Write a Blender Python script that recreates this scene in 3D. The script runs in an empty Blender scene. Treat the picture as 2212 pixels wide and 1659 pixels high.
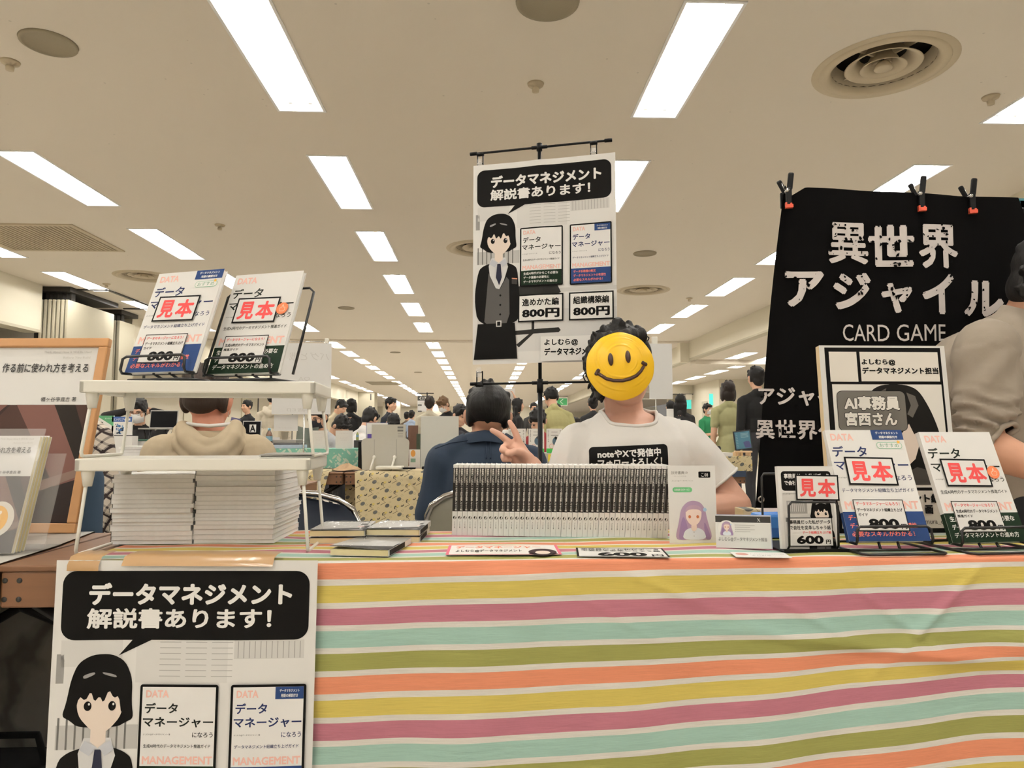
import bpy, bmesh, math, random
import numpy as np
from mathutils import Vector, Matrix, Euler

random.seed(7)
RNG = np.random.default_rng(7)
SC = bpy.context.scene
COL = SC.collection
PI = math.pi

# ------------------------------------------------------------------ camera
FPX, IW, IH = 1550.0, 2212.0, 1659.0
CAMZ = 0.94
cam_data = bpy.data.cameras.new('camera')
cam_data.sensor_width = 36.0
cam_data.lens = FPX / IW * 36.0
cam_data.clip_end = 200.0
cam = bpy.data.objects.new('camera', cam_data)
COL.objects.link(cam)
cam.location = (0, 0, CAMZ)
cam.rotation_euler = (math.radians(90 + 4.02), 0, math.radians(-2.25))
SC.camera = cam
CAM_M = Euler(cam.rotation_euler).to_matrix()

# ------------------------------------------------------------------ world, exposure
world = bpy.data.worlds.new('world')
SC.world = world
world.use_nodes = True
world.node_tree.nodes['Background'].inputs[0].default_value = (1.0, 0.93, 0.84, 1)
world.node_tree.nodes['Background'].inputs[1].default_value = 0.25
SC.view_settings.view_transform = 'Standard'
SC.view_settings.look = 'None'
SC.view_settings.exposure = -0.12
SC.view_settings.gamma = 1.0
SC.view_settings.use_curve_mapping = False
SC.cycles.use_denoising = True
SC.cycles.max_bounces = 7
SC.cycles.diffuse_bounces = 4
SC.cycles.use_adaptive_sampling = True
SC.cycles.adaptive_threshold = 0.025
SC.cycles.transparent_max_bounces = 12
TUBE_STRENGTH = 47.0        # radiance of the fluorescent tubes
TUBE_COLOR = (1.0, 0.97, 0.915)

# ------------------------------------------------------------------ measuring helpers
def ray(px, py):
    return CAM_M @ Vector(((px - IW / 2) / FPX, -(py - IH / 2) / FPX, -1.0))

def at(px, py, y=None, z=None, x=None):
    """where the sight line through a measured point meets the plane y=, z= or x="""
    d = ray(px, py)
    o = cam.location
    if y is not None: t = (y - o.y) / d.y
    elif z is not None: t = (z - o.z) / d.z
    else: t = (x - o.x) / d.x
    return Vector(o) + d * t

def lin(c):
    return tuple((v / 255 / 12.92) if v / 255 <= 0.04045 else ((v / 255 + 0.055) / 1.055) ** 2.4 for v in c)

# ------------------------------------------------------------------ materials
MATS = {}
def mat(name, rgb=(200, 200, 200), rough=0.6, metal=0.0, noise=0.0, nscale=30.0, bump=0.0, bscale=80.0,
        emit=None, alpha=1.0, trans=0.0, spec=0.5, coat=0.0):
    if name in MATS: return MATS[name]
    m = bpy.data.materials.new(name); MATS[name] = m
    m.use_nodes = True
    nt = m.node_tree; b = nt.nodes['Principled BSDF']
    c = lin(rgb) + (1,)
    b.inputs['Base Color'].default_value = c
    b.inputs['Roughness'].default_value = rough
    b.inputs['Metallic'].default_value = metal
    b.inputs['Specular IOR Level'].default_value = spec
    b.inputs['Coat Weight'].default_value = coat
    b.inputs['Alpha'].default_value = alpha
    b.inputs['Transmission Weight'].default_value = trans
    if emit:
        b.inputs['Emission Color'].default_value = tuple(emit[:3]) + (1,)
        b.inputs['Emission Strength'].default_value = emit[3]
    if noise or bump:
        tc = nt.nodes.new('ShaderNodeTexCoord')
    if noise:
        n = nt.nodes.new('ShaderNodeTexNoise'); n.inputs['Scale'].default_value = nscale
        n.inputs['Detail'].default_value = 4
        nt.links.new(tc.outputs['Object'], n.inputs['Vector'])
        mx = nt.nodes.new('ShaderNodeMix'); mx.data_type = 'RGBA'
        mx.inputs['A'].default_value = tuple(min(1, v * (1 - noise)) for v in c[:3]) + (1,)
        mx.inputs['B'].default_value = tuple(min(1, v * (1 + noise)) for v in c[:3]) + (1,)
        nt.links.new(n.outputs['Fac'], mx.inputs['Factor'])
        nt.links.new(mx.outputs['Result'], b.inputs['Base Color'])
    if bump:
        n2 = nt.nodes.new('ShaderNodeTexNoise'); n2.inputs['Scale'].default_value = bscale
        n2.inputs['Detail'].default_value = 3
        nt.links.new(tc.outputs['Object'], n2.inputs['Vector'])
        bp = nt.nodes.new('ShaderNodeBump'); bp.inputs['Strength'].default_value = bump
        bp.inputs['Distance'].default_value = 0.004
        nt.links.new(n2.outputs['Fac'], bp.inputs['Height'])
        nt.links.new(bp.outputs['Normal'], b.inputs['Normal'])
    return m

def ink(rgb):
    """a printing ink or paint: one flat colour per tone"""
    return mat('ink_%d_%d_%d' % tuple(rgb), rgb, rough=0.6, noise=0.02, nscale=12, spec=0.12)

PAPER = mat('paper_white', (226, 224, 220), rough=0.55, noise=0.015, nscale=9)
GLOSSY = mat('coated_paper', (228, 226, 222), rough=0.32, noise=0.01, nscale=7)
BLACK_PLASTIC = mat('black_plastic', (13, 13, 14), rough=0.5, noise=0.1, spec=0.2)
BLACK_WIRE = mat('black_coated_wire', (14, 14, 15), rough=0.35, noise=0.1)
WHITE_PLASTIC = mat('white_plastic', (232, 229, 218), rough=0.4, noise=0.01)
CHROME = mat('chrome', (205, 205, 205), rough=0.14, metal=1.0, noise=0.03)
CLEAR = mat('clear_plastic', (250, 250, 250), rough=0.06, alpha=0.13, spec=0.6, noise=0.01)

# ------------------------------------------------------------------ mesh building
class MB:
    """collects shapes, then links them as ONE mesh object"""
    def __init__(s):
        s.v = []; s.f = []; s.m = []; s.mats = []; s.smooth = []; s.uv = None
    def mi(s, m):
        if m not in s.mats: s.mats.append(m)
        return s.mats.index(m)
    def add(s, verts, faces, m, M=None, smooth=False):
        o = len(s.v)
        if M is not None: verts = [tuple(M @ Vector(v)) for v in verts]
        s.v += [tuple(v) for v in verts]
        k = s.mi(m)
        for f in faces:
            s.f.append([i + o for i in f]); s.m.append(k); s.smooth.append(smooth)
        return s
    def box(s, lo, hi, m, M=None, bev=0.0):
        x0, y0, z0 = lo; x1, y1, z1 = hi
        if bev <= 0:
            v = [(x0, y0, z0), (x1, y0, z0), (x1, y1, z0), (x0, y1, z0), (x0, y0, z1), (x1, y0, z1), (x1, y1, z1), (x0, y1, z1)]
            f = [(0, 3, 2, 1), (4, 5, 6, 7), (0, 1, 5, 4), (1, 2, 6, 5), (2, 3, 7, 6), (3, 0, 4, 7)]
            return s.add(v, f, m, M)
        bm = bmesh.new()
        bmesh.ops.create_cube(bm, size=1.0)
        for v in bm.verts:
            v.co = Vector(((x0 + x1) / 2 + v.co.x * (x1 - x0), (y0 + y1) / 2 + v.co.y * (y1 - y0), (z0 + z1) / 2 + v.co.z * (z1 - z0)))
        bmesh.ops.bevel(bm, geom=bm.edges[:], offset=bev, segments=2, affect='EDGES', profile=0.5)
        bm.verts.index_update()
        s.add([tuple(v.co) for v in bm.verts], [[v.index for v in f.verts] for f in bm.faces], m, M)
        bm.free(); return s
    def tube(s, pts, r, m, n=8, M=None, closed=False, cap=True, radii=None):
        pts = [Vector(p) for p in pts]; N = len(pts)
        vs = []; fs = []
        prev = None
        for i, p in enumerate(pts):
            if closed: d = pts[(i + 1) % N] - pts[i - 1]
            else: d = pts[min(i + 1, N - 1)] - pts[max(i - 1, 0)]
            if d.length < 1e-9: d = Vector((0, 0, 1))
            d.normalize()
            if prev is None:
                a = Vector((0, 0, 1)) if abs(d.z) < 0.9 else Vector((1, 0, 0))
                u = d.cross(a).normalized()
            else:
                u = (prev - d * prev.dot(d))
                u = u.normalized() if u.length > 1e-6 else d.orthogonal().normalized()
            prev = u; w = d.cross(u)
            rr = radii[i] if radii else r
            for k in range(n):
                t = 2 * PI * k / n
                vs.append(p + (u * math.cos(t) + w * math.sin(t)) * rr)
        R = N if closed else N - 1
        for i in range(R):
            for k in range(n):
                a = i * n + k; b = i * n + (k + 1) % n; j = ((i + 1) % N) * n
                fs.append((a, b, j + (k + 1) % n, j + k))
        if cap and not closed:
            fs.append(tuple(range(n - 1, -1, -1))); fs.append(tuple((N - 1) * n + k for k in range(n)))
        return s.add(vs, fs, m, M, True)
    def lathe(s, prof, m, n=32, M=None, smooth=True, cap=False):
        vs = []; fs = []
        for (r, z) in prof:
            for k in range(n):
                t = 2 * PI * k / n; vs.append((r * math.cos(t), r * math.sin(t), z))
        for i in range(len(prof) - 1):
            for k in range(n):
                fs.append((i * n + k, i * n + (k + 1) % n, (i + 1) * n + (k + 1) % n, (i + 1) * n + k))
        if cap:
            L = (len(prof) - 1) * n
            fs.append(tuple(range(n - 1, -1, -1))); fs.append(tuple(L + k for k in range(n)))
        return s.add(vs, fs, m, M, smooth)
    def ball(s, c, r, m, n=12, M=None, rot=None):
        r = (r, r, r) if not hasattr(r, '__len__') else r
        vs = []; fs = []; h = n // 2
        for i in range(h + 1):
            p = PI * i / h
            for k in range(n):
                t = 2 * PI * k / n
                q = Vector((r[0] * math.sin(p) * math.cos(t), r[1] * math.sin(p) * math.sin(t), r[2] * math.cos(p)))
                if rot is not None: q = rot @ q
                vs.append(q + Vector(c))
        for i in range(h):
            for k in range(n):
                fs.append((i * n + k, (i + 1) * n + k, (i + 1) * n + (k + 1) % n, i * n + (k + 1) % n))
        return s.add(vs, fs, m, M, True)
    def prism(s, poly, y0, y1, m, M=None):
        """outline given in x,z; extruded from y0 to y1"""
        n = len(poly)
        v = [(p[0], y0, p[1]) for p in poly] + [(p[0], y1, p[1]) for p in poly]
        f = [tuple(range(n)), tuple(range(2 * n - 1, n - 1, -1))]
        for i in range(n):
            j = (i + 1) % n
            f.append((j, i, n + i, n + j))
        return s.add(v, f, m, M)
    def build(s, name, parent=None, loc=None, rot=None, matrix=None, fix=False):
        me = bpy.data.meshes.new(name)
        me.from_pydata(s.v, [], s.f)
        for m in s.mats: me.materials.append(m)
        me.polygons.foreach_set('material_index', s.m)
        me.polygons.foreach_set('use_smooth', s.smooth)
        if s.uv is not None:
            l = me.uv_layers.new(name='UVMap')
            vi = np.empty(len(me.loops), dtype=np.int32); me.loops.foreach_get('vertex_index', vi)
            l.data.foreach_set('uv', np.asarray(s.uv, dtype=np.float32)[vi].ravel())
        me.validate(); me.update()
        if fix:
            bm = bmesh.new(); bm.from_mesh(me); bmesh.ops.recalc_face_normals(bm, faces=bm.faces); bm.to_mesh(me); bm.free()
        return link(name, me, parent, loc, rot, matrix)

def link(name, me, parent=None, loc=None, rot=None, matrix=None):
    o = bpy.data.objects.new(name, me); COL.objects.link(o)
    if parent is not None: o.parent = parent
    if matrix is not None: o.matrix_basis = matrix
    if loc is not None: o.location = loc
    if rot is not None: o.rotation_euler = rot
    return o

def tag(o, label=None, cat=None, group=None, kind=None):
    if label: o['label'] = label
    if cat: o['category'] = cat
    if group: o['group'] = group
    if kind: o['kind'] = kind
    return o

def thing(name, label, cat, loc=(0, 0, 0), rot=(0, 0, 0), group=None, matrix=None):
    o = bpy.data.objects.new(name, None); COL.objects.link(o)
    o.empty_display_size = 0.05
    o.location = loc; o.rotation_euler = rot
    if matrix is not None: o.matrix_basis = matrix
    return tag(o, label, cat, group)

def dup(root, loc=None, rot=None, label=None, group=None, matrix=None):
    """a copy of a thing with copies of its parts and sub-parts"""
    r = root.copy(); COL.objects.link(r)
    if loc is not None: r.location = loc
    if rot is not None: r.rotation_euler = rot
    if matrix is not None: r.matrix_basis = matrix
    if label: r['label'] = label
    if group: r['group'] = group
    for ch in [c for c in bpy.data.objects if c.parent == root]:
        c = ch.copy(); COL.objects.link(c); c.parent = r
        for g in [q for q in bpy.data.objects if q.parent == ch]:
            d = g.copy(); COL.objects.link(d); d.parent = c
    return r

def TRS(loc, rz=0.0, rx=0.0, ry=0.0):
    return Matrix.Translation(Vector(loc)) @ Matrix.Rotation(rz, 4, 'Z') @ Matrix.Rotation(rx, 4, 'X') @ Matrix.Rotation(ry, 4, 'Y')

def struct(mb, name):
    return tag(mb.build(name), kind='structure')

ORD = ['', 'first', 'second', 'third', 'fourth', 'fifth', 'sixth', 'seventh', 'eighth', 'ninth', 'tenth', 'eleventh', 'twelfth',
       'thirteenth', 'fourteenth', 'fifteenth', 'sixteenth', 'seventeenth', 'eighteenth', 'nineteenth', 'twentieth']
def nth(n):
    if n <= 20: return ORD[n]
    if n == 30: return 'thirtieth'
    if n == 40: return 'fortieth'
    return ('twenty', 'thirty', 'forty')[n // 10 - 2] + '-' + ORD[n % 10]

# ------------------------------------------------------------------ lettering
_txt = {}
def text_mesh(body, bold=0.0, res=2, line=1.0):
    key = (body, round(bold, 3), res, line)
    if key in _txt: return _txt[key]
    c = bpy.data.curves.new('lettering', 'FONT')
    c.body = body; c.size = 1.0; c.offset = bold; c.resolution_u = res; c.space_line = line
    if '\n' in body and all(len(q) <= 1 for q in body.split('\n')): c.align_x = 'CENTER'
    o = bpy.data.objects.new('lettering', c); COL.objects.link(o)
    bpy.context.view_layer.update()
    me = bpy.data.meshes.new_from_object(o.evaluated_get(bpy.context.evaluated_depsgraph_get()))
    bpy.data.objects.remove(o); bpy.data.curves.remove(c)
    n = len(me.vertices); co = np.empty(n * 3); me.vertices.foreach_get('co', co); co = co.reshape(-1, 3)[:, :2]
    fs = [list(p.vertices) for p in me.polygons]
    bpy.data.meshes.remove(me)
    lo = co.min(0) if n else np.zeros(2); hi = co.max(0) if n else np.ones(2)
    _txt[key] = ((co - lo) / np.maximum(hi - lo, 1e-6), fs, hi - lo)
    return _txt[key]

class Print:
    """artwork on a flat sheet: units u to the right, v downwards, from the top left corner; k = metres per unit.
    The sheet lies in x,z and faces -y."""
    def __init__(s, w, h, k, base=None, thick=0.0006, step=0.0002, sub=1, edge=None):
        s.w, s.h, s.k, s.step, s.n = w, h, k, step, 1
        s.mb = MB(); base = base or PAPER
        X, Z = w * k, h * k
        if sub <= 1:
            s.mb.box((0, 0, -Z), (X, thick, 0), base)
        else:
            nu = max(1, int(round(sub * w / max(w, h)))); nv = max(1, int(round(sub * h / max(w, h))))
            for y, fl in ((0, False), (thick, True)):
                v = [(X * i / nu, y, -Z * j / nv) for j in range(nv + 1) for i in range(nu + 1)]
                f = []
                for j in range(nv):
                    for i in range(nu):
                        q = (j * (nu + 1) + i, (j + 1) * (nu + 1) + i, (j + 1) * (nu + 1) + i + 1, j * (nu + 1) + i + 1)
                        f.append(q[::-1] if fl else q)
                s.mb.add(v, f, base, smooth=True)
    def up(s, n=1): s.n += n; return s
    def poly(s, pts, col, layer=None):
        y = -s.step * (layer if layer is not None else s.n)
        pts = [(p[0] * s.k, y, -p[1] * s.k) for p in pts]
        a = sum(pts[i][0] * pts[(i + 1) % len(pts)][2] - pts[(i + 1) % len(pts)][0] * pts[i][2] for i in range(len(pts)))
        if a < 0: pts = pts[::-1]
        s.mb.add(pts, [tuple(range(len(pts)))], ink(col) if not isinstance(col, bpy.types.Material) else col)
        return s
    def curve(s, pts, col, it=2):
        """a shape with its corners rounded off"""
        for _ in range(it):
            q = []
            for i in range(len(pts)):
                a, b = pts[i], pts[(i + 1) % len(pts)]
                q += [(a[0] * .78 + b[0] * .22, a[1] * .78 + b[1] * .22), (a[0] * .22 + b[0] * .78, a[1] * .22 + b[1] * .78)]
            pts = q
        return s.poly(pts, col)
    def rect(s, x0, y0, x1, y1, col, sub=1):
        for i in range(sub):
            a = y0 + (y1 - y0) * i / sub; b = y0 + (y1 - y0) * (i + 1) / sub
            s.poly([(x0, a), (x1, a), (x1, b), (x0, b)], col)
        return s
    def rrect(s, x0, y0, x1, y1, r, col, n=5):
        p = []
        for cx, cy, a0 in ((x1 - r, y0 + r, -90), (x1 - r, y1 - r, 0), (x0 + r, y1 - r, 90), (x0 + r, y0 + r, 180)):
            for i in range(n + 1):
                a = math.radians(a0 + 90 * i / n); p.append((cx + r * math.cos(a), cy + r * math.sin(a)))
        return s.poly(p, col)
    def ell(s, cx, cy, rx, ry, col, n=28, a0=0, a1=360):
        return s.poly([(cx + rx * math.cos(math.radians(a0 + (a1 - a0) * i / n)), cy + ry * math.sin(math.radians(a0 + (a1 - a0) * i / n)))
                       for i in range(n + (0 if a1 - a0 == 360 else 1))], col)
    def line(s, pts, w, col):
        for (a, b) in zip(pts[:-1], pts[1:]):
            a = Vector(a); b = Vector(b); d = (b - a)
            if d.length < 1e-6: continue
            n = Vector((-d.y, d.x)).normalized() * w / 2
            s.poly([tuple(a + n), tuple(b + n), tuple(b - n), tuple(a - n)], col)
        return s
    def frame(s, x0, y0, x1, y1, w, col):
        s.rect(x0, y0, x1, y0 + w, col); s.rect(x0, y1 - w, x1, y1, col)
        s.rect(x0, y0 + w, x0 + w, y1 - w, col); s.rect(x1 - w, y0 + w, x1, y1 - w, col); return s
    def text(s, body, x0, y0, x1, y1, col, bold=0.0, res=2, mirror=False, line=1.0, shear=0.0, rot=0.0):
        co, fs, ext = text_mesh(body, 0.0, res, line)
        y = -s.step * s.n
        pad = bold          # heavy strokes: the same glyphs laid down around a small circle
        if pad > .004:
            qx, qy = pad / (ext[0] + 2 * pad), pad / (ext[1] + 2 * pad)
            ring = [(0, 0)] + [(math.cos(PI / 4 * i), math.sin(PI / 4 * i)) for i in range(8 if pad > .018 else 0)] + ([(1, 1), (-1, 1), (1, -1), (-1, -1)] if pad <= .018 else [])
            base = co * np.array([1 - 2 * qx, 1 - 2 * qy]) + np.array([qx, qy])
            F = []; n0 = len(co)
            for i in range(len(ring)): F += [[q + i * n0 for q in f] for f in fs]
            co = np.concatenate([base + np.array([dx * qx, dy * qy]) for dx, dy in ring]); fs = F
        u = co[:, 0]; v = co[:, 1]
        if mirror: u = 1 - u
        X = x0 + u * (x1 - x0) + shear * (v - .5) * (y1 - y0); Yv = y1 - v * (y1 - y0)
        if rot:
            cx, cy = (x0 + x1) / 2, (y0 + y1) / 2; c, q = math.cos(rot), math.sin(rot)
            X, Yv = cx + (X - cx) * c - (Yv - cy) * q, cy + (X - cx) * q + (Yv - cy) * c
        lay = np.zeros(len(X)) if pad <= .004 else np.repeat(np.arange(len(ring)), n0) * 1.6e-5 / s.step * .0002
        vs = [(a * s.k, y - l, -b * s.k) for a, b, l in zip(X, Yv, lay)]
        fs = [f[::-1] for f in fs] if mirror else fs
        s.mb.add(vs, fs, ink(col) if not isinstance(col, bpy.types.Material) else col)
        return s
    def warp(s, dy, nu=22, nv=30):
        """bend the sheet: cut sheet and inks along one common grid, then push by dy(x, z) interpolated on that grid"""
        mb = s.mb; X, Z = s.w * s.k, s.h * s.k
        me = bpy.data.meshes.new('w'); me.from_pydata(mb.v, [], mb.f)
        me.polygons.foreach_set('material_index', mb.m)
        bm = bmesh.new(); bm.from_mesh(me); bpy.data.meshes.remove(me)
        for i in range(1, nu): bmesh.ops.bisect_plane(bm, geom=bm.verts[:] + bm.edges[:] + bm.faces[:], plane_co=(X * i / nu, 0, 0), plane_no=(1, 0, 0), dist=1e-7)
        for j in range(1, nv): bmesh.ops.bisect_plane(bm, geom=bm.verts[:] + bm.edges[:] + bm.faces[:], plane_co=(0, 0, -Z * j / nv), plane_no=(0, 0, 1), dist=1e-7)
        G = np.array([[dy(X * i / nu, -Z * j / nv) for i in range(nu + 1)] for j in range(nv + 1)])
        bm.verts.index_update(); V = []
        for v in bm.verts:
            a = min(max(v.co.x / X * nu, 0), nu - 1e-6); b = min(max(-v.co.z / Z * nv, 0), nv - 1e-6); i, j = int(a), int(b); a -= i; b -= j
            d = G[j, i] * (1 - a) * (1 - b) + G[j, i + 1] * a * (1 - b) + G[j + 1, i] * (1 - a) * b + G[j + 1, i + 1] * a * b
            V.append((v.co.x, v.co.y + d, v.co.z))
        mb.v = V; mb.f = [[v.index for v in f.verts] for f in bm.faces]; mb.m = [f.material_index for f in bm.faces]; mb.smooth = [False] * len(mb.f)
        bm.free(); return s
    def build(s, name, parent=None, **kw):
        return s.mb.build(name, parent, **kw)


def hem(name, root, blob, near, r, m):
    """a cord along the garment opening closest to a point"""
    if not getattr(blob, 'loops', None): return None
    L = min(blob.loops, key=lambda q: np.linalg.norm(q.mean(0) - np.array(near)))
    k = max(1, len(L) // 60); m_ = MB(); m_.tube([tuple(p) for p in L[::k]], r, m, n=8, closed=True); return m_.build(name, root)

# ------------------------------------------------------------------ soft bodies: many rounded pieces grown into ONE skin
class Blob:
    def __init__(s): s.p = []
    def cap(s, a, b, r0, r1=None, t=0):
        s.p.append(('c', np.array(a, float), np.array(b, float), r0, r0 if r1 is None else r1, t)); return s
    def chain(s, pts, rads, t=0):
        for i in range(len(pts) - 1): s.cap(pts[i], pts[i + 1], rads[i], rads[i + 1], t)
        return s
    def ell(s, c, r, rot=None, t=0):
        R = np.eye(3) if rot is None else np.array(rot.to_matrix() if isinstance(rot, Euler) else rot)
        s.p.append(('e', np.array(c, float), np.array(r, float), R, 0, t)); return s
    def xform(s, M):
        """move everything by a 4x4 matrix (rotation + translation + uniform scale)"""
        A = np.array(M); R = A[:3, :3]; T = A[:3, 3]; k = np.linalg.norm(R[:, 0])
        q = []
        for p in s.p:
            if p[0] == 'c': q.append(('c', R @ p[1] + T, R @ p[2] + T, p[3] * k, p[4] * k, p[5]))
            else: q.append(('e', R @ p[1] + T, p[2] * k, (R / k) @ p[3], 0, p[5]))
        s.p = q; return s
    def raw(s):
        V = []; F = []; o = 0
        for p in s.p:
            if p[0] == 'c':
                a, b, r0, r1 = p[1], p[2], p[3], p[4]
                d = b - a; L = np.linalg.norm(d)
                d = d / L if L > 1e-9 else np.array([0, 0, 1.0])
                u = np.cross(d, [0, 0, 1.0] if abs(d[2]) < .9 else [1.0, 0, 0]); u /= np.linalg.norm(u); w = np.cross(d, u)
                n = 14; rings = []
                for i in range(1, 5):
                    q = PI / 2 * i / 4; rings.append((a - d * r0 * math.cos(q), r0 * math.sin(q)))
                for i in range(0, 4):
                    q = PI / 2 * i / 4; rings.append((b + d * r1 * math.sin(q), r1 * math.cos(q)))
                ct = np.cos(2 * PI * np.arange(n) / n); st = np.sin(2 * PI * np.arange(n) / n)
                vs = [a - d * r0] + [c + r * (ct[k] * u + st[k] * w) for c, r in rings for k in range(n)] + [b + d * r1]
                R = len(rings)
            else:
                n = 18; R = 11
                vs = [p[1] + p[3] @ np.array([0, 0, -p[2][2]])]
                for i in range(1, R + 1):
                    q = PI * i / (R + 1)
                    for k in range(n):
                        t = 2 * PI * k / n
                        vs.append(p[1] + p[3] @ (p[2] * np.array([math.sin(q) * math.cos(t), math.sin(q) * math.sin(t), -math.cos(q)])))
                vs.append(p[1] + p[3] @ np.array([0, 0, p[2][2]]))
            fs = [(0, 1 + (k + 1) % n, 1 + k) for k in range(n)]
            for i in range(R - 1):
                for k in range(n):
                    fs.append((1 + i * n + k, 1 + i * n + (k + 1) % n, 1 + (i + 1) * n + (k + 1) % n, 1 + (i + 1) * n + k))
            e = 1 + R * n
            fs += [(e, 1 + (R - 1) * n + k, 1 + (R - 1) * n + (k + 1) % n) for k in range(n)]
            V += [tuple(v) for v in vs]; F += [tuple(i + o for i in f) for f in fs]; o += len(vs)
        return V, F
    def dist(s, P):
        out = np.empty((len(s.p), len(P)))
        for i, p in enumerate(s.p):
            if p[0] == 'c':
                d = p[2] - p[1]; L2 = max(d @ d, 1e-12)
                t = np.clip(((P - p[1]) @ d) / L2, 0, 1)
                out[i] = np.linalg.norm(P - p[1] - t[:, None] * d, axis=1) - (p[3] + (p[4] - p[3]) * t)
            else:
                q = (P - p[1]) @ p[3] / p[2]; l = np.linalg.norm(q, axis=1)
                out[i] = (l - 1) * p[2].min()
        return out
    def build(s, name, mats, parent=None, voxel=0.012, smooth=4, cut=None, solid=0.0, push=None, matrix=None):
        V, F = s.raw()
        me = bpy.data.meshes.new(name); me.from_pydata(V, [], F)
        o = bpy.data.objects.new(name, me); COL.objects.link(o)
        r = o.modifiers.new('r', 'REMESH'); r.mode = 'VOXEL'; r.voxel_size = voxel; r.adaptivity = 0
        if smooth:
            q = o.modifiers.new('s', 'SMOOTH'); q.factor = 0.5; q.iterations = smooth
        bpy.context.view_layer.update()
        m2 = bpy.data.meshes.new_from_object(o.evaluated_get(bpy.context.evaluated_depsgraph_get()))
        bpy.data.objects.remove(o); bpy.data.meshes.remove(me)
        m2.name = name
        n = len(m2.vertices); co = np.empty(n * 3); m2.vertices.foreach_get('co', co); co = co.reshape(-1, 3)
        if push is not None:
            nr = np.empty(n * 3); m2.vertices.foreach_get('normal', nr); nr = nr.reshape(-1, 3)
            co = co + nr * push(co)[:, None]
            m2.vertices.foreach_set('co', co.ravel())
        if cut is not None:
            kill = cut(co)
            bm = bmesh.new(); bm.from_mesh(m2); bm.verts.ensure_lookup_table()
            bmesh.ops.delete(bm, geom=[bm.verts[i] for i in np.nonzero(kill)[0]], context='VERTS')
            bmesh.ops.delete(bm, geom=[v for v in bm.verts if not v.link_faces], context='VERTS')
            s.loops = []; seen = set()
            for e0 in [e for e in bm.edges if e.is_boundary]:
                if e0 in seen: continue
                lp = [e0.verts[0], e0.verts[1]]; seen.add(e0); go = True
                while go and lp[-1] is not lp[0]:
                    go = False
                    for e1 in lp[-1].link_edges:
                        if e1.is_boundary and e1 not in seen: seen.add(e1); lp.append(e1.other_vert(lp[-1])); go = True; break
                if len(lp) < 16: continue
                lp = lp[:-1] if lp[-1] is lp[0] else lp; P3 = np.array([v.co[:] for v in lp])
                for _ in range(14): P3 = (np.roll(P3, 1, 0) + 2 * P3 + np.roll(P3, -1, 0)) / 4
                for v, q in zip(lp, P3): v.co = q
                s.loops.append(P3)
            if solid: bmesh.ops.solidify(bm, geom=bm.faces[:], thickness=solid)
            bm.to_mesh(m2); bm.free()
        mats = mats if isinstance(mats, (list, tuple)) else [mats]
        for m in mats: m2.materials.append(m)
        nf = len(m2.polygons)
        if len(mats) > 1:
            c = np.empty(nf * 3); m2.polygons.foreach_get('center', c); c = c.reshape(-1, 3)
            idx = np.array([p[5] for p in s.p])[s.dist(c).argmin(0)]
            m2.polygons.foreach_set('material_index', idx.astype(np.int32))
        m2.polygons.foreach_set('use_smooth', np.ones(nf, bool))
        m2.update()
        return link(name, m2, parent, matrix=matrix)
# ------------------------------------------------------------------ the hall
CEIL = 3.0
def P(r, g, b):
    """surface colour of something that reads r,g,b under the hall's warm white light"""
    c = lin((r, g, b)); w = lin((224, 216, 203))
    a = [min(0.93, c[i] / w[i] * 0.80) for i in range(3)]
    return tuple(int(round(255 * ((12.92 * v) if v <= 0.0031308 else (1.055 * v ** (1 / 2.4) - 0.055)))) for v in a)

M_CEIL = mat('ceiling_paint', (226, 217, 202), rough=0.9, noise=0.015, nscale=1.2)
def speckle(m):
    nt = m.node_tree; b = nt.nodes['Principled BSDF']
    src = b.inputs['Base Color'].links[0].from_socket
    tc = nt.nodes.new('ShaderNodeTexCoord')
    v = nt.nodes.new('ShaderNodeTexVoronoi'); v.inputs['Scale'].default_value = 9.0
    n = nt.nodes.new('ShaderNodeTexNoise'); n.inputs['Scale'].default_value = 1.6
    nt.links.new(tc.outputs['Object'], v.inputs['Vector']); nt.links.new(tc.outputs['Object'], n.inputs['Vector'])
    lt = nt.nodes.new('ShaderNodeMath'); lt.operation = 'LESS_THAN'; lt.inputs[1].default_value = 0.06
    gt = nt.nodes.new('ShaderNodeMath'); gt.operation = 'GREATER_THAN'; gt.inputs[1].default_value = 0.56
    mu = nt.nodes.new('ShaderNodeMath'); mu.operation = 'MULTIPLY'
    m2 = nt.nodes.new('ShaderNodeMath'); m2.operation = 'MULTIPLY'; m2.inputs[1].default_value = 0.22
    nt.links.new(v.outputs['Distance'], lt.inputs[0]); nt.links.new(n.outputs['Fac'], gt.inputs[0])
    nt.links.new(lt.outputs[0], mu.inputs[0]); nt.links.new(gt.outputs[0], mu.inputs[1]); nt.links.new(mu.outputs[0], m2.inputs[0])
    mx = nt.nodes.new('ShaderNodeMix'); mx.data_type = 'RGBA'; mx.inputs['B'].default_value = (0.12, 0.1, 0.07, 1)
    nt.links.new(src, mx.inputs['A']); nt.links.new(m2.outputs[0], mx.inputs['Factor'])
    nt.links.new(mx.outputs['Result'], b.inputs['Base Color'])
speckle(M_CEIL)
M_WALL = mat('wall_cream', (226, 219, 200), rough=0.85, noise=0.02, nscale=0.8)
M_TRIMD = mat('dark_trim', (34, 32, 28), rough=0.5, noise=0.1)
M_PANEL = mat('partition_panel', (196, 189, 168), rough=0.7, noise=0.04, nscale=2)
M_RECESS = mat('recess_grey', (204, 197, 180), rough=0.8, noise=0.04)
M_FLOOR = mat('floor_carpet', (206, 199, 188), rough=0.95, noise=0.12, nscale=60)
M_LAMPWHITE = mat('lamp_reflector', (240, 240, 238), rough=0.5, noise=0.01)
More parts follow.
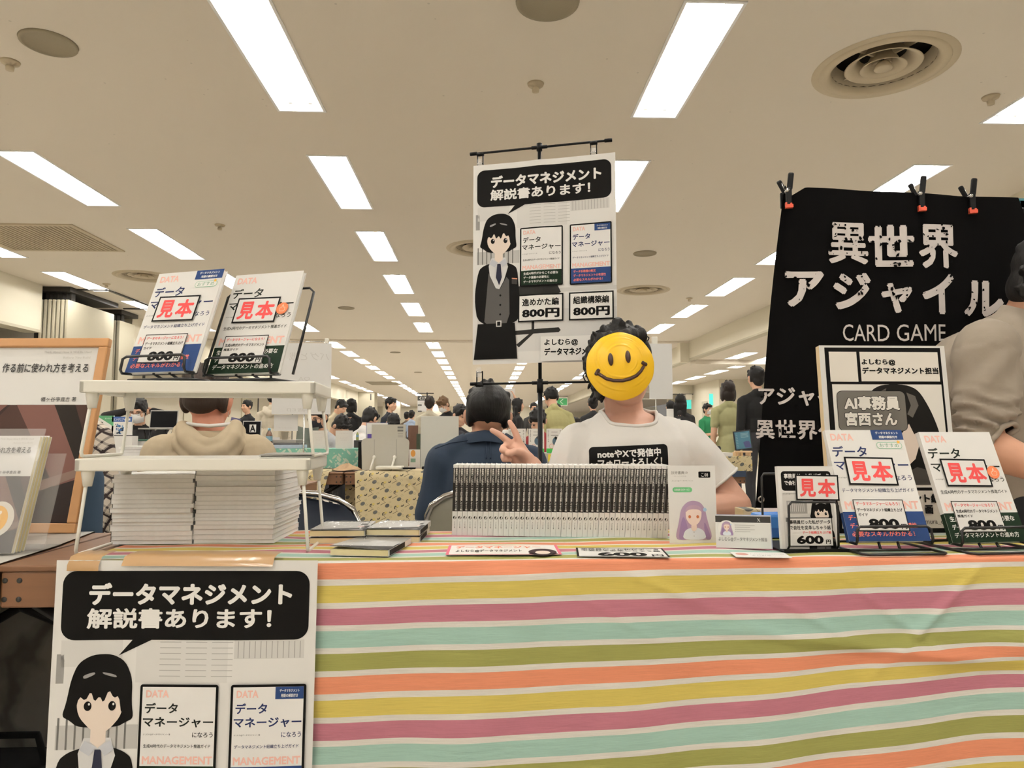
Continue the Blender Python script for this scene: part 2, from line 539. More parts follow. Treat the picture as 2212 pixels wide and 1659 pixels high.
M_TUBE = mat('fluorescent_tube', (255, 255, 255), rough=0.4, emit=TUBE_COLOR + (TUBE_STRENGTH,))
M_VENT = mat('vent_metal', (196, 182, 155), rough=0.6, noise=0.03)
M_VENTDARK = mat('vent_inside', (30, 28, 24), rough=0.9, noise=0.1)

# one shared rhythm of lights: groups of six along the hall, the same in each row
LY = [3.87 + 1.985 * i for i in range(-5, 6)] + [16.55 + 1.9 * i for i in range(6)] + [28.5 + 1.9 * i for i in range(6)] + [40.5 + 1.9 * i for i in range(7)]
LX = [(-5.47, 'row by the folding wall panels'), (-3.43, 'row right of the slatted ceiling grille'),
      (-1.165, 'row over the white shelf rack'), (1.10, 'row behind the hanging poster'), (3.43, 'row beside the boxed soffit')]
LW, LL = 0.145, 0.625
X0, X1, Y0, Y1 = -8.0, 4.55, -8.0, 53.6

mb = MB(); mb.box((-14, -9, -0.1), (13, 54, 0), M_FLOOR); struct(mb, 'floor')

VENTS = [(1908, 146, 'large round ringed air diffuser in the ceiling at upper right'), (1390, 627, 'round ringed air diffuser between the poster and the black banner'),
         (1037, 537, 'round air diffuser partly hidden behind the hanging poster'), (312, 597, 'round air diffuser just above the sample books on the shelf rack')]
VR = 0.335
VXY = [at(px, py, z=CEIL) for px, py, _ in VENTS]
xs = sorted([X0, X1] + [v for (x, _) in LX for v in (x - LW, x + LW)] + [v for p in VXY for v in (p.x - VR, p.x + VR)])
ys = sorted([Y0, Y1] + [v for y in LY for v in (y - LL, y + LL)] + [v for p in VXY for v in (p.y - VR, p.y + VR)])
mb = MB()
for p in VXY:
    v = []; n = 48
    for k in range(n):
        c, s_ = math.cos(2 * PI * k / n), math.sin(2 * PI * k / n); q = VR / max(abs(c), abs(s_))
        v += [(p.x + c * VR * .84, p.y + s_ * VR * .84, CEIL), (p.x + c * q, p.y + s_ * q, CEIL)]
    mb.add(v, [(2 * k, 2 * k + 1, (2 * k + 3) % (2 * n), (2 * k + 2) % (2 * n)) for k in range(n)], M_CEIL)
for i in range(len(xs) - 1):
    for j in range(len(ys) - 1):
        cx, cy = (xs[i] + xs[i + 1]) / 2, (ys[j] + ys[j + 1]) / 2
        if any(abs(cx - x) < LW for x, _ in LX) and any(abs(cy - y) < LL for y in LY): continue
        if any(abs(cx - p.x) < VR and abs(cy - p.y) < VR for p in VXY): continue
        mb.add([(xs[i], ys[j], CEIL), (xs[i], ys[j + 1], CEIL), (xs[i + 1], ys[j + 1], CEIL), (xs[i + 1], ys[j], CEIL)], [(0, 1, 2, 3)], M_CEIL)
mb.box((X0, Y0, CEIL + 0.2), (X1, Y1, CEIL + 0.3), M_CEIL)
struct(mb, 'ceiling')

ANX = 2.60      # lower ceiling over the side bay beyond the soffit
AX = [(6.2, y) for y in [5.6 + 1.9 * i for i in range(0, 10)]] + [(5.43, 14.9)]
xs = sorted([4.55, 10.0] + [v for x in (6.2, 5.43) for v in (x - LW, x + LW)]); ys = sorted([Y0, 53.6] + [v for _, y in AX for v in (y - LL, y + LL)])
mb = MB()
for i in range(len(xs) - 1):
    for j in range(len(ys) - 1):
        cx, cy = (xs[i] + xs[i + 1]) / 2, (ys[j] + ys[j + 1]) / 2
        if any(abs(cx - x) < LW and abs(cy - y) < LL for x, y in AX): continue
        mb.add([(xs[i], ys[j], ANX), (xs[i], ys[j + 1], ANX), (xs[i + 1], ys[j + 1], ANX), (xs[i + 1], ys[j], ANX)], [(0, 1, 2, 3)], M_CEIL)
struct(mb, 'ceiling_bay')
mb = MB(); mb.box((4.55, Y0, ANX), (4.70, 53.6, CEIL), M_WALL)
mb.box((4.545, Y0, ANX - 0.012), (4.71, 53.6, ANX + 0.02), M_PANEL); struct(mb, 'trim_soffit')
mb = MB(); mb.box((X0, 15.62, CEIL - 0.035), (4.55, 15.72, CEIL), M_CEIL); mb.box((X0, 15.9, CEIL - 0.02), (4.55, 15.94, CEIL), M_CEIL); struct(mb, 'trim_crossbeam')
mb = MB(); mb.box((4.7, 15.7, ANX - 0.10), (9.9, 16.1, ANX), M_CEIL); mb.box((4.35, 15.66, ANX - .06), (4.55, 15.9, CEIL), M_WALL); struct(mb, 'trim_bay_crossbeam')

# left side: fascia above a recessed wall, folding partition panels parked at the wall
mb = MB(); mb.box((-6.3, Y0, 2.37), (-6.1, 10.05, CEIL), M_WALL); mb.box((-6.32, Y0, 2.335), (-6.09, 10.05, 2.372), M_PANEL)
mb.box((-6.102, 7.2, 2.52), (-6.075, 9.0, 2.94), M_WALL); struct(mb, 'wall_left_fascia')
mb = MB(); mb.box((-6.3, 12.6, 2.42), (-6.1, 35, CEIL), M_WALL)
for y in (20, 26, 32): mb.box((-6.104, y, 2.55), (-6.09, y + .5, 2.9), M_PANEL)
struct(mb, 'wall_left_fascia_far')
mb = MB(); mb.box((-7.2, Y0, 0), (-7.0, 40, CEIL), M_RECESS)
for y in (13.5, 17, 21, 25, 30): mb.box((-7.0, y, 0), (-6.97, y + 1.4, 2.2), M_PANEL); mb.box((-7.0, y + 1.4, 0), (-6.96, y + 1.5, 2.25), M_TRIMD)
struct(mb, 'wall_left')
def panel_stack(y0, n, x0, x1, w, name, ytop):
    t = thing(name, ytop, 'partition', (x0, y0, 0), group=None)
    for i in range(n):
        a = i * (x1 - x0) / n
        m = MB(); m.box((a + 0.008, 0, 0.02), (a + (x1 - x0) / n - 0.012, w, 2.82), M_PANEL, bev=0.006)
        m.box((a + 0.010, 0.1, 2.82), (a + 0.03, 0.2, 2.95), M_TRIMD); m.build('panel', t)
    m = MB(); m.box((-0.05, -0.02, 2.93), (x1 - x0 + .02, w + 0.05, 2.998), M_TRIMD); m.build('track', t)
    m = MB(); m.box((-0.06, 0.02, 0.02), (-0.005, w, 2.93), M_TRIMD); m.build('seal', t)
    return t
panel_stack(10.15, 7, -6.2, -5.79, 1.25, 'folding_partition', 'parked folding wall panels beside the near end of the high white fascia')
panel_stack(12.0, 5, -6.35, -6.0, 0.5, 'folding_partition', 'smaller dark parked set of wall panels just beyond the bigger set')
mb = MB()
for (a, b) in (((-5.78, 10.3), (-5.35, 10.35)), ((-5.38, 10.3), (-5.33, 11.9)), ((-5.9, 11.86), (-5.35, 11.9))):
    mb.box((a[0], a[1], 2.985), (b[0], b[1], 2.999), M_TRIMD)
struct(mb, 'trim_partition_track')
mb = MB(); mb.box((-6.1, 35, 0), (-5.3, 36, CEIL), M_PANEL); mb.box((-5.5, 34.98, 2.6), (-5.45, 35, 2.9), M_TRIMD); struct(mb, 'wall_left_column')
for k, (px, Y, w) in enumerate(((1192, 38, .38), (845, 46, 1.1), (772, 44, .9), (935, 50.5, 1.2))):
    p = at(px, 938, y=Y); mb = MB(); mb.box((p.x - w / 2, Y, 0), (p.x + w / 2, Y + .5, CEIL), M_WALL); struct(mb, 'wall_column_%s' % ('near', 'middle', 'far', 'end')[k])
mb = MB(); mb.box((-14, 53.4, 0), (13, 53.6, CEIL), M_WALL); struct(mb, 'wall_far')
mb = MB(); mb.box((-14, 40, 0), (-7, 40.2, CEIL), M_WALL); struct(mb, 'wall_far_corner')
mb = MB(); mb.box((-14, -8.2, 0), (13, -8, CEIL + .3), M_WALL); struct(mb, 'wall_back')
# right side
mb = MB(); mb.box((7.07, 21.3, 0), (10, 21.5, ANX), M_WALL); mb.box((7.07, 21.5, 0), (7.2, 24.2, ANX), M_WALL); struct(mb, 'wall_right_return')
mb = MB(); mb.box((9.9, Y0, 0), (10, 21.3, ANX), M_WALL); struct(mb, 'wall_right')
mb = MB(); mb.box((6.2, 24.0, 2.30), (7.2, 24.2, ANX), M_WALL); mb.box((6.1, 23.95, 2.28), (7.2, 24.0, 2.31), M_TRIMD)
mb.box((6.75, 23.7, 2.1), (6.95, 23.95, 2.28), M_RECESS); struct(mb, 'wall_right_lintel')
mb = MB(); mb.box((7.0, 27, 0), (9.9, 27.2, ANX), M_WALL); struct(mb, 'wall_right_far')
mb = MB(); mb.box((7.45, 26.95, 0), (8.4, 27.0, 2.05), M_RECESS); mb.box((7.40, 26.93, 0), (7.45, 27.0, 2.1), M_TRIMD); mb.box((7.4, 26.93, 2.05), (8.45, 27.0, 2.1), M_PANEL); struct(mb, 'door_1')
p0 = at(1521, 873, y=21.28); mb = MB(); mb.box((7.072, 21.9, 0), (7.06, 23.0, 2.0), M_PANEL); struct(mb, 'door_2')

# exit signs: small glowing green boxes on brackets
M_EXIT = mat('exit_sign_green', (40, 190, 160), rough=0.4, emit=(0.12, 0.75, 0.62, 1.1))
def exit_sign(px, py, Y, w, h, lab, br):
    p = at(px, py, y=Y)
    t = thing('exit_sign', lab, 'sign', (p.x, Y, p.z))
    m = MB(); m.box((-w / 2 - .012, -.03, -h / 2 - .012), (w / 2 + .012, .03, h / 2 + .012), WHITE_PLASTIC); m.box(*br, WHITE_PLASTIC); m.build('housing', t)
    m = MB(); m.box((-w / 2, -.034, -h / 2), (w / 2, -.03, h / 2), M_EXIT); m.build('lit_face', t)
exit_sign(1485, 869, 26.8, .30, .98 / 2, 'glowing green exit sign farther back, above the grey door', ((-.02, .03, -.03), (.02, .2, .03)))
exit_sign(1537, 863, 21.9, .16, .5 / 2 + .1, 'glowing green exit sign on the wall behind the green uniformed person', ((.08, -.02, -.03), (.16, .02, .03)))

# ------------------------------------------------------------------ recessed twin tube lights
def trough(detail):
    m = MB(); d = 0.10; i = 0.035
    a = [(-LW, -LL, 0), (LW, -LL, 0), (LW, LL, 0), (-LW, LL, 0)]
    b = [(-LW + i, -LL + .02, d), (LW - i, -LL + .02, d), (LW - i, LL - .02, d), (-LW + i, LL - .02, d)]
    m.add(a + b, [(0, 1, 5, 4), (1, 2, 6, 5), (2, 3, 7, 6), (3, 0, 4, 7), (4, 5, 6, 7)], M_LAMPWHITE)
    e = 0.008
    for lo, hi in (((-LW - e, -LL - e), (LW + e, -LL + e)), ((-LW - e, LL - e), (LW + e, LL + e)), ((-LW - e, -LL), (-LW + e, LL)), ((LW - e, -LL), (LW + e, LL))):
        m.box((lo[0], lo[1], -0.006), (hi[0], hi[1], 0.002), M_LAMPWHITE)
    if detail:
        for x in (-.062, .062):
            for y in (-LL + .03, LL - .05):
                m.box((x - .012, y, .03), (x + .012, y + .02, .1), M_LAMPWHITE)
    return m
def tubes(m, x):
    m.tube([(x, -LL + .045, .055), (x, LL - .045, .055)], 0.0165, M_TUBE, n=8); return m
def make_light():
    t = thing('ceiling_light', '', 'light')
    trough(True).build('reflector', t)
    for x in (-.062, .062): tubes(MB(), x).build('tube', t)
    return t
far_mb = trough(False); tubes(far_mb, -.062); tubes(far_mb, .062)
near0 = None; far0 = None
for (x, rn) in LX:
    k = 0
    for y in LY:
        lab = None
        if y > 3.2: k += 1
        lab = 'twin tube light, %s in the %s' % (nth(k) + ' from front' if k else 'one before the first', rn)
        if y < 16 and y > -10:
            if near0 is None: near0 = make_light(); o = near0; o['label'] = lab
            else: o = dup(near0, label=lab)
        else:
            if far0 is None: far0 = tag(far_mb.build('ceiling_light'), lab, 'light'); o = far0
            else: o = far0.copy(); COL.objects.link(o); o['label'] = lab
        o['group'] = 'recessed ceiling lights'
        o.location = (x, y, CEIL)
k = 0
for (x, y) in AX:
    k += 1
    o = far0.copy(); COL.objects.link(o); o.location = (x, y, ANX)
    o['label'] = 'ceiling light in the lower bay past the soffit, %s from front' % nth(k); o['group'] = 'ceiling lights of the side bay'
    if (x, y) == AX[-1]: o['label'] = 'ceiling light of the lower bay, set beside the soffit alone'

# ------------------------------------------------------------------ things on the ceiling
def diffuser(p, label, R):
    t = thing('air_diffuser', label, 'air vent', (p.x, p.y, CEIL), group='round ceiling diffusers')
    m = MB(); m.lathe([(R * 1.12, -.001), (R * 1.11, -.004), (R * 1.0, -.005)], M_VENT, n=56); m.lathe([(R * 1.0, -.004), (R * .985, -.012), (R * .90, -.016), (R * .84, -.008), (R * .80, .02), (R * .74, .09)], M_VENT, n=56); m.build('outer_ring', t, fix=True)
    m = MB(); m.lathe([(.0, .16), (R * .80, .16), (R * .80, .02)], M_VENTDARK, n=32); m.build('duct', t)
    for (a, b, z) in ((.36, .60, .004), (.18, .36, -.006)):
        m = MB(); m.lathe([(R * a, z + .075), (R * (a * .8 + b * .2), z + .040), (R * (a + b) / 2, z + .018), (R * b * .97, z), (R * b, z + .003), (R * (a + b) / 2, z + .024), (R * a * 1.02, z + .078)], M_VENT, n=48); m.build('cone', t, fix=True)
    m = MB(); m.lathe([(0, -.012), (R * .13, -.012), (R * .145, -.006), (R * .09, .03), (0, .03)], M_VENT, n=28); m.build('centre_disc', t, fix=True)
    m = MB()
    for a in (0.4, 0.4 + PI / 2, 0.4 + PI, 0.4 + PI * 1.5): m.box((.02, -.006, .045), (R * .80, .006, .075), M_VENT, M=Matrix.Rotation(a, 4, 'Z'))
    m.build('spoke', t)
for p, (_, _, l) in zip(VXY, VENTS): diffuser(p, l, VR)
M_SPK = mat('speaker_mesh', (150, 140, 118), rough=0.8, noise=0.08, nscale=200)
def ceiling_speaker(px, py, label, R=0.13):
    p = at(px, py, z=CEIL); m = MB()
    m.lathe([(0, -.006), (R * .86, -.006), (R * .88, -.012), (R, -.010), (R * 1.02, 0), (0, 0)], M_SPK, n=36)
    tag(m.build('ceiling_speaker', loc=(p.x, p.y, CEIL), fix=True), label, 'speaker', 'round ceiling speakers')
ceiling_speaker(105, 92, 'flat round ceiling speaker in the top left corner', .135)
ceiling_speaker(748, 665, 'small round ceiling speaker above the white transparent hanging sheet')
ceiling_speaker(1393, 547, 'flat round ceiling speaker right of the hanging poster')
ceiling_speaker(1183, 4, 'round ceiling fitting cut off by the top edge of the photo', .15)
ceiling_speaker(854, 761, 'tiny round ceiling speaker farther back, left of the poster', .13)
ceiling_speaker(903, 804, 'far round ceiling speaker above the numbered aisle sign', .13)
def detector(px, py, label):
    p = at(px, py, z=CEIL); m = MB()
    m.lathe([(0, -.05), (.02, -.05), (.022, -.03), (.012, -.02), (.045, -.012), (.05, 0), (0, 0)], M_VENT, n=20)
    tag(m.build('sprinkler_head', loc=(p.x, p.y, CEIL), fix=True), label, 'sprinkler', 'ceiling sprinkler heads')
for px, py, l in ((1157, 181, 'sprinkler head high above the hanging poster'), (22, 133, 'sprinkler head at the far left near the corner speaker'),
                  (2140, 209, 'sprinkler head right of the large ringed diffuser'), (475, 486, 'sprinkler head over the small light left of centre'),
                  (230, 613, 'sprinkler head beside the folding wall panels'), (1489, 644, 'sprinkler head left of the black banner near a light')):
    detector(px, py, l)
t = thing('ceiling_grille', 'slatted rectangular return air grille at the left of the ceiling', 'air vent', (-4.66, 7.6, CEIL))
m = MB(); m.box((-.62, -.52, -.012), (.62, -.47, .0), M_VENT); m.box((-.62, .47, -.012), (.62, .52, 0), M_VENT); m.box((-.62, -.47, -.012), (-.57, .47, 0), M_VENT); m.box((.57, -.47, -.012), (.62, .47, 0), M_VENT); m.box((-.6, -.5, -.003), (.6, .5, -.001), M_SPK); m.build('frame', t)
m = MB()
for i in range(24):
    m.box((-.57 + i * .0475, -.47, -.010), (-.57 + i * .0475 + .02, .47, -.004), M_VENT)
m.build('slat', t)
p = at(829, 828, z=CEIL); m = MB(); m.box((-.6, -.9, -.012), (.6, .9, 0), M_SPK)
tag(m.build('ceiling_grille', loc=(p.x, p.y, CEIL)), 'long dark ceiling grille far back at the left', 'air vent')
# ------------------------------------------------------------------ printed artwork
K = (13, 12, 11); W = (236, 234, 230); PINK = (238, 190, 178); RED = (224, 84, 84); BLUE = (42, 66, 114); NAVY = (40, 50, 92); GREEN = (26, 44, 30)
SALM = (236, 128, 110); GREY = (120, 117, 112); LG = (206, 204, 199); SKIN_INK = (232, 216, 202)

def worker_art(s, x, y, k, full=True, grey=(88, 86, 84)):
    """a plain drawing of an office worker with a short dark bob, suit, vest and tie; x,y = top of head, k = scale"""
    def q(p): return [(x + a * k, y + b * k) for a, b in p]
    s.curve(q([(-44, 40), (-50, 78), (-56, 98), (-44, 104), (-30, 116), (30, 116), (44, 108), (56, 102), (52, 78), (52, 40), (40, 12), (18, 0), (-12, 1), (-34, 14)]), K).up()
    s.curve(q([(-60, 168), (-44, 154), (-18, 146), (22, 146), (44, 154), (58, 166), (64, 240), (72, 300), (50, 330), (-60, 330), (-72, 250)]), K).up()
    s.poly(q([(-20, 132), (22, 132), (30, 160), (18, 200), (4, 226), (-6, 226), (-24, 190), (-28, 156)]), (214, 213, 212)).up()
    s.poly(q([(-10, 110), (14, 110), (14, 138), (2, 148), (-10, 138)]), SKIN_INK).up()
    s.curve(q([(-34, 60), (-32, 96), (-10, 120), (4, 126), (18, 120), (38, 96), (40, 60), (20, 44), (-16, 44)]), SKIN_INK).up()
    s.curve(q([(-46, 48), (-44, 92), (-36, 96), (-30, 66), (-20, 74), (-12, 58), (-6, 76), (2, 66), (8, 78), (16, 56), (24, 70), (32, 66), (37, 96), (46, 90), (48, 40), (20, 16), (-20, 16)]), K, 1).up()
    s.curve(q([(-26, 34), (-8, 28), (-6, 32), (-24, 40)]), (150, 148, 146)); s.curve(q([(4, 28), (26, 33), (28, 38), (6, 32)]), (150, 148, 146))
    for ex in (-16, 22): s.ell(x + ex * k, y + 82 * k, 6 * k, 7.5 * k, K)
    s.up()
    for ex in (-14, 24): s.ell(x + ex * k, y + 79 * k, 1.6 * k, 2 * k, W)
    s.poly(q([(-2, 150), (8, 150), (12, 190), (4, 214), (-6, 190)]), (44, 46, 62)).up()
    s.poly(q([(-18, 136), (0, 146), (-10, 160), (-26, 150)]), (196, 198, 204)); s.poly(q([(22, 136), (4, 146), (14, 160), (28, 150)]), (196, 198, 204))
    if full:
        s.poly(q([(-28, 176), (-6, 222), (6, 226), (26, 190), (34, 200), (36, 300), (26, 330), (-22, 336), (-40, 320), (-34, 250)]), grey).up()
        for b in (244, 272, 300): s.ell(x + 8 * k, y + b * k, 3 * k, 3 * k, K)
        s.poly(q([(-60, 326), (52, 326), (60, 430), (-72, 430)]), K).up()
        s.poly(q([(-4, 318), (12, 318), (12, 336), (-4, 336)]), (210, 208, 204)).up()
        s.poly(q([(-1, 321), (9, 321), (9, 333), (-1, 333)]), K)
        s.poly(q([(42, 196), (58, 198), (58, 214), (42, 212)]), (60, 58, 56)); s.poly(q([(42, 194), (58, 196), (58, 199), (42, 197)]), (222, 150, 118))
    return s

def mini_cover(s, x0, y0, x1, y1, blue):
    """one of the two book covers pictured on the poster"""
    c = NAVY if blue else (30, 34, 30); B = BLUE if blue else GREEN; w, h = x1 - x0, y1 - y0
    X = lambda u: x0 + u * w; Y = lambda v: y0 + v * h
    s.rrect(x0 - 4, y0 - 4, x1 + 4, y1 + 4, 4, K).up(); s.rect(x0, y0, x1, y1, (233, 231, 228)).up()
    s.rect(x0, Y(.745), x1, y1, B)
    s.text('DATA', X(.05), Y(.03), X(.36), Y(.10), PINK, .03)
    s.text('データ', X(.04), Y(.15), X(.49), Y(.25), c, .025); s.text('マネージャー', X(.02), Y(.285), X(.98), Y(.38), c, .025)
    s.text('になろう', X(.70), Y(.425), X(.98), Y(.475), c, .01); s.text('よしむら@データマネジメント 著', X(.03), Y(.44), X(.40), Y(.458), K)
    s.text('データマネジメント組織立ち上げガイド' if blue else '生成AI時代のデータマネジメント推進ガイド', X(.04), Y(.54), X(.95), Y(.575), c, .01)
    s.text('MANAGEMENT', X(.03), Y(.652), X(.98), Y(.728), PINK, .03)
    s.up()
    L = ('データ系職種の概況', 'データマネジメントの有望性', '必要なスキルがわかる！') if blue else ('生成AI時代だからこそ必要な', 'データ基盤の必要性と', 'データマネジメントの進め方')
    R = ((.56, .82, .74) if blue else (.86, .64, .84))
    for i in range(3):
        s.text(L[i], X(.06), Y(.775 + .072 * i), X(.06 + R[i]), Y(.822 + .072 * i), SALM if blue else W, .015)
    if blue:
        s.rect(X(.60), y0, x1, Y(.115), BLUE).up(); s.text('データマネジメント', X(.66), Y(.02), X(.94), Y(.05), W, .02); s.text('用語の解説付き', X(.68), Y(.065), X(.92), Y(.098), W, .02)

def poster_art(s):
    u = s
    # pale office background
    for x0, y0, x1, y1, c in ((14, 128, 110, 170, (214, 212, 208)), (132, 130, 280, 196, (218, 216, 212)), (290, 128, 402, 158, (210, 208, 204)), (8, 150, 20, 196, (150, 148, 145)),
                              (12, 262, 140, 300, (190, 188, 184)), (130, 380, 420, 392, (206, 204, 200)), (14, 440, 420, 560, (216, 214, 211))):
        u.rect(x0, y0, x1, y1, c)
    u.up()
    for i in range(12): u.rect(296 + i * 9, 130, 297.2 + i * 9, 157, (160, 158, 154))
    for i in range(7):
        for x0 in (170, 212, 254): u.rect(x0, 131 + i * 9, x0 + 34, 132 + i * 9, (172, 170, 166))
    for i in range(9): u.rect(14 + i * 13, 250, 17 + i * 13, 300, (110, 108, 104))
    # office chair silhouette
    u.poly([(130, 370), (250, 366), (262, 392), (240, 404), (140, 402)], (44, 43, 41)); u.rect(178, 404, 186, 510, (44, 43, 41))
    u.poly([(120, 500), (256, 494), (262, 502), (256, 508), (124, 512)], (44, 43, 41)); u.poly([(178, 505), (186, 508), (140, 548), (132, 540)], (44, 43, 41)); u.up()
    # speech bubble
    u.rrect(12, 17, 408, 128, 22, K, 7); u.poly([(127, 126), (160, 126), (104, 153)], K).up()
    u.text('データマネジメント', 54, 36, 380, 72, W, .045, 3); u.text('解説書あります！', 52, 77, 348, 110, W, .03, 3)
    worker_art(u, 76, 150, 1.0)
    mini_cover(u, 146, 202, 264, 368, False); mini_cover(u, 292, 202, 404, 370, True)
    for x0, x1, t in ((142, 266, '進めかた編'), (290, 408, '組織構築編')):
        u.rect(x0 - 4, 396, x1 + 4, 476, K).up(); u.rect(x0, 400, x1, 472, (236, 234, 230)).up()
        u.text(t, x0 + 8, 408, x1 - 9, 430, K, .03); u.text('800円', x0 + 8, 438, x1 - 7, 465, K, .045)
    u.up().rect(206, 520, 416, 590, (234, 232, 228)).up()
    u.text('よしむら@', 216, 528, 312, 548, K, .035); u.text('データマネジメント担当', 216, 553, 408, 575, K, .045)
    return u

def book_cover(s, blue):
    c = NAVY if blue else (28, 34, 28); B = BLUE if blue else GREEN
    s.rect(0, 192, 182, 257, B)
    s.text('DATA', 10, 9, 63, 26, PINK, .035, 3)
    s.text('データ', 7, 39, 88, 65, c, .02, 3); s.text('マネージャー', 5, 74, 177, 97, c, .02, 3)
    s.text('になろう', 124, 109, 177, 121, c, .008); s.text('よしむら@データマネジメント 著', 6, 112, 62, 116, K)
    s.text('データマネジメント組織立ち上げガイド' if blue else '生成AI時代のデータマネジメント推進ガイド', 9, 139, 174, 148, c, .008)
    s.text('MANAGEMENT', 8, 168, 176, 187, PINK, .035, 3); s.up()
    L = ('データ系職種の概況', 'データマネジメントの有望性', '必要なスキルがわかる！') if blue else ('生成AI時代だからこそ必要な', 'データ基盤の必要性と', 'データマネジメントの進め方')
    R = ((110, 160, 150) if blue else (168, 124, 166))
    for i in range(3): s.text(L[i], 10, 199 + 18 * i, R[i], 211 + 18 * i, SALM if blue else W, .015)
    if blue:
        s.rect(108, 0, 182, 24, BLUE).up(); s.text('データマネジメント', 118, 4, 172, 11, W, .03); s.text('用語の解説付き', 124, 14, 168, 21, W, .03)
        s.rrect(114, 30, 174, 46, 7, (140, 190, 160)).up(); s.rrect(115.2, 31.2, 172.8, 44.8, 6, (234, 232, 228)).up(); s.text('おすすめ', 121, 33, 166, 43, (110, 160, 130), .0)
        s.poly([(167 + 5 * math.cos(a + PI / 2) * (1 if i % 2 == 0 else .5), 30 - 5 * math.sin(a + PI / 2) * (1 if i % 2 == 0 else .5)) for i, a in enumerate([PI / 5 * j for j in range(10)])], (236, 180, 70))
    return s

def sample_tag(parent, w, h, k, loc, rot=0.0, M=None):
    s = Print(100, 58, w / 100, PAPER, 0.0004)
    s.rect(0, 0, 100, 58, K).up(); s.rect(3.5, 3.5, 96.5, 54.5, (232, 229, 226)).up()
    s.text('見', 9, 9, 46, 50, RED, .035, 3); s.text('本', 51, 9, 92, 50, RED, .035, 3)
    return s.build('sample_tag', parent, matrix=Matrix.Translation(Vector(loc)) @ Matrix.Rotation(rot, 4, 'Y'))

def price_tag(parent, kind, w, loc, rot=0.0):
    h = 62 if kind != 600 else 62
    s = Print(100, h, w / 100, PAPER, 0.0004)
    s.frame(0, 0, 100, h, 1.5, K)
    if kind == 600:
        s.text('事務員だった私がデータ', 4, 5, 96, 14, K, .02); s.text('で会社を変革しちゃう話', 4, 17, 96, 26, K, .02)
        s.text('データ組織立ち上げ編', 32, 29, 96, 35, RED, .015); s.text('600', 18, 39, 78, 57, K, .05, 3); s.text('円', 83, 48, 94, 57, K, .03)
    else:
        s.text('データマネージャーになろう！', 5, 5, 92, 12, RED, .015)
        s.text('データマネジメント組織立ち上げ' if kind == 'b' else '生成AI時代のデータマネジメント', 5, 17, 95, 24, K, .02); s.text('ガイド' if kind == 'b' else '推進ガイド', 5, 27, 24 if kind == 'b' else 38, 33, K, .02)
        s.text('800', 22, 38, 82, 58, K, .05, 3); s.text('円', 85, 48, 96, 58, K, .03)
    return s.build('price_tag', parent, matrix=Matrix.Translation(Vector(loc)) @ Matrix.Rotation(rot, 4, 'Y'))

M_PAGES = mat('page_edges', (246, 245, 242), rough=0.85, noise=0.05, nscale=120)
M_CREAM = mat('cream_page_edges', (226, 214, 172), rough=0.85, noise=0.03, nscale=90)

def sample_book(blue, label, M):
    """origin at the bottom centre, cover facing -y"""
    t = thing('sample_book', label, 'book', matrix=M, group='sample copies on wire stands')
    w, h, th = .170, .240, .011; k = w / 182
    m = MB(); m.box((-w / 2 + .001, .0008, .002), (w / 2 - .002, th - .001, h - .002), M_PAGES); m.build('page_block', t)
    s = Print(182, 257, k, GLOSSY, 0.0008, sub=1); book_cover(s, blue)
    Tm = Matrix.Translation((-w / 2, 0, h))
    s.mb.v = [tuple(Tm @ Vector(v)) for v in s.mb.v]
    s.mb.box((-w / 2, .0005, 0), (-w / 2 + .0008, th, h), GLOSSY); s.mb.box((-w / 2, th - .0008, 0), (w / 2, th, h), GLOSSY)
    s.mb.box((-w / 2 - .0001, .0004, 0), (-w / 2, th, h * .25), ink(BLUE if blue else GREEN))
    s.build('cover', t)
    sample_tag(t, .106, .061, 0, (-w / 2 + .027, -.0026, h - .0615), .02)
    price_tag(t, 'b' if blue else 'g', .106, (-w / 2 + (.025 if blue else .022), -.0026, h - .154), .01)
    if not blue:
        s = Print(30, 30, .001, GLOSSY, .0002); s.mb = MB(); s.n = 1
        s.ell(15, 15, 14, 14, (236, 128, 84)).up(); s.ell(15, 15, 12.6, 12.6, (240, 140, 98)).up()
        s.poly([(9, 14), (13, 13), (15, 6), (17.5, 7), (17.5, 12), (22, 12), (22.5, 20), (19, 22.5), (10, 22)], (246, 214, 190)).up(); s.poly([(10.2, 15), (13.6, 14.2), (16, 8), (16.6, 13.2), (21, 13.2), (21.4, 19.5), (18.6, 21.4), (11, 21)], (240, 140, 98))
        s.build('sticker', t, matrix=Matrix.Translation((w / 2 - .042, -.003, h - .078)))
    return t

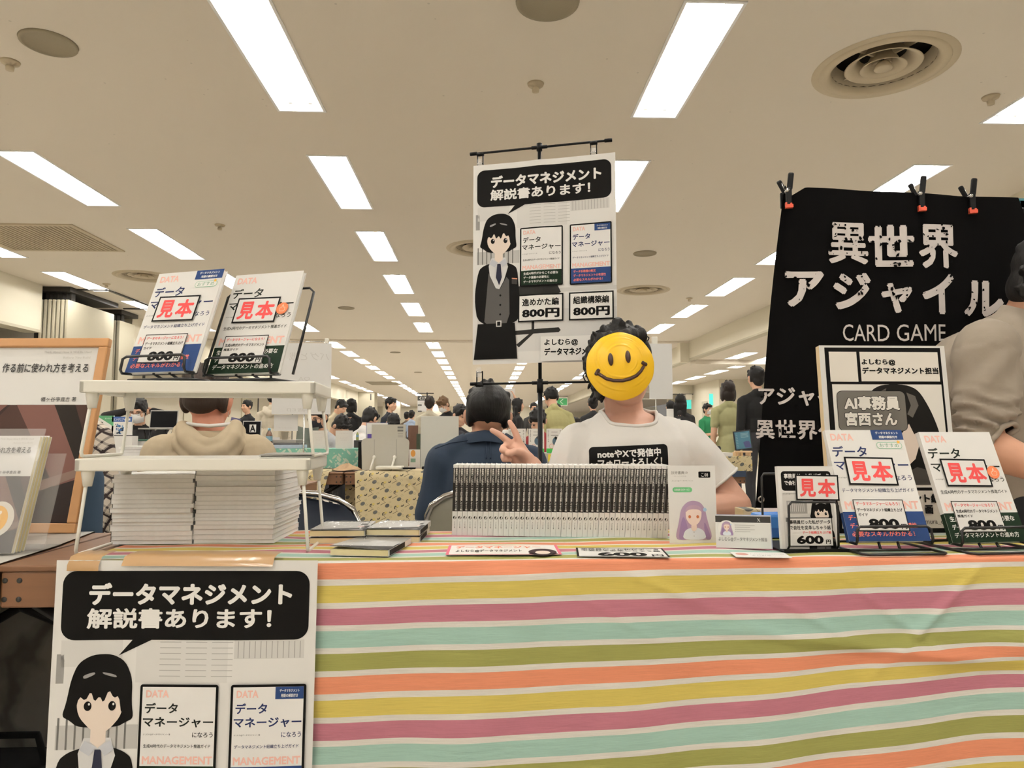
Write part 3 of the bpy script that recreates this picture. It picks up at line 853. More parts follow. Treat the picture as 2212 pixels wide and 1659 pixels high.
def wire_stand(label, M, w=.15, bw=None, tilt=.36, lipx=.078, base=(-.03, .15), back_h=.17, lift=.020):
    """bent black wire stand: base loop on the table, leaning back frame and a front lip. Origin under the book's bottom edge"""
    t = thing('book_stand', label, 'stand', matrix=M, group='black wire book stands')
    r = .0028; z = r
    m = MB(); b0, b1 = base; hw = w / 2
    m.tube([(-hw, b1, z), (-hw, b0 + .01, z), (-hw + .01, b0, z), (hw - .01, b0, z), (hw, b0 + .01, z), (hw, b1, z)], r, BLACK_WIRE)
    m.tube([(-hw, b1, z), (hw, b1, z)], r, BLACK_WIRE)
    m.build('base', t)
    m = MB(); ct, st = math.cos(tilt), math.sin(tilt); y0 = .018
    bh = back_h; hw_ = hw; hw = (bw / .7) if bw else hw
    m.tube([(-hw * .7, y0, lift - .004), (-hw * .7, y0 + bh * st, lift + bh * ct - .01), (-hw * .7 + .012, y0 + bh * st + .003, lift + bh * ct), (hw * .7 - .012, y0 + bh * st + .003, lift + bh * ct), (hw * .7, y0 + bh * st, lift + bh * ct - .01), (hw * .7, y0, lift - .004)], r, BLACK_WIRE)
    hw = hw_
    m.tube([(0, y0 + bh * st * .8, lift + bh * ct * .8), (0, b1, z)], r, BLACK_WIRE)
    m.tube([(-.02, b0 + .055, z), (-.02, y0 - .01, lift - .003)], r, BLACK_WIRE); m.tube([(.02, b0 + .055, z), (.02, y0 - .01, lift - .003)], r, BLACK_WIRE)
    m.tube([(-hw, b0 + .055, z), (hw, b0 + .055, z)], r, BLACK_WIRE)
    m.build('back_frame', t)
    m = MB(); f = -.014
    m.tube([(-lipx, y0, lift - .003), (-lipx, f, lift - .003), (-lipx, f - .004, lift + .004), (-lipx + .002, f - .001, lift + .026), (-lipx + .010, f + .001, lift + .031), (lipx - .010, f + .001, lift + .031), (lipx - .002, f - .001, lift + .026), (lipx, f - .004, lift + .004), (lipx, f, lift - .003), (lipx, y0, lift - .003)], r, BLACK_WIRE)
    m.tube([(-lipx, y0, lift - .003), (lipx, y0, lift - .003)], r, BLACK_WIRE)
    m.build('front_lip', t)
    return t

# ------------------------------------------------------------------ the tables
TZ = 0.70; CZ = 0.7035
M_WOOD = mat('table_wood', (112, 76, 48), rough=0.5, noise=0.22, nscale=9)
def grain(m, sc=(2, 40, 40)):
    nt = m.node_tree
    for n in nt.nodes:
        if n.type == 'TEX_NOISE':
            mp = nt.nodes.new('ShaderNodeMapping'); mp.inputs['Scale'].default_value = sc
            src = n.inputs['Vector'].links[0].from_socket
            nt.links.new(src, mp.inputs['Vector']); nt.links.new(mp.outputs['Vector'], n.inputs['Vector'])
grain(M_WOOD, (.6, 9, 9))
M_STEEL = mat('black_steel', (26, 25, 24), rough=0.45, metal=0.3, noise=0.1)
def folding_table(x0, x1, y0, y1, label):
    t = thing('folding_table', label, 'table', ((x0 + x1) / 2, (y0 + y1) / 2, 0))
    hx, hy = (x1 - x0) / 2, (y1 - y0) / 2
    m = MB(); m.box((-hx, -hy, TZ - .012), (hx, hy, TZ), M_WOOD, bev=.003); m.build('table_top', t)
    m = MB(); m.box((-hx + .006, -hy + .004, TZ - .078), (hx - .006, -hy + .024, TZ - .012), M_WOOD, bev=.004); m.build('front_rail', t)
    m = MB(); m.box((-hx + .006, hy - .024, TZ - .078), (hx - .006, hy - .004, TZ - .012), M_WOOD, bev=.004); m.build('rear_rail', t)
    for s in (-1, 1):
        m = MB(); a = s * (hx - .015); m.box((a - .011, -hy + .024, TZ - .076), (a + .011, hy - .024, TZ - .012), M_WOOD)
        for q in (-1, 1):
            for z in (.028, .062): m.lathe([(0, 0), (.005, 0), (.005, .0012), (0, .0012)], M_TRIMD, n=10, M=Matrix.Translation((a + q * .013 - s * .012, -hy + .004, TZ - z)) @ Matrix.Rotation(PI / 2, 4, 'X'))
        m.build('end_rail', t)
        for q in (-1, 1):
            m = MB(); b = q * (hy - .05); m.box((a - s * .40 - .013, b - .013, 0), (a - s * .40 + .013, b + .013, TZ - .02), M_STEEL, bev=.002); m.build('leg', t)
            m = MB(); m.tube([(a - s * .40, b, .40), (a - s * .03, b, TZ - .08)], .011, M_STEEL, n=6)
            m.build('brace', t)
        m = MB(); m.tube([(a - s * .01, hy - .05, .47), (a - s * .40, hy - .05, .63)], .011, M_STEEL, n=6); m.build('cross_brace', t)
    return t
YF = 1.372
folding_table(-.892, 1.30, YF, YF + .445, 'wooden folding table under the striped cloth, its end grain corner bare at left')
folding_table(-2.75, -.902, YF, YF + .445, 'wooden folding table wearing the marble print cloth at the left edge')

# ------------------------------------------------------------------ striped cloth
def stripe_material():
    m = bpy.data.materials.new('striped_cotton'); m.use_nodes = True
    nt = m.node_tree; b = nt.nodes['Principled BSDF']; b.inputs['Roughness'].default_value = 0.85
    uv = nt.nodes.new('ShaderNodeUVMap'); uv.uv_map = 'UVMap'
    sp = nt.nodes.new('ShaderNodeSeparateXYZ'); nt.links.new(uv.outputs['UV'], sp.inputs[0])
    fr = nt.nodes.new('ShaderNodeMath'); fr.operation = 'FRACT'; nt.links.new(sp.outputs['Y'], fr.inputs[0])
    rp = nt.nodes.new('ShaderNodeValToRGB'); rp.color_ramp.interpolation = 'CONSTANT'
    Q = lambda *v: tuple(int(q * .99) for q in v)
    cols = [Q(216, 136, 102), Q(205, 184, 92), Q(176, 110, 124), Q(160, 193, 180), Q(148, 147, 78)]
    wh = Q(222, 217, 208); el = rp.color_ramp.elements
    el[0].position = 0; el[0].color = lin(cols[0]) + (1,); el[1].position = .148; el[1].color = lin(wh) + (1,)
    for i in range(1, 5):
        e = el.new(.2 * i); e.color = lin(cols[i]) + (1,); e = el.new(.2 * i + .148); e.color = lin(wh) + (1,)
    nt.links.new(fr.outputs[0], rp.inputs[0])
    # slub yarn: streaks along the weave
    mp = nt.nodes.new('ShaderNodeMapping'); mp.inputs['Scale'].default_value = (5, 60, 1); nt.links.new(uv.outputs['UV'], mp.inputs['Vector'])
    n = nt.nodes.new('ShaderNodeTexNoise'); n.inputs['Scale'].default_value = 3; n.inputs['Detail'].default_value = 5; nt.links.new(mp.outputs[0], n.inputs['Vector'])
    mr = nt.nodes.new('ShaderNodeMapRange'); mr.inputs['From Min'].default_value = .3; mr.inputs['From Max'].default_value = .7; mr.inputs['To Min'].default_value = .88; mr.inputs['To Max'].default_value = 1.08
    nt.links.new(n.outputs['Fac'], mr.inputs['Value'])
    mu = nt.nodes.new('ShaderNodeMix'); mu.data_type = 'RGBA'; mu.blend_type = 'MULTIPLY'; mu.inputs['Factor'].default_value = 1
    nt.links.new(rp.outputs[0], mu.inputs['A']); nt.links.new(mr.outputs[0], mu.inputs['B'])
    nt.links.new(mu.outputs['Result'], b.inputs['Base Color'])
    n2 = nt.nodes.new('ShaderNodeTexNoise'); n2.inputs['Scale'].default_value = 14; n2.inputs['Detail'].default_value = 6
    bp = nt.nodes.new('ShaderNodeBump'); bp.inputs['Strength'].default_value = .25; bp.inputs['Distance'].default_value = .01
    nt.links.new(uv.outputs['UV'], n2.inputs['Vector']); nt.links.new(n2.outputs['Fac'], bp.inputs['Height']); nt.links.new(bp.outputs['Normal'], b.inputs['Normal'])
    return m
def sstep(a, b, x):
    t = np.clip((x - a) / (b - a), 0, 1); return t * t * (3 - 2 * t)
def smooth_noise(x, y, seed, n=6, f0=6, f1=26):
    r = np.random.default_rng(seed); o = 0
    for i in range(n):
        f = r.uniform(f0, f1); a = r.uniform(0, 2 * PI); ph = r.uniform(0, 2 * PI)
        o = o + np.sin(f * (x * math.cos(a) + y * math.sin(a)) + ph) / n ** .5
    return o
def striped_cloth():
    nx, nt_, nf = 300, 60, 110
    XL, XR = -.764, 1.22
    xs_ = np.linspace(XL, XR, nx); top = np.linspace(-.43, 0, nt_); fr = np.linspace(0, .66, nf)[1:]
    vs = np.concatenate([top, fr]); Xg, Vg = np.meshgrid(xs_, vs)
    lead = sstep(.0, .03, Vg)
    Y = np.where(Vg < 0, YF - .004 - Vg, YF - .004)
    Z = np.where(Vg < 0, CZ, CZ - Vg)
    cor = np.exp(-(Vg / .012) ** 2)
    Z = Z - .003 * cor * (Vg >= 0) ; Y = Y - .0
    rum = smooth_noise(Xg, Vg, 3, 7, 14, 46)
    Z = Z + np.where(Vg < -.01, .0022 * np.clip(rum, -1.0, 1.5) + .0008, 0) * sstep(.0, .04, -Vg)
    # front: soft vertical swells, slanting creases and the gathered corner at the far right end
    wv = .004 * np.sin(Xg * 9 + 1) + .003 * np.sin(Xg * 23 + Vg * 6) + .0012 * smooth_noise(Xg, Vg, 5, 6, 20, 50)
    for (xa, va, sl, am, wd, ln) in ((.36, .06, -.42, .004, .010, .16), (.24, .10, -.55, .003, .008, .09), (.86, .10, .9, .006, .014, .12), (.70, .16, -.12, .006, .012, .22), (.78, .11, -.8, .004, .010, .10), (-.38, .06, -.22, .003, .010, .16), (.62, .11, -.55, .004, .009, .10), (.93, .19, -.15, .008, .016, .2)):
        dv = Vg - va + sl * (Xg - xa); wv = wv + 1.5 * am * np.exp(-(dv / wd) ** 2) * np.exp(-((Xg - xa) / ln) ** 2)
    g = sstep(.8, 1.06, Xg); fold = np.exp(-((Vg - .165) / .035) ** 2)
    Y = Y - np.where(Vg >= 0, (wv + .006) * lead, 0) - np.where(Vg > 0, .018 * g * fold - .012 * g * np.exp(-((Vg - .205) / .02) ** 2), 0)
    # printed stripes: distance along the cloth, in stripe units
    U = (Xg - (-.35)) / .66
    sh = .0115 * np.clip(U, 0, 1.05) ** 1.3 + .011 * sstep(.3, 1.0, Xg)
    drop = sstep(.10, .26, Vg)
    sh = sh + drop * (.008 * sstep(-.2, .4, Xg) + .050 * sstep(.15, 1.05, Xg) ** 1.6)
    S = Vg + sh + .0015 * np.sin(Xg * 7 + Vg * 10) * (Vg > 0)
    m = MB(); M_ST = stripe_material()
    nv = len(vs)
    verts = np.stack([Xg, Y, Z], -1).reshape(-1, 3)
    # ragged left end that lies askew on the wood
    faces = [(j * nx + i, j * nx + i + 1, (j + 1) * nx + i + 1, (j + 1) * nx + i) for j in range(nv - 1) for i in range(nx - 1)]
    m.add([tuple(v) for v in verts], [f[::-1] for f in faces], M_ST, smooth=True)
    m.uv = np.stack([Xg, (S / .2083)], -1).reshape(-1, 2)
    o = m.build('tablecloth')
    return tag(o, 'striped cotton tablecloth in orange, yellow, mauve, teal and olive', 'tablecloth')
striped_cloth()

M_MARBLE = mat('marble_print_vinyl', (196, 192, 184), rough=0.35, noise=0.0)
def marble(m):
    nt = m.node_tree; b = nt.nodes['Principled BSDF']
    tc = nt.nodes.new('ShaderNodeTexCoord'); w = nt.nodes.new('ShaderNodeTexWave'); w.inputs['Scale'].default_value = 1.1; w.inputs['Distortion'].default_value = 18; w.inputs['Detail'].default_value = 5; w.inputs['Detail Scale'].default_value = 1.6
    nt.links.new(tc.outputs['Object'], w.inputs['Vector'])
    r = nt.nodes.new('ShaderNodeValToRGB'); e = r.color_ramp.elements; e[0].position = .0; e[0].color = lin((134, 131, 125)) + (1,); e[1].position = .34; e[1].color = lin((184, 181, 174)) + (1,)
    q = e.new(.1); q.color = lin((164, 161, 154)) + (1,)
    nt.links.new(w.outputs['Fac'], r.inputs[0]); nt.links.new(r.outputs[0], b.inputs['Base Color'])
marble(M_MARBLE)
m = MB(); zt = CZ
vs_ = []; 
prof = [(YF + .455, .16), (YF + .452, .45), (YF + .45, zt - .01), (YF + .44, zt), (YF + .2, zt + .0005), (YF + .004, zt), (YF - .006, zt - .01), (YF - .008, .5), (YF - .012, .3), (YF - .016, .04)]
edge = [-.94, -.94, -.945, -.95, -.905, -.888, -.889, -.900, -.912, -.925]
nn = 14
for (y, z), e in zip(prof, edge):
    for i in range(nn):
        x = -2.75 + (e + 2.75) * i / (nn - 1); vs_.append((x, y - (.006 * math.sin(i * 1.7) if z < .6 else 0), z))
fs_ = [(j * nn + i, (j + 1) * nn + i, (j + 1) * nn + i + 1, j * nn + i + 1) for j in range(len(prof) - 1) for i in range(nn - 1)]
m.add(vs_, fs_, M_MARBLE, smooth=True)
tag(m.build('tablecloth'), 'grey marble print vinyl cloth on the neighbouring table at left', 'tablecloth')

m = MB(); m.box((-.2, -.12, 0), (.2, .12, .24), mat('dark_shade_fill', (14, 14, 15), rough=.95, noise=.2, bump=.4, bscale=20), bev=.035); m.tube([(-.09, 0, .235), (-.07, 0, .30), (.07, 0, .30), (.09, 0, .235)], .008, mat('dark_shade_fill', (0, 0, 0)))  # added dark block with a loop, standing in for shade under the tables
tag(m.build('shade_block', loc=(-1.02, 1.62, 0)), 'added dark block for the shade under the tables, left of the taped poster', 'shade_block')
# ------------------------------------------------------------------ the two posters
M_TAPE = mat('kraft_tape', (172, 136, 92), rough=0.4, noise=0.05, coat=0.3)
def taped_poster():
    k = .465 / 420; s = Print(420, 594, k, PAPER, 0.0004, sub=10); poster_art(s)
    p = at(125, 1209.5, y=YF - .024)
    t = thing('poster', 'black and white poster taped to the front of the striped cloth', 'poster', matrix=TRS(p, ry=.010))
    s.warp(lambda x, z: .004 * math.sin(x * 14) * min(1, -z * 6) - .003 * math.cos(x * 7)); s.build('printed_sheet', t)
    for (a, b, y0, y1, back) in ((150, 218, 1198, 1231, .03), (267, 592, 1196, 1219.5, .03)):
        m = MB(); n = 8
        q0 = at(a, y1, y=YF - .024) - p; q1 = at(b, y1, y=YF - .024) - p
        rows = [(-.0072, q0.z), (-.0066, -.008), (.004, .006), (.026, .0085), (.06, .0075)]
        v = [(q0.x + (q1.x - q0.x) * i / n, y - .0015, z + .0008 * math.sin(i * 2.1) * (1 if z > -.005 else 0)) for (y, z) in rows for i in range(n + 1)]
        f = [(j * (n + 1) + i, j * (n + 1) + i + 1, (j + 1) * (n + 1) + i + 1, (j + 1) * (n + 1) + i) for j in range(len(rows) - 1) for i in range(n)]
        m.add(v, f, M_TAPE, smooth=True); tag(m.build('tape', t), 'strip of brown kraft tape')
taped_poster()

def poster_stand():
    YL, YR = 2.330, 2.196
    A = at(1022.7, 358.4, y=YL); B = at(1329, 322, y=YR)
    d = Vector((B.x - A.x, B.y - A.y, 0)); wid = d.length; yaw = math.atan2(d.y, d.x)
    k = wid / 420; ctr = at(1167, 600, y=2.272)
    t = thing('poster_stand', 'black pole with two cross bars holding the hanging poster', 'stand', (ctr.x, ctr.y + .02, 0), (0, 0, yaw))
    def pz(py): return at(1167, py, y=2.272).z
    ztop = pz(305); zb0 = pz(313); zb1 = pz(826)
    m = MB(); m.tube([(0, 0, .02), (0, 0, zb1 - .005)], .0078, BLACK_PLASTIC, n=14); m.tube([(0, 0, zb1 - .01), (0, 0, ztop - .01)], .0060, BLACK_PLASTIC, n=12); m.ball((0, 0, ztop - .008), (.009, .009, .008), BLACK_PLASTIC)
    m.lathe([(0, -.012), (.0105, -.012), (.0105, .02), (0, .02)], BLACK_PLASTIC, n=14, M=Matrix.Translation((0, 0, zb1 - .02))); m.build('pole', t)
    for q in range(4):
        a = q * PI / 2 + .5; m = MB(); m.tube([(0, 0, .10), (.30 * math.cos(a), .30 * math.sin(a), .012)], .01, BLACK_PLASTIC); m.build('foot', t)
    for i, z in enumerate((zb0, zb1)):
        L = .226 if i == 0 else .222
        m = MB(); tl = 0
        m.tube([(-L, 0, z), (L, 0, z)], .0038, BLACK_PLASTIC, n=10)
        for e in (-L, L): m.tube([(e - .012, 0, z), (e + .012, 0, z)], .0060, BLACK_PLASTIC, n=10)
        m.tube([(-.026, 0, z), (.026, 0, z)], .0058, BLACK_PLASTIC, n=10); m.lathe([(0, -.012), (.0095, -.012), (.0095, .012), (0, .012)], BLACK_PLASTIC, n=14, M=Matrix.Translation((0, 0, z)))
        m.build('cross_bar', t)
        for cx in (-wid * .5 + .032, wid * .5 - .056):
            sg = -1 if i == 0 else 1
            m = MB(); m.tube([(cx - .012, 0, z - .004), (cx + .012, 0, z - .004)], .0062, BLACK_PLASTIC, n=10)
            m.box((cx - .011, -.003, z + sg * .040 if sg > 0 else z - .042), (cx - .008, .003, z + .042 if sg > 0 else z), BLACK_PLASTIC)
            m.box((cx + .008, -.003, z + sg * .040 - (.04 if sg > 0 else 0) if sg > 0 else z - .042), (cx + .011, .003, z + .042 if sg > 0 else z), BLACK_PLASTIC)
            if sg > 0: m.box((cx - .011, -.003, z), (cx - .008, .003, z + .042), BLACK_PLASTIC)
            c = m.build('clip', t)
            m = MB(); zz = z + sg * .038; m.box((cx - .008, -.016, zz - .016), (cx + .008, -.010, zz + .012), CLEAR); m.box((cx - .006, -.008, zz - .018), (cx + .006, -.003, zz + .018), CLEAR); m.tube([(cx - .009, -.009, zz), (cx + .009, -.009, zz)], .003, CHROME, n=8); m.build('clear_jaw', c)
    s = Print(420, 594, k, PAPER, 0.0004, sub=14); poster_art(s)
    H = 594 * k
    def fn(x, z):
        u = x / wid; v = -z / H
        return -.005 * math.exp(-((u - .47) / .09) ** 2) + .008 * math.sin(u * 3.1) * math.sin(v * 4.0 + .5)
    s.warp(fn, 40, 30)
    p = Vector((A.x, A.y, A.z)); o = s.build('poster', matrix=TRS(p + Vector((0, -.0, 0)), rz=yaw))
    tag(o, 'black and white poster hanging from the pole behind the seated seller', 'poster')
poster_stand()
# ------------------------------------------------------------------ white stackable shelf rack and what is on it
def shelf(name_label, w, d, h, M):
    t = thing('wire_leg_shelf', name_label, 'shelf', matrix=M, group='stacked white shelf units')
    m = MB(); th = .0245
    m.box((0, 0, h - .006), (w, d, h), WHITE_PLASTIC, bev=.0025)
    for lo, hi in (((0, 0), (w, .012)), ((0, d - .012), (w, d)), ((0, 0), (.012, d)), ((w - .012, 0), (w, d))):
        m.box((lo[0], lo[1], h - th), (hi[0], hi[1], h - .0005), WHITE_PLASTIC, bev=.003)
    for i in range(1, 6): m.box((w * i / 6 - .001, .01, h - .013), (w * i / 6 + .001, d - .01, h - .005), WHITE_PLASTIC)
    m.build('tray', t)
    for x, sx in ((.018, -1), (w - .018, 1)):
        ys = (.018, d - .018)
        for y in ys: m = MB(); m.lathe([(.0, h - .012), (.0125, h - .012), (.012, h - th - .005), (.008, h - th - .030), (0, h - th - .030)], WHITE_PLASTIC, n=16, M=Matrix.Translation((x, y, 0))); m.build('socket', t)
        m = MB(); f = .014 * sx; r = .0034
        m.tube([(x, ys[0], h - th), (x + f, ys[0] - .006, .012), (x + f, ys[0] - .002, .0045), (x + f, ys[0] + .008, r), (x + f, ys[1] - .008, r), (x + f, ys[1] + .002, .0045), (x + f, ys[1] + .006, .012), (x, ys[1], h - th)], r, WHITE_PLASTIC, n=10)
        m.build('wire_leg', t)
    return t
SY = 1.43; SYAW = math.radians(3)
pl = at(160, 1004, y=SY); pu = at(170, 834, y=SY)
zl = at(160, 991, y=SY).z; zu = at(170, 820, y=SY).z
shelf('white plastic shelf with wire legs straddling the two stacks of white books', .448, .205, zl - CZ, TRS((pl.x, SY, CZ), rz=SYAW))
shelf('upper white plastic shelf standing on the other one, under two sample books', .452, .205, zu - zl - .001, TRS((pu.x, SY, zl + .0005), rz=SYAW))
# sample copies standing on the upper shelf
for blue, px, py, lab, wd in ((True, 342, 803, 'blue banded sample book on the wire stand atop the white shelf', .15), (False, 522, 806, 'dark green banded sample book on the wire stand atop the white shelf', .15)):
    p = at(px, py, y=1.475); rz = -.33
    wire_stand('black wire stand on the white shelf holding the %s banded sample book' % ('blue' if blue else 'green'), TRS((p.x, p.y, zu + .0005), rz=rz), tilt=.36, base=(-.01, .10), back_h=.20, lift=p.z - zu, bw=None if blue else .108)
    sample_book(blue, lab, TRS(p, rz=rz, rx=-.36))
# leaflets lying on the lower shelf
for i, (dx, dy, r) in enumerate(((.0, 0, .05), (.008, .004, -.06), (-.006, .003, .10), (.004, -.002, .0))):
    m = MB(); m.box((-.052, -.07, 0), (.052, .07, .0016), (PAPER, mat('grey_leaflet', (170, 166, 160), noise=.03))[i % 2], bev=.0005)
    q = at(628, 990, y=1.53)
    tag(m.build('leaflet', matrix=TRS((q.x + dx, q.y + dy, zl + .0005 + i * .0019), rz=r + .1)), 'thin leaflet %s in the fan on the lower shelf' % ('at the bottom', 'second from the bottom', 'second from the top', 'on top')[i], 'leaflet', 'leaflets on the lower shelf')
# stacks of new books under the shelf
def plain_book(th, seed, w=.172, d=.215):
    t = thing('paperback', '', 'book'); r = random.Random(seed)
    m = MB(); m.box((.0008, .001, .0005), (w - .001, d - .001, th - .0005), M_PAGES); m.build('page_block', t)
    m = MB(); m.box((0, 0, 0), (w, d, .0006), GLOSSY); m.box((0, 0, th - .0006), (w, d, th), GLOSSY); m.box((0, .0, 0), (.0006, d, th), mat('dark_book_spine', (30, 38, 34), rough=.4, noise=.1)) ; m.build('cover', t)
    return t
protos = [plain_book(th, i) for i, th in enumerate((.0074, .0088, .0102, .0118))]
used = set()
def stack(px, py, total, nm, where, seed):
    p = at(px, py, z=CZ); r = random.Random(seed); z = CZ + .0015; ths = []
    while sum(ths) < total - .005: ths.append(r.choice((0, 1, 1, 2, 2, 3)) if seed else r.choice((1, 2, 3)))if False else ths.append((.0074, .0088, .0102, .0118)[r.randrange(4)])
    n = len(ths)
    for i, th in enumerate(ths):
        k = (.0074, .0088, .0102, .0118).index(th); lab = 'white paperback, %s from the top of the %s' % (nth(n - i), where)
        loc = (p.x + r.uniform(-.003, .003), p.y + r.uniform(-.002, .004), z)
        if k not in used: used.add(k); o = protos[k]; o.location = loc; o['label'] = lab
        else: o = dup(protos[k], loc=loc, label=lab)
        o['group'] = nm; o.rotation_euler = (0, 0, r.uniform(-.012, .012)); z += th + .0001
stack(236, 1178, .152, 'white books stacked under the shelf', 'stack nearer the framed print', 3)
stack(417, 1176, .150, 'white books stacked under the shelf', 'stack nearer the wrapped comics', 8)

# ------------------------------------------------------------------ standing row of comics
SW, SH, SD = .0117, .1635, .116
def spine_book():
    t = thing('comic_paperback', '', 'book')
    m = MB(); m.box((.0006, .0008, .001), (SW - .0006, SD - .001, SH - .0012), M_PAGES); m.build('page_block', t)
    s = Print(12, 170, .1635 / 170, GLOSSY, .0006, step=.00012)
    s.rect(0, 7.5, 12, 112, (44, 41, 38)).up()
    s.text('\n'.join('事務員だった私がデータで会社を変革しちゃう話'), 6.0, 9, 11.0, 110, (222, 219, 212), .03, 1, line=.95)
    s.rect(1.3, 9, 4.2, 43, (196, 192, 184)).up(); s.text('\n'.join('データ組織立ち上げ編'), 1.8, 10, 3.8, 42, (60, 57, 52), .02, 1)
    s.ell(6, 127, 3.9, 3.9, (24, 22, 20), 20).up(); s.ell(7, 125.6, 1.9, 2.1, (222, 219, 212), 14); s.poly([(3.6, 128.6), (6, 127), (9, 129), (6, 130.6)], (222, 219, 212))
    s.text('\n'.join('よしむら著'), 5.0, 136, 7.2, 152, (60, 57, 52), .01, 1)
    Tm = Matrix.Translation((0, 0, SH)); s.mb.v = [tuple(Tm @ Vector(v)) for v in s.mb.v]
    s.mb.box((0, .0005, 0), (.0006, SD, SH), GLOSSY); s.mb.box((SW - .0006, .0005, 0), (SW, SD, SH), GLOSSY)
    s.build('cover', t); return t
sb = spine_book(); N = 41
a = at(976, 1158.5, z=CZ); b = at(1443, 1165, z=CZ)
for i in range(N):
    f = i / N; lean = math.radians(1.0 + 3.6 * f)
    M = TRS((a.x + (b.x - a.x) * f, a.y + (b.y - a.y) * f + random.uniform(-.0012, .0012), CZ + .002 + SW * math.sin(lean)), ry=lean, rz=-.05)
    lab = 'black and white comic, %s from the left in the standing row' % nth(i + 1)
    if i == 0: sb.matrix_basis = M; sb['label'] = lab; o = sb
    else: o = dup(sb, matrix=M, label=lab)
    o['group'] = 'comics standing spine out in a row'

# ------------------------------------------------------------------ film wrapped comics lying flat
M_WRAP = mat('shrink_film', (255, 255, 255), rough=.04, alpha=.07, spec=1.0, coat=1.0, bump=1.0, bscale=55)
def lying_comic(label, M, curl):
    t = thing('wrapped_comic', label, 'book', matrix=M, group='film wrapped comics lying by the shelf')
    w, d, th = .118, .166, .0125
    m = MB(); m.box((.001, .001, .0008), (w - .002, d - .001, th - .0008), M_CREAM); m.build('page_block', t)
    s = Print(118, 166, .001, mat('comic_cover_white', (136, 134, 130), rough=.3, noise=.05), .0006)
    s.rrect(6, 6, 108, 46, 8, K); s.rect(0, 120, 118, 166, (34, 32, 31)); s.rect(64, 86, 118, 120, (24, 23, 22)); s.up().text('事務員だった私がデータ', 10, 12, 104, 24, W, .03); s.text('で会社を変革しちゃう話', 10, 28, 104, 40, W, .03)
    s.rect(8, 54, 50, 84, (214, 211, 206)); s.rect(60, 52, 110, 76, (70, 68, 66)); s.curve([(6, 128), (40, 122), (62, 134), (58, 158), (20, 160)], (226, 223, 218)); s.curve([(66, 92), (100, 90), (112, 104), (86, 114)], (222, 190, 186)); s.poly([(70, 126), (112, 122), (104, 140), (80, 138)], (206, 203, 198)); s.poly([(74, 146), (110, 148), (112, 160), (84, 162)], (150, 147, 143))
    s.up().curve([(14, 92), (40, 88), (58, 100), (56, 122), (16, 122)], K); s.up().ell(36, 110, 13, 10, SKIN_INK)
    R = Matrix.Translation((0, d, th)) @ Matrix.Rotation(-PI / 2, 4, 'X')
    s.mb.v = [tuple(R @ Vector(v)) for v in s.mb.v]
    s.mb.box((w - .0008, 0, 0), (w, d, th), GLOSSY); s.mb.box((w, .006, .001), (w + .0002, d - .05, th - .001), ink(K)); s.mb.box((0, 0, 0), (w, d, .0006), GLOSSY)
    s.mb.v = [(x, y, z + (curl * max(0, 1 - y / .09) ** 2 * max(0, 1 - x / .11) if z > th * .9 else 0)) for x, y, z in s.mb.v]
    s.build('cover', t)
    n = 10; m = MB(); r = np.random.default_rng(int(abs(M[0][3]) * 9999))
    v = []; h = r.normal(0, .0019, (n + 1, n + 1))
    for j in range(n + 1):
        for i in range(n + 1):
            x, y = w * i / n, d * j / n; v.append((x * 1.03 - .002, y * 1.03 - .003, th + .0016 + abs(h[j, i]) + curl * max(0, 1 - y / .09) ** 2 * max(0, 1 - x / .11) - (.004 if i in (0, n) or j in (0, n) else 0)))
    m.add(v, [(j * (n + 1) + i, j * (n + 1) + i + 1, (j + 1) * (n + 1) + i + 1, (j + 1) * (n + 1) + i) for j in range(n) for i in range(n)], M_WRAP, smooth=False); tag(m.build('film_wrap', t), 'crinkled clear film')
    return t
for px, py, lv, rz, lab, cu in ((668, 1177, 0, .0, 'wrapped comic at the bottom of the pair beside the shelf leg', 0), (668, 1177, 1, .01, 'wrapped comic on top of the pair beside the shelf leg', .002),
                                (790, 1174, 0, -.05, 'wrapped comic at the bottom of the pair nearest the standing row', 0), (790, 1174, 1, -.07, 'wrapped comic on top of the pair nearest the standing row', .003),
                                (712, 1202, 0, -.16, 'wrapped comic lying alone in front of the two pairs', .007)):
    p = at(px, py, z=CZ); lying_comic(lab, TRS((p.x, p.y, CZ + .002 + lv * .0155), rz=rz), cu)

# ------------------------------------------------------------------ papers lying on the cloth
def flat_print(s, px, py, rz, name, lab, cat, group=None):
    """px,py: near left corner on the table"""
    p = at(px, py, z=CZ + .004); h = s.h * s.k
    M = TRS((p.x, p.y, CZ + .0042), rz=rz) @ Matrix.Translation((0, h, 0)) @ Matrix.Rotation(-PI / 2, 4, 'X')
    return tag(s.build(name, matrix=M), lab, cat, group)
s = Print(226, 118, .001, PAPER, .0004); s.rect(0, 0, 226, 118, (214, 110, 130)).up(); s.rect(6, 4, 220, 114, (236, 233, 228)).up()
s.text('データマネージャー', 16, 12, 190, 44, (232, 122, 84), .03); s.text('よしむら@データマネジメント', 18, 58, 150, 92, (60, 57, 54), .03); s.ell(190, 92, 28, 40, (60, 44, 46)); s.rect(162, 108, 218, 114, (60, 44, 46)); s.up().ell(190, 98, 15, 20, SKIN_INK)
flat_print(s, 962, 1199, -.01, 'flyer', 'pink edged flyer lying flat in front of the standing comics', 'flyer')
s = Print(176, 106, .001, PAPER, .0004); s.frame(0, 0, 176, 106, 4, K); s.text('事務員だった私がデータ', 10, 10, 166, 26, K, .02); s.text('で会社を変革しちゃう話', 10, 30, 166, 44, K, .02); s.text('600', 40, 56, 136, 98, K, .05, 3); s.text('円', 144, 76, 166, 98, K, .03)
flat_print(s, 1247, 1202, -.10, 'price_card', 'black bordered price card lying flat before the standing comics', 'price card')
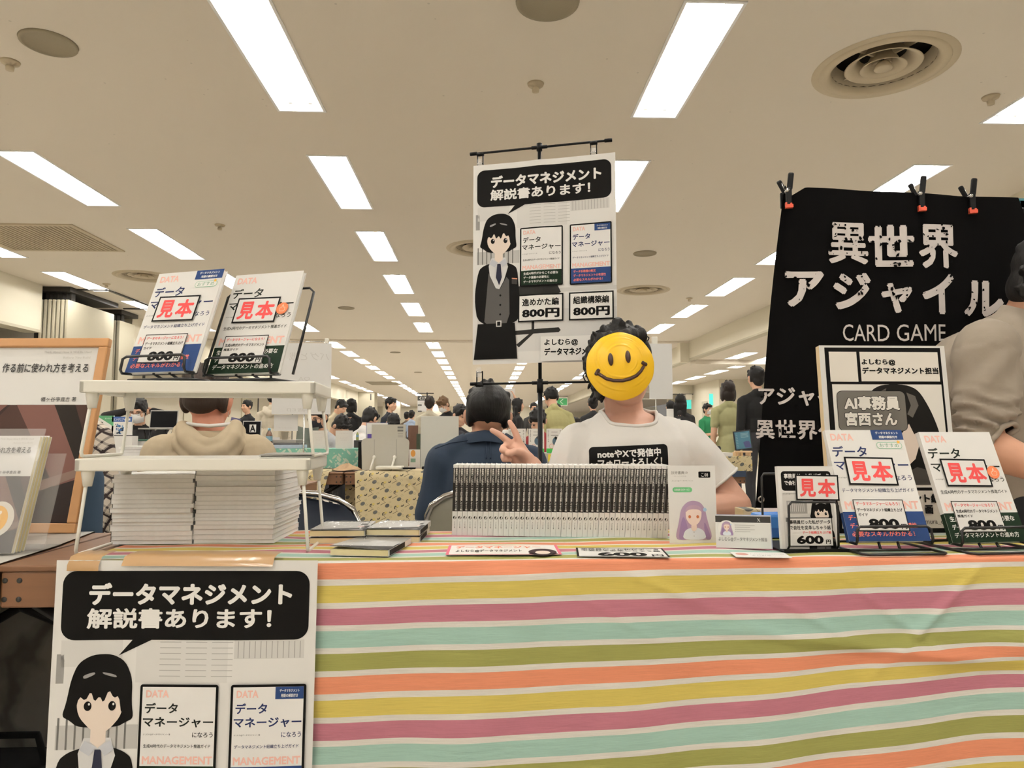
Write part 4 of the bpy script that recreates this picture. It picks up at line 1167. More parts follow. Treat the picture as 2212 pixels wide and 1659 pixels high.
s = Print(104, 58, .001, PAPER, .0008); s.ell(18, 26, 12, 14, (196, 150, 140)); s.text('よしむら@データマネジメント担当', 34, 18, 98, 26, GREY); s.text('よしむら', 34, 34, 70, 42, GREY)
flat_print(s, 1590, 1203, -.13, 'business_card', 'white business card lying flat in front of the card display', 'business card')

# ------------------------------------------------------------------ framed print at the left
def dish_art(s, egg):
    s.rect(0, 92, 182, 257, (74, 54, 48)).up()
    for pts, c in (([(0, 92), (60, 92), (0, 170)], (58, 44, 40)), ([(70, 92), (128, 92), (182, 190), (182, 240), (150, 215)], (118, 84, 76)), ([(128, 92), (160, 92), (182, 140), (182, 190)], (44, 38, 34)),
                   ([(20, 92), (56, 92), (10, 140), (0, 150), (0, 130)], (112, 80, 72)), ([(92, 150), (110, 150), (150, 220), (130, 226)], (40, 34, 31)), ([(40, 236), (182, 190), (182, 202), (60, 252)], (130, 108, 98)),
                   ([(86, 176), (120, 200), (112, 226), (84, 214)], (150, 120, 110)), ([(0, 200), (40, 190), (60, 257), (0, 257)], (64, 46, 44)), ([(120, 226), (182, 206), (182, 257), (130, 257)], (52, 44, 42))):
        s.poly(pts, c).up()
    s.text('作る前に使われ方を考える', 36, 26, 170, 41, (64, 62, 60), .012, 3)
    s.text('Think About How It Will Be Used', 96, 6, 170, 9.5, (186, 182, 176)); s.text('幡ヶ谷亭直吉 著', 106, 80, 160, 87, (64, 62, 60), .006)
    s.text('Before You Build', 128, 15, 170, 18.5, (200, 196, 190))
    if egg:
        s.up().ell(137, 186, 34, 38, (232, 226, 212)).up(); s.ell(133, 186, 25, 29, (232, 176, 60)).up(); s.ell(128, 184, 16, 19, (238, 190, 84)).up(); s.ell(140, 172, 3, 4, (250, 240, 220))
    return s
M_FRAMEWOOD = mat('beech_frame', (188, 138, 88), rough=.45, noise=.15, nscale=14); grain(M_FRAMEWOOD, (1, 8, 1))
pf = at(160, 1153, z=CZ); fw, fh, bar, fd = .352, .498, .024, .018
tf = thing('framed_print', 'beech framed print of a dark dish photo with a white title area', 'framed print', matrix=TRS((pf.x, pf.y, CZ + .001), rz=-.06, rx=-.225))
m = MB()
m.box((-fw, 0, 0), (0, fd, bar), M_FRAMEWOOD, bev=.003); m.box((-fw, 0, fh - bar), (0, fd, fh), M_FRAMEWOOD, bev=.003); m.box((-fw, 0, bar), (-fw + bar, fd, fh - bar), M_FRAMEWOOD, bev=.003); m.box((-bar, 0, bar), (0, fd, fh - bar), M_FRAMEWOOD, bev=.003)
m.build('frame', tf)
kk = (fw - 2 * bar) / 182
s = Print(182, (fh - 2 * bar) / kk, kk, PAPER, .001); dish_art(s, False); s.rect(0, 257, 182, s.h, (52, 42, 40))
s.build('print', tf, loc=(-fw + bar, .009, fh - bar))
m = MB(); m.box((-fw + .004, .0115, .004), (-.004, .016, fh - .004), mat('backing_board', (120, 92, 64), noise=.1)); m.build('backing_board', tf)
m = MB(); m.prism([(-.03, -.30), (.03, -.30), (.02, 0), (-.02, 0)], 0, .004, mat('backing_board', (0, 0, 0)))
m.build('easel_leg', tf, matrix=Matrix.Translation((-fw / 2, fd + .001, .30)) @ Matrix.Rotation(.42, 4, 'X'))
# clear holder with thin books, seen at the left edge
ph = at(24, 1196, z=CZ + .004); tilt = .31
for i in range(4):
    t = thing('thin_book', '%s of the thin cream paged books leaning in the clear holder' % ('front one', 'second one from the front', 'third one from the front', 'rear one')[i], 'book', group='thin books in the clear holder',
              matrix=TRS((ph.x, ph.y + i * .0098 / math.cos(tilt), CZ + .005), rz=-.03, rx=-tilt))
    m = MB(); m.box((-.168, .0008, .001), (-.001, .0085, .239), M_CREAM); m.build('page_block', t)
    s = Print(182, 257, .170 / 182, GLOSSY, .0006)
    if i == 0: dish_art(s, True)
    Tm = Matrix.Translation((-.17, 0, .24)); s.mb.v = [tuple(Tm @ Vector(v)) for v in s.mb.v]; s.mb.box((-.17, .0086, 0), (0, .0092, .24), GLOSSY); s.mb.box((-.1706, 0, 0), (-.17, .0092, .24), GLOSSY); s.build('cover', t)
tc_ = thing('clear_book_holder', 'clear acrylic holder around the thin books at the left edge', 'holder', matrix=TRS((ph.x, ph.y, CZ + .0015), rz=-.03))
m = MB(); m.box((-.19, -.002, 0), (.02, .125, .0025), CLEAR); m.build('base', tc_)
m = MB(); m.box((-.19, 0, 0), (.012, .002, .255), CLEAR, M=Matrix.Translation((0, -.008, .004)) @ Matrix.Rotation(-tilt, 4, 'X')); m.build('front_sheet', tc_)
m = MB(); m.box((-.19, 0, 0), (.03, .002, .20), CLEAR, M=Matrix.Translation((0, .052, .004)) @ Matrix.Rotation(-tilt, 4, 'X')); m.build('back_sheet', tc_)

# ------------------------------------------------------------------ right half of the table
for blue, px, py, Y, rz, lab in ((True, 1923, 1169, 1.432, .02, 'blue banded sample book on the wire stand before the manga panel'), (False, 2140, 1171, 1.440, .10, 'dark green banded sample book on the wire stand at the right edge')):
    p = at(px, py, y=Y)
    wire_stand('black wire stand on the table holding the %s banded sample book' % ('blue' if blue else 'green'), TRS((p.x, p.y, CZ + .002), rz=rz), tilt=.37, lift=p.z - CZ - .002, base=(-.055, .12), w=.17)
    sample_book(blue, lab, TRS(p, rz=rz, rx=-.37))
# the 600 yen comic on its stand
p = at(1752, 1190, y=1.445); M6 = TRS((p.x, p.y, CZ + .006), rz=.0, rx=-.10)
t = thing('sample_comic', 'small black and white sample comic priced six hundred, on a black stand', 'book', matrix=M6)
w6, h6 = .116, .166
m = MB(); m.box((-w6 / 2 + .001, .0008, .001), (w6 / 2 - .001, .0115, h6 - .001), M_CREAM); m.build('page_block', t)
s = Print(116, 166, .001, GLOSSY, .0007)
s.rect(6, 54, 112, 166, (206, 203, 198)); s.rrect(6, 10, 110, 50, 7, K).up(); s.text('事務員だった私がデータ', 12, 15, 106, 25, W, .03); s.text('で会社を変革しちゃう話', 12, 29, 106, 39, W, .03)
s.rect(14, 70, 56, 96, (150, 147, 143)); s.rect(10, 104, 40, 112, (110, 108, 104)); s.up()
for i in range(9): s.rect(17 + i * 4, 72, 18 + i * 4, 92, (220, 218, 214))
s.text('よしむら@データマネジメント', 8, 54, 50, 58, GREY); worker_art(s, 84, 62, .42)
Tm = Matrix.Translation((-w6 / 2, 0, h6)); s.mb.v = [tuple(Tm @ Vector(v)) for v in s.mb.v]
s.mb.box((-w6 / 2, .0115, 0), (w6 / 2, .0122, h6), GLOSSY); s.mb.box((-w6 / 2 - .0006, 0, 0), (-w6 / 2, .0122, h6), GLOSSY); s.build('cover', t)
sample_tag(t, .09, .05, 0, (-w6 / 2 + .034, -.0034, h6 - .017), .015); price_tag(t, 600, .092, (-w6 / 2 + .012, -.0034, h6 - .104), 0)
t = thing('book_stand', 'black bookend style stand with a flat plate under the small sample comic', 'stand', matrix=TRS((p.x, p.y, CZ + .002)))
m = MB(); m.box((-.062, -.016, 0), (.072, .13, .0022), BLACK_PLASTIC, bev=.0005); m.box((-.062, -.018, 0), (.072, -.014, .006), BLACK_PLASTIC); m.build('base_plate', t)
m = MB(); r = .0024; m.tube([(-.078, .05, .003), (-.078, .05, .145), (-.074, .05, .152), (.062, .05, .152), (.066, .05, .145), (.066, .05, .003)], r, BLACK_WIRE); m.build('back_frame', t)
m = MB(); m.tube([(-.050, -.004, .002), (-.050, -.014, .012), (-.050, -.016, .092), (-.044, -.016, .099), (.044, -.016, .099), (.050, -.016, .092), (.050, -.014, .012), (.050, -.004, .002)], r, BLACK_WIRE); m.build('front_lip', t)

# manga board
pb = at(1798, 1158, z=CZ); kb = .312 / 297
tb = thing('display_board', 'manga panel print on a white board leaning before the black banner', 'board', matrix=TRS((pb.x, pb.y, CZ + .002), rz=.0, rx=-.085))
bw, bh = .312, .452
m = MB(); m.box((0, .001, 0), (bw, .02, bh), mat('cream_board', (222, 200, 160), rough=.8, noise=.05), bev=.002); m.build('core_board', tb)
s = Print(297, bh / kb, kb, PAPER, .0008, step=.00025); H = s.h
s.rect(12, 5, 286, H - 4, K).up(); s.rect(21.5, 15, 86.6, 85, (232, 226, 216)); s.rect(94, 15, 279, 84, (232, 226, 216)); s.rect(24, 91, 281, 326, (232, 228, 220)); s.rect(24, 333, 281, 416, (226, 221, 212)); s.up()
s.text('よしむら@', 97, 32, 177, 47, K, .045, 3); s.text('データマネジメント担当', 97, 51, 277, 67, K, .045, 3)
s.curve([(140, 91), (196, 91), (226, 104), (250, 150), (266, 200), (274, 262), (262, 320), (110, 320), (100, 240), (96, 150), (112, 106)], (24, 22, 20)).up()
s.poly([(130, 190), (190, 170), (206, 176), (216, 230), (204, 262), (176, 286), (146, 262), (130, 230)], SKIN_INK).up(); s.poly([(120, 190), (138, 150), (206, 150), (222, 196), (206, 206), (196, 182), (176, 206), (150, 184)], (24, 22, 20)).up()
s.poly([(196, 110), (216, 118), (222, 140), (206, 168), (194, 160), (204, 140)], (96, 92, 86)); s.poly([(130, 110), (150, 100), (146, 112), (128, 124)], (96, 92, 86))
s.poly([(96, 320), (112, 286), (150, 280), (176, 296), (206, 280), (246, 292), (262, 320)], (70, 67, 63))
s.rrect(32, 106, 193, 199, 13, K).up(); s.rrect(33.2, 107.2, 191.8, 197.8, 12, (112, 108, 101)).up()
for body, y0, y1, x1 in (('AI事務員', 118, 151, 178), ('宮西さん', 155, 187, 169)):
    s.text(body, 46.5, y0 - 1.5, x1 + 1.5, y1 + 1.5, K, .075, 3).up(); s.text(body, 48, y0, x1, y1, (236, 232, 224), .045, 3)
s.text('ント組', 190, 340, 252, 360, K, .045); s.text('画', 215, 365, 233, 385, K, .045); s.text('mura_d', 213, 396, 254, 408, (70, 67, 63))
s.build('print', tb, loc=(0, .0, bh))

# pamphlet card and business card display
p = at(1447, 1176.5, z=CZ)
s = Print(104, 166, .001, GLOSSY, .0012, step=.0002)
s.text('技術書典19', 7, 12, 43, 19, (110, 106, 100)); s.text('よしむら@データマネジメント', 8, 31, 55, 35, (150, 146, 140)); s.text('一般公式技術書', 9, 22, 40, 24, (190, 186, 180))
s.rrect(67, 13, 93, 26.5, 2, K).up(); s.text('こ08', 73, 16.5, 88, 24, W); s.rrect(9, 47, 52, 57.5, 5, (104, 178, 122)).up(); s.text('技術書典 公式サービス', 13, 50, 46, 54.6, W, .01)
def lilac_portrait(s, cx, y, k):
    """a plain long haired portrait in lilac tones"""
    q = lambda pts: [(cx + a * k, y + b * k) for a, b in pts]
    s.curve(q([(-14, 4), (0, 0), (16, 4), (26, 18), (30, 42), (42, 84), (14, 84), (-14, 84), (-42, 84), (-32, 46), (-27, 18)]), (176, 150, 176)).up()
    s.curve(q([(-30, 56), (-22, 30), (-12, 60), (-16, 84), (-34, 84)]), (148, 122, 160)); s.curve(q([(22, 40), (34, 70), (38, 84), (24, 84)]), (148, 122, 160)); s.up()
    s.curve(q([(-26, 84), (-20, 64), (-6, 58), (8, 58), (22, 64), (28, 84)]), (222, 226, 234)).up()
    s.curve(q([(-5, 48), (6, 48), (7, 62), (0, 67), (-6, 62)]), (236, 212, 200)).up()
    s.curve(q([(-17, 20), (-17, 38), (-10, 50), (0, 55), (10, 50), (17, 38), (18, 20), (8, 14), (-8, 14)]), (240, 218, 206)).up()
    s.curve(q([(-19, 28), (-15, 14), (0, 9), (16, 13), (20, 28), (12, 19), (-10, 19)]), (190, 160, 178)).up()
    for e in (-8.5, 9): s.ell(cx + e * k, y + 35 * k, 3 * k, 3.3 * k, (190, 110, 70))
    s.ell(cx + 25 * k, y + 20 * k, 4 * k, 4 * k, (170, 200, 224)); s.ell(cx, y + 68 * k, .8 * k, .8 * k, GREY); s.ell(cx, y + 76 * k, .8 * k, .8 * k, GREY)
lilac_portrait(s, 53, 75, 1.0)
o = s.build('pamphlet', matrix=TRS((p.x, p.y, CZ + .003), rx=-.05) @ Matrix.Translation((0, 0, .166)))
tag(o, 'glossy pamphlet with a lilac haired portrait propped against the comics', 'pamphlet')
p = at(1547.5, 1186, z=CZ); t = thing('business_card_display', 'white business card display with a dark header strip', 'card', matrix=TRS((p.x, p.y, CZ + .003), rz=-.2, rx=-.16))
s = Print(110, 66, .001, PAPER, .001); s.rect(0, 1, 110, 14, (62, 60, 58)).up(); s.ell(22, 26, 17, 16, (236, 233, 228)).up(); lilac_portrait(s, 22, 12, .34)
s.line([(84, 5), (89, 12)], 1.6, (200, 198, 194)); s.line([(89, 5), (84, 12)], .8, (200, 198, 194))
for i in range(4): s.rect(41, 19 + 4.4 * i, 78 - 9 * (i % 2), 19.8 + 4.4 * i, (170, 167, 162)); s.rect(39, 18.8 + 4.4 * i, 40, 20 + 4.4 * i, GREY)
s.text('よしむら@データマネジメント担当', 5, 44, 101, 53, (70, 68, 66)); s.build('card', t, loc=(0, 0, .066))
m = MB(); m.box((.002, .002, 0), (.112, .006, .068), mat('lilac_card', (176, 180, 206), noise=.02)); m.box((.002, .006, 0), (.108, .016, .060), PAPER); m.build('card_deck', t)
pbx = at(1655, 1183, y=1.60); m = MB(); m.box((0, 0, 0), (.075, .06, .052), mat('blue_box', (62, 124, 200), rough=.4, noise=.05), bev=.006); m.box((.002, -.0004, .0), (.073, .0, .022), mat('blue_box_base', (40, 92, 164), rough=.5, noise=.05))
tag(m.build('paper_box', loc=(pbx.x, 1.62, CZ + .003), rot=(0, 0, .1)), 'small bright blue box behind the business card display', 'box')

# ------------------------------------------------------------------ black banner with clamps
M_BLKCLOTH = mat('black_cloth', (13, 12, 12), rough=.95, noise=.12, nscale=40, bump=.2, bscale=9, spec=.06)
YB = 2.25
def ban(px, py): q = at(px, py, y=YB); return q.x, q.z
BL_, BR_ = at(1628, 1096, y=YB), at(2290, 1106, y=YB)
nu, nv = 60, 60
def edge_top(u):   # measured top edge
    pts = [(0, 1690, 404), (.10, 1708, 424), (.17, 1738, 406), (.33, 1800, 408), (.62, 1966, 420), (.8, 2060, 428), (1.0, 2188, 432)]
    for a_, b_ in zip(pts[:-1], pts[1:]):
        if u <= b_[0]: f = (u - a_[0]) / (b_[0] - a_[0]); return a_[1] + (b_[1] - a_[1]) * f, a_[2] + (b_[2] - a_[2]) * f
    return pts[-1][1:]
def ban_pt(u, v):
    """u across, v down; the free right side bows outwards"""
    tx, ty = edge_top(u); bx, by = 1628 + (2290 - 1628) * u, 1096 + 10 * u
    bow = math.sin(v * PI) ** 1.0
    x = tx + (bx - tx) * v ** .92 + bow * (-16 * (1 - u) * 0 + 30 * u); y = ty + (by - ty) * v
    q = at(x, y, y=YB); w = .012 * math.sin(u * 17 + v * 2) * (.25 + v) + .010 * math.sin(u * 6 + v * 3) + .01 * math.sin(v * 5 + u * 3)
    return Vector((q.x, YB - .02 + w, q.z))
tb = thing('banner', 'black cloth banner with distressed white lettering held by three clamps', 'banner', (0, 0, 0))
m = MB(); v = [tuple(ban_pt(i / nu, j / nv)) for j in range(nv + 1) for i in range(nu + 1)]
m.add(v, [(j * (nu + 1) + i, (j + 1) * (nu + 1) + i, (j + 1) * (nu + 1) + i + 1, j * (nu + 1) + i + 1) for j in range(nv) for i in range(nu)], M_BLKCLOTH, smooth=True); mbp = m
M_WPRINT = mat('white_banner_ink', (214, 206, 202), rough=.8, noise=.03)
def on_banner(x, z, off):
    # nearest cloth depth: solve u,v roughly from x,z
    lo = np.array([[p[0], p[2]] for p in v]); k = ((lo - np.array([x, z])) ** 2).sum(1).argmin(); return v[k][1] - off
bverts = np.array(v)
def ban_text(body, x0, y0, x1, y1, bold, shear=0.0, chips=0, seed=1, res=3, sub=True):
    co, fs, ext = text_mesh(body, 0.0, res)
    pad = bold
    if pad > 0:
        qx, qy = pad / (ext[0] + 2 * pad), pad / (ext[1] + 2 * pad)
        for i_, (dx, dy) in enumerate([(math.cos(PI / 3 * i), math.sin(PI / 3 * i)) for i in range(6)]):
            ban_text1([(c[0] * (1 - 2 * qx) + qx + dx * qx, c[1] * (1 - 2 * qy) + qy + dy * qy) for c in co], fs, x0, y0, x1, y1, shear, i_ * 3e-5)
    else: ban_text1(co, fs, x0, y0, x1, y1, shear)
    ban_chips(x0, y0, x1, y1, chips, seed)
def ban_text1(co, fs, x0, y0, x1, y1, shear, lift=0.0):
    me = bpy.data.meshes.new('t'); me.from_pydata([(c[0], c[1], 0) for c in co], [], fs); bm = bmesh.new(); bm.from_mesh(me); bpy.data.meshes.remove(me)
    nx_ = max(4, int((x1 - x0) / 12)); ny_ = max(3, int((y1 - y0) / 12))
    for i in range(1, nx_): bmesh.ops.bisect_plane(bm, geom=bm.verts[:] + bm.edges[:] + bm.faces[:], plane_co=(i / nx_, 0, 0), plane_no=(1, 0, 0))
    for i in range(1, ny_): bmesh.ops.bisect_plane(bm, geom=bm.verts[:] + bm.edges[:] + bm.faces[:], plane_co=(0, i / ny_, 0), plane_no=(0, 1, 0))
    bm.verts.index_update(); P2 = np.array([v_.co[:2] for v_ in bm.verts]); fs = [[q.index for q in f.verts] for f in bm.faces]; bm.free()
    out = []
    for a_, b_ in P2:
        q = at(x0 + a_ * (x1 - x0), y1 - b_ * (y1 - y0) + shear * (a_ - .5) * (x1 - x0), y=YB)
        d2 = ((bverts[:, [0, 2]] - np.array([q.x, q.z])) ** 2).sum(1); kk_ = np.argpartition(d2, 4)[:4]; wgt = 1 / (d2[kk_] + 1e-7)
        out.append((q.x, float((bverts[kk_, 1] * wgt).sum() / wgt.sum()) - .0035 - lift, q.z))
    mbp.add(out, fs, M_WPRINT)
def ban_chips(x0, y0, x1, y1, chips, seed):
    if chips:
        r = random.Random(seed)
        for _ in range(chips):
            cx, cy = r.uniform(x0, x1), r.uniform(y0, y1); s_ = r.uniform(1.2, 5.5); n = r.randrange(5, 8); rot = r.uniform(0, PI); el = r.uniform(.3, .9); pts = []
            for k in range(n):
                a_ = 2 * PI * k / n; rr = s_ * r.uniform(.5, 1.2); ex, ey = rr * math.cos(a_), rr * math.sin(a_) * el
                q = at(cx + ex * math.cos(rot) - ey * math.sin(rot), cy + ex * math.sin(rot) + ey * math.cos(rot), y=YB); pts.append((q.x, q.z))
            d2 = ((bverts[:, [0, 2]] - np.array(pts[0])) ** 2).sum(1); y_ = bverts[d2.argmin(), 1] - .0065
            pp = [(a_, y_, b_) for a_, b_ in pts]
            mbp.add(pp, [tuple(range(len(pp)))], M_BLKCLOTH)
for ch, x0, y0, x1, y1 in (('異', 1786, 482, 1872, 572), ('世', 1872, 488, 1964, 580), ('界', 1972, 490, 2056, 586)): ban_text(ch, x0, y0, x1, y1, {'異': .024, '世': .038, '界': .028}[ch], .03, 40, x0)
for ch, x0, y0, x1, y1 in (('ア', 1696, 586, 1776, 664), ('ジ', 1794, 590, 1876, 672), ('ャ', 1896, 614, 1958, 680), ('イ', 1976, 596, 2044, 684), ('ル', 2066, 610, 2154, 688)): ban_text(ch, x0, y0, x1, y1, .042, .03, 22, x0)
ban_text('CARD GAME', 1812, 704, 2022, 740, .0, .012)
ban_text('アジャイル', 1637, 838, 1830, 878, .03, .02, 26, 5); ban_text('異世界ゲーム', 1630, 908, 1872, 950, .026, .02, 60, 6)
for i, ch in enumerate('界'): ban_text(ch, 2178, 1072, 2210, 1112 - 8, .05, 0, 8, 9)
mbp.build('cloth', tb)
q = ban_pt(.008, .985); m = MB(); m.lathe([(.0055, 0), (.0075, -.0025), (.0105, -.0015), (.011, 0)], CHROME, n=24, M=Matrix.Translation((q.x + .008, q.y - .004, q.z + .012)) @ Matrix.Rotation(-PI / 2, 4, 'X')); m.build('eyelet', tb)
# bar that carries it
ta = thing('banner_stand', 'slim black stand whose top bar carries the black banner', 'stand', (0, 0, 0))
pa = at(1700, 425, y=YB + .03); pc = at(2330, 446, y=YB + .03)
m = MB(); m.tube([(pa.x - .02, YB + .03, pa.z - .015), (pc.x, YB + .03, pc.z - .02)], .009, BLACK_PLASTIC); m.build('top_bar', ta)
for xx, zz in ((pa.x + .08, pa.z - .02), (pc.x - .1, pc.z - .02)):
    m = MB(); m.tube([(xx, YB + .045, 0), (xx, YB + .045, zz)], .011, BLACK_PLASTIC); m.build('pole', ta)
M_ORANGE = mat('orange_clamp_pad', (226, 92, 66), rough=.5, noise=.05)
def clamp(px, py, lab, sp=.26, flip=1):
    q = at(px, py, y=YB - .045)
    t = thing('spring_clamp', lab, 'clamp', (q.x, YB - .01, q.z), (0, 0, -.25), group='black spring clamps on the banner')
    R1 = Matrix.Rotation(.12, 4, 'Y'); R2 = Matrix.Rotation(-sp - .18, 4, 'Y')
    m = MB(); m.box((-.008, -.032, -.045), (.010, -.018, .012), BLACK_PLASTIC, bev=.003); m.box((-.006, -.03, .005), (.012, -.018, .062), BLACK_PLASTIC, M=R1, bev=.005); m.build('jaw', t)
    m = MB(); m.box((-.018, .018, -.04), (-.001, .03, .012), BLACK_PLASTIC, bev=.003); m.box((-.014, -.014, .002), (.002, -.002, .050), BLACK_PLASTIC, M=R2, bev=.005); m.build('rear_jaw', t)
    m = MB(); m.tube([(-.004, -.034, .002), (-.004, .03, .002)], .006, CHROME, n=10); m.tube([(-.012, -.03, .004), (-.02, -.024, .03)], .0015, CHROME, n=6); m.build('spring', t)
    m = MB(); m.box((-.011, -.036, -.056), (.013, -.02, -.044), M_ORANGE, bev=.002); m.box((-.011, -.036, -.056), (-.006, -.022, -.038), M_ORANGE); m.box((.004, -.036, -.056), (.009, -.022, -.041), M_ORANGE); m.build('pad', t)
clamp(1710, 411, 'spring clamp at the bunched corner of the black banner'); clamp(1998, 418, 'spring clamp near the middle of the black banner top'); clamp(2108, 423, 'spring clamp nearest the colourful poster on the black banner')
# colourful poster sliver beside it
q = at(2184, 428, y=2.42); s = Print(300, 420, .0014, mat('teal_print', (64, 128, 140), rough=.5, noise=.05), .001)
s.rect(4, 6, 60, 40, (48, 104, 118)).rect(14, 34, 30, 52, (88, 150, 158)); s.rect(24, 6, 90, 60, (196, 70, 74)).up(); s.rect(26, 44, 84, 92, (214, 196, 128)); s.rect(20, 96, 80, 150, (226, 224, 220)); s.up()
for i in range(4): s.rect(30, 52 + i * 9, 60, 54 + i * 9, (120, 104, 60))
o = tag(s.build('poster', loc=(q.x, q.y, q.z)), 'teal, red and yellow poster showing behind the banner at the right edge', 'poster')
# ------------------------------------------------------------------ people
M_SKIN = mat('skin', (214, 170, 142), rough=.55, noise=.05, nscale=40)
M_SKIN2 = mat('skin_tanned', (196, 146, 118), rough=.55, noise=.05, nscale=40)
M_SKINP = mat('skin_fair', (216, 169, 147), rough=.52, noise=.05, nscale=40)
M_EYE = mat('eye_dark', (28, 22, 20), rough=.3, noise=.1)
M_LIP = mat('lip', (178, 112, 100), rough=.5, noise=.05)
M_SHOE = mat('shoe_dark', (34, 32, 30), rough=.5, noise=.1)
def cloth_mat(rgb, wr=.35, sc=16):
    return mat('cloth_%d_%d_%d' % rgb, rgb, rough=.9, noise=.06, nscale=30, bump=wr, bscale=sc)
def hair_mat(rgb):
    n = 'hair_%d_%d_%d' % rgb
    if n in MATS: return MATS[n]
    m = mat(n, rgb, rough=.55, noise=.25, nscale=60, bump=.5, bscale=70, spec=.3)
    for q in m.node_tree.nodes:
        if q.type == 'TEX_NOISE':
            mp = m.node_tree.nodes.new('ShaderNodeMapping'); mp.inputs['Scale'].default_value = (2.2, 2.2, .35)
            src = q.inputs['Vector'].links[0].from_socket; m.node_tree.links.new(src, mp.inputs['Vector']); m.node_tree.links.new(mp.outputs['Vector'], q.inputs['Vector'])
    return m
HB = (17, 15, 14)

def head_blob(b, M, jaw=1.0, tag_=0):
    h = Blob()
    h.ell((0, .015, .022), (.076, .094, .097), t=tag_); h.ell((0, -.028, -.030), (.064 * jaw, .066, .085), t=tag_); h.ell((0, -.045, -.082), (.042 * jaw, .042, .036), t=tag_)
    h.cap((0, -.088, .008), (0, -.108, -.030), .010, .0135, tag_); h.ell((-.012, -.098, -.036), (.009, .01, .008), t=tag_); h.ell((.012, -.098, -.036), (.009, .01, .008), t=tag_)
    h.cap((-.018, -.093, -.062), (.018, -.093, -.062), .0075, t=tag_); h.cap((-.045, -.078, .022), (.045, -.078, .022), .012, t=tag_)
    for s in (-1, 1):
        h.ell((s * .083, .012, -.012), (.013, .022, .034), Euler((0, s * .2, s * -.25)), t=tag_); h.ell((s * .04, -.062, -.028), (.026, .026, .026), t=tag_)
    b.p += h.xform(M).p
def hair_blob(style, M, seed=1):
    h = Blob(); r = random.Random(seed)
    h.ell((0, .022, .038), (.086, .101, .094))
    for s in (-1, 1): h.ell((s * .068, .025, .0), (.020, .045, .052)); h.ell((s * .072, -.022, .03), (.014, .03, .034))
    if style == 'short':
        h.ell((0, .06, -.03), (.066, .045, .07))
        for i in range(6): x = -.055 + .022 * i; h.ell((x, -.070 + abs(x) * .25, .070), (.018, .020, .028), Euler((.3, 0, x * 5)))
    elif style in ('crop', 'nape'):
        h.ell((0, .062, -.010 if style == 'crop' else .01), (.066, .042, .050 if style == 'crop' else .04))
        if style == 'nape':
            h.ell((0, .028, .034), (.090, .104, .086)); h.ell((0, .05, .018), (.078, .062, .052))
            for i in range(9): x = -.056 + .014 * i; h.cap((x, .088 - abs(x) * .5, -.004), (x * .98, .084 - abs(x) * .5, -.034 - r.uniform(0, .012) + abs(x) * .15), .013, .005)
    elif style == 'fringe':
        h.ell((0, .06, -.035), (.07, .045, .075))
        for i in range(8): x = -.068 + .0195 * i; h.cap((x * .8, -.06, .09), (x, -.089 + abs(x) * .55, .022 + r.uniform(-.008, .008)), .017, .010)
    elif style in ('bob', 'long'):
        h.ell((0, .052, -.055), (.078, .055, .10))
        for s in (-1, 1): h.ell((s * .075, .008, -.045), (.026, .055, .095)); h.cap((s * .07, -.035, .04), (s * .080, -.03, -.10), .018, .012)
        for i in range(7): x = -.06 + .02 * i; h.cap((x * .8, -.06, .092), (x, -.086 + abs(x) * .5, .034 + r.uniform(-.006, .006)), .017, .010)
        if style == 'long':
            for i in range(7): x = -.075 + .025 * i; h.cap((x, .05, -.06), (x * 1.15, .065 + r.uniform(-.01, .01), -.32 + r.uniform(-.03, .03)), .036, .016)
    elif style == 'tied':
        h.ell((0, .06, -.02), (.064, .045, .07)); h.ell((0, .118, .02), (.035, .035, .035))
        for s in (-1, 1): h.cap((s * .01, -.06, .10), (s * .078, -.05, .015), .017, .012)
    for i in range(16):
        a = r.uniform(0, 2 * PI); z = r.uniform(.04, .13); q = max(0, 1 - ((z - .038) / .094) ** 2) ** .5
        h.ell((.083 * q * math.cos(a), .022 + .098 * q * math.sin(a), z), (.013, .013, .018))
    return h.xform(M)
def add_face(root, M, mood=True):
    for s in (-1, 1):
        m = MB(); m.ball((s * .031, -.0865, .004), (.0125, .006, .0055), M_EYE, n=10, M=M); m.build('eye', root)
        m = MB(); m.tube([(s * .014, -.0925, .020), (s * .030, -.094, .026), (s * .048, -.082, .021)], .0032, M_EYE, n=6, M=M); m.build('eyebrow', root)
    m = MB(); m.tube([(-.02, -.0965, -.061), (0, -.1015, -.0625), (.02, -.0965, -.061)], .0035, M_LIP, n=6, M=M); m.build('mouth', root)
def add_mask(root, M, rgb=(226, 226, 224), flat=False):
    mm = mat('mask_%d' % rgb[0], rgb, rough=.8, noise=.03)
    n, k = 12, 9; v = []
    for j in range(k + 1):
        for i in range(n + 1):
            a = (-1 + 2 * i / n); q = j / k
            x = a * .068 * (1 - .25 * abs(q - .45)); z = -.005 - .098 * q
            y = -.122 + .070 * abs(a) ** 1.9 + .05 * (q - .42) ** 2 * 2.0 - .004
            v.append((x, y, z))
    m = MB(); f = [(j * (n + 1) + i, (j + 1) * (n + 1) + i, (j + 1) * (n + 1) + i + 1, j * (n + 1) + i + 1) for j in range(k) for i in range(n)]
    m.add(v, f, mm, M=M, smooth=True)
    for s in (-1, 1):
        for z in (-.015, -.085): m.tube([(s * .062, -.055, z), (s * .078, -.01, -.02 + (z + .05) * .3), (s * .080, .012, -.005)], .0015, mm, n=5, M=M)
    return m.build('face_mask', root)
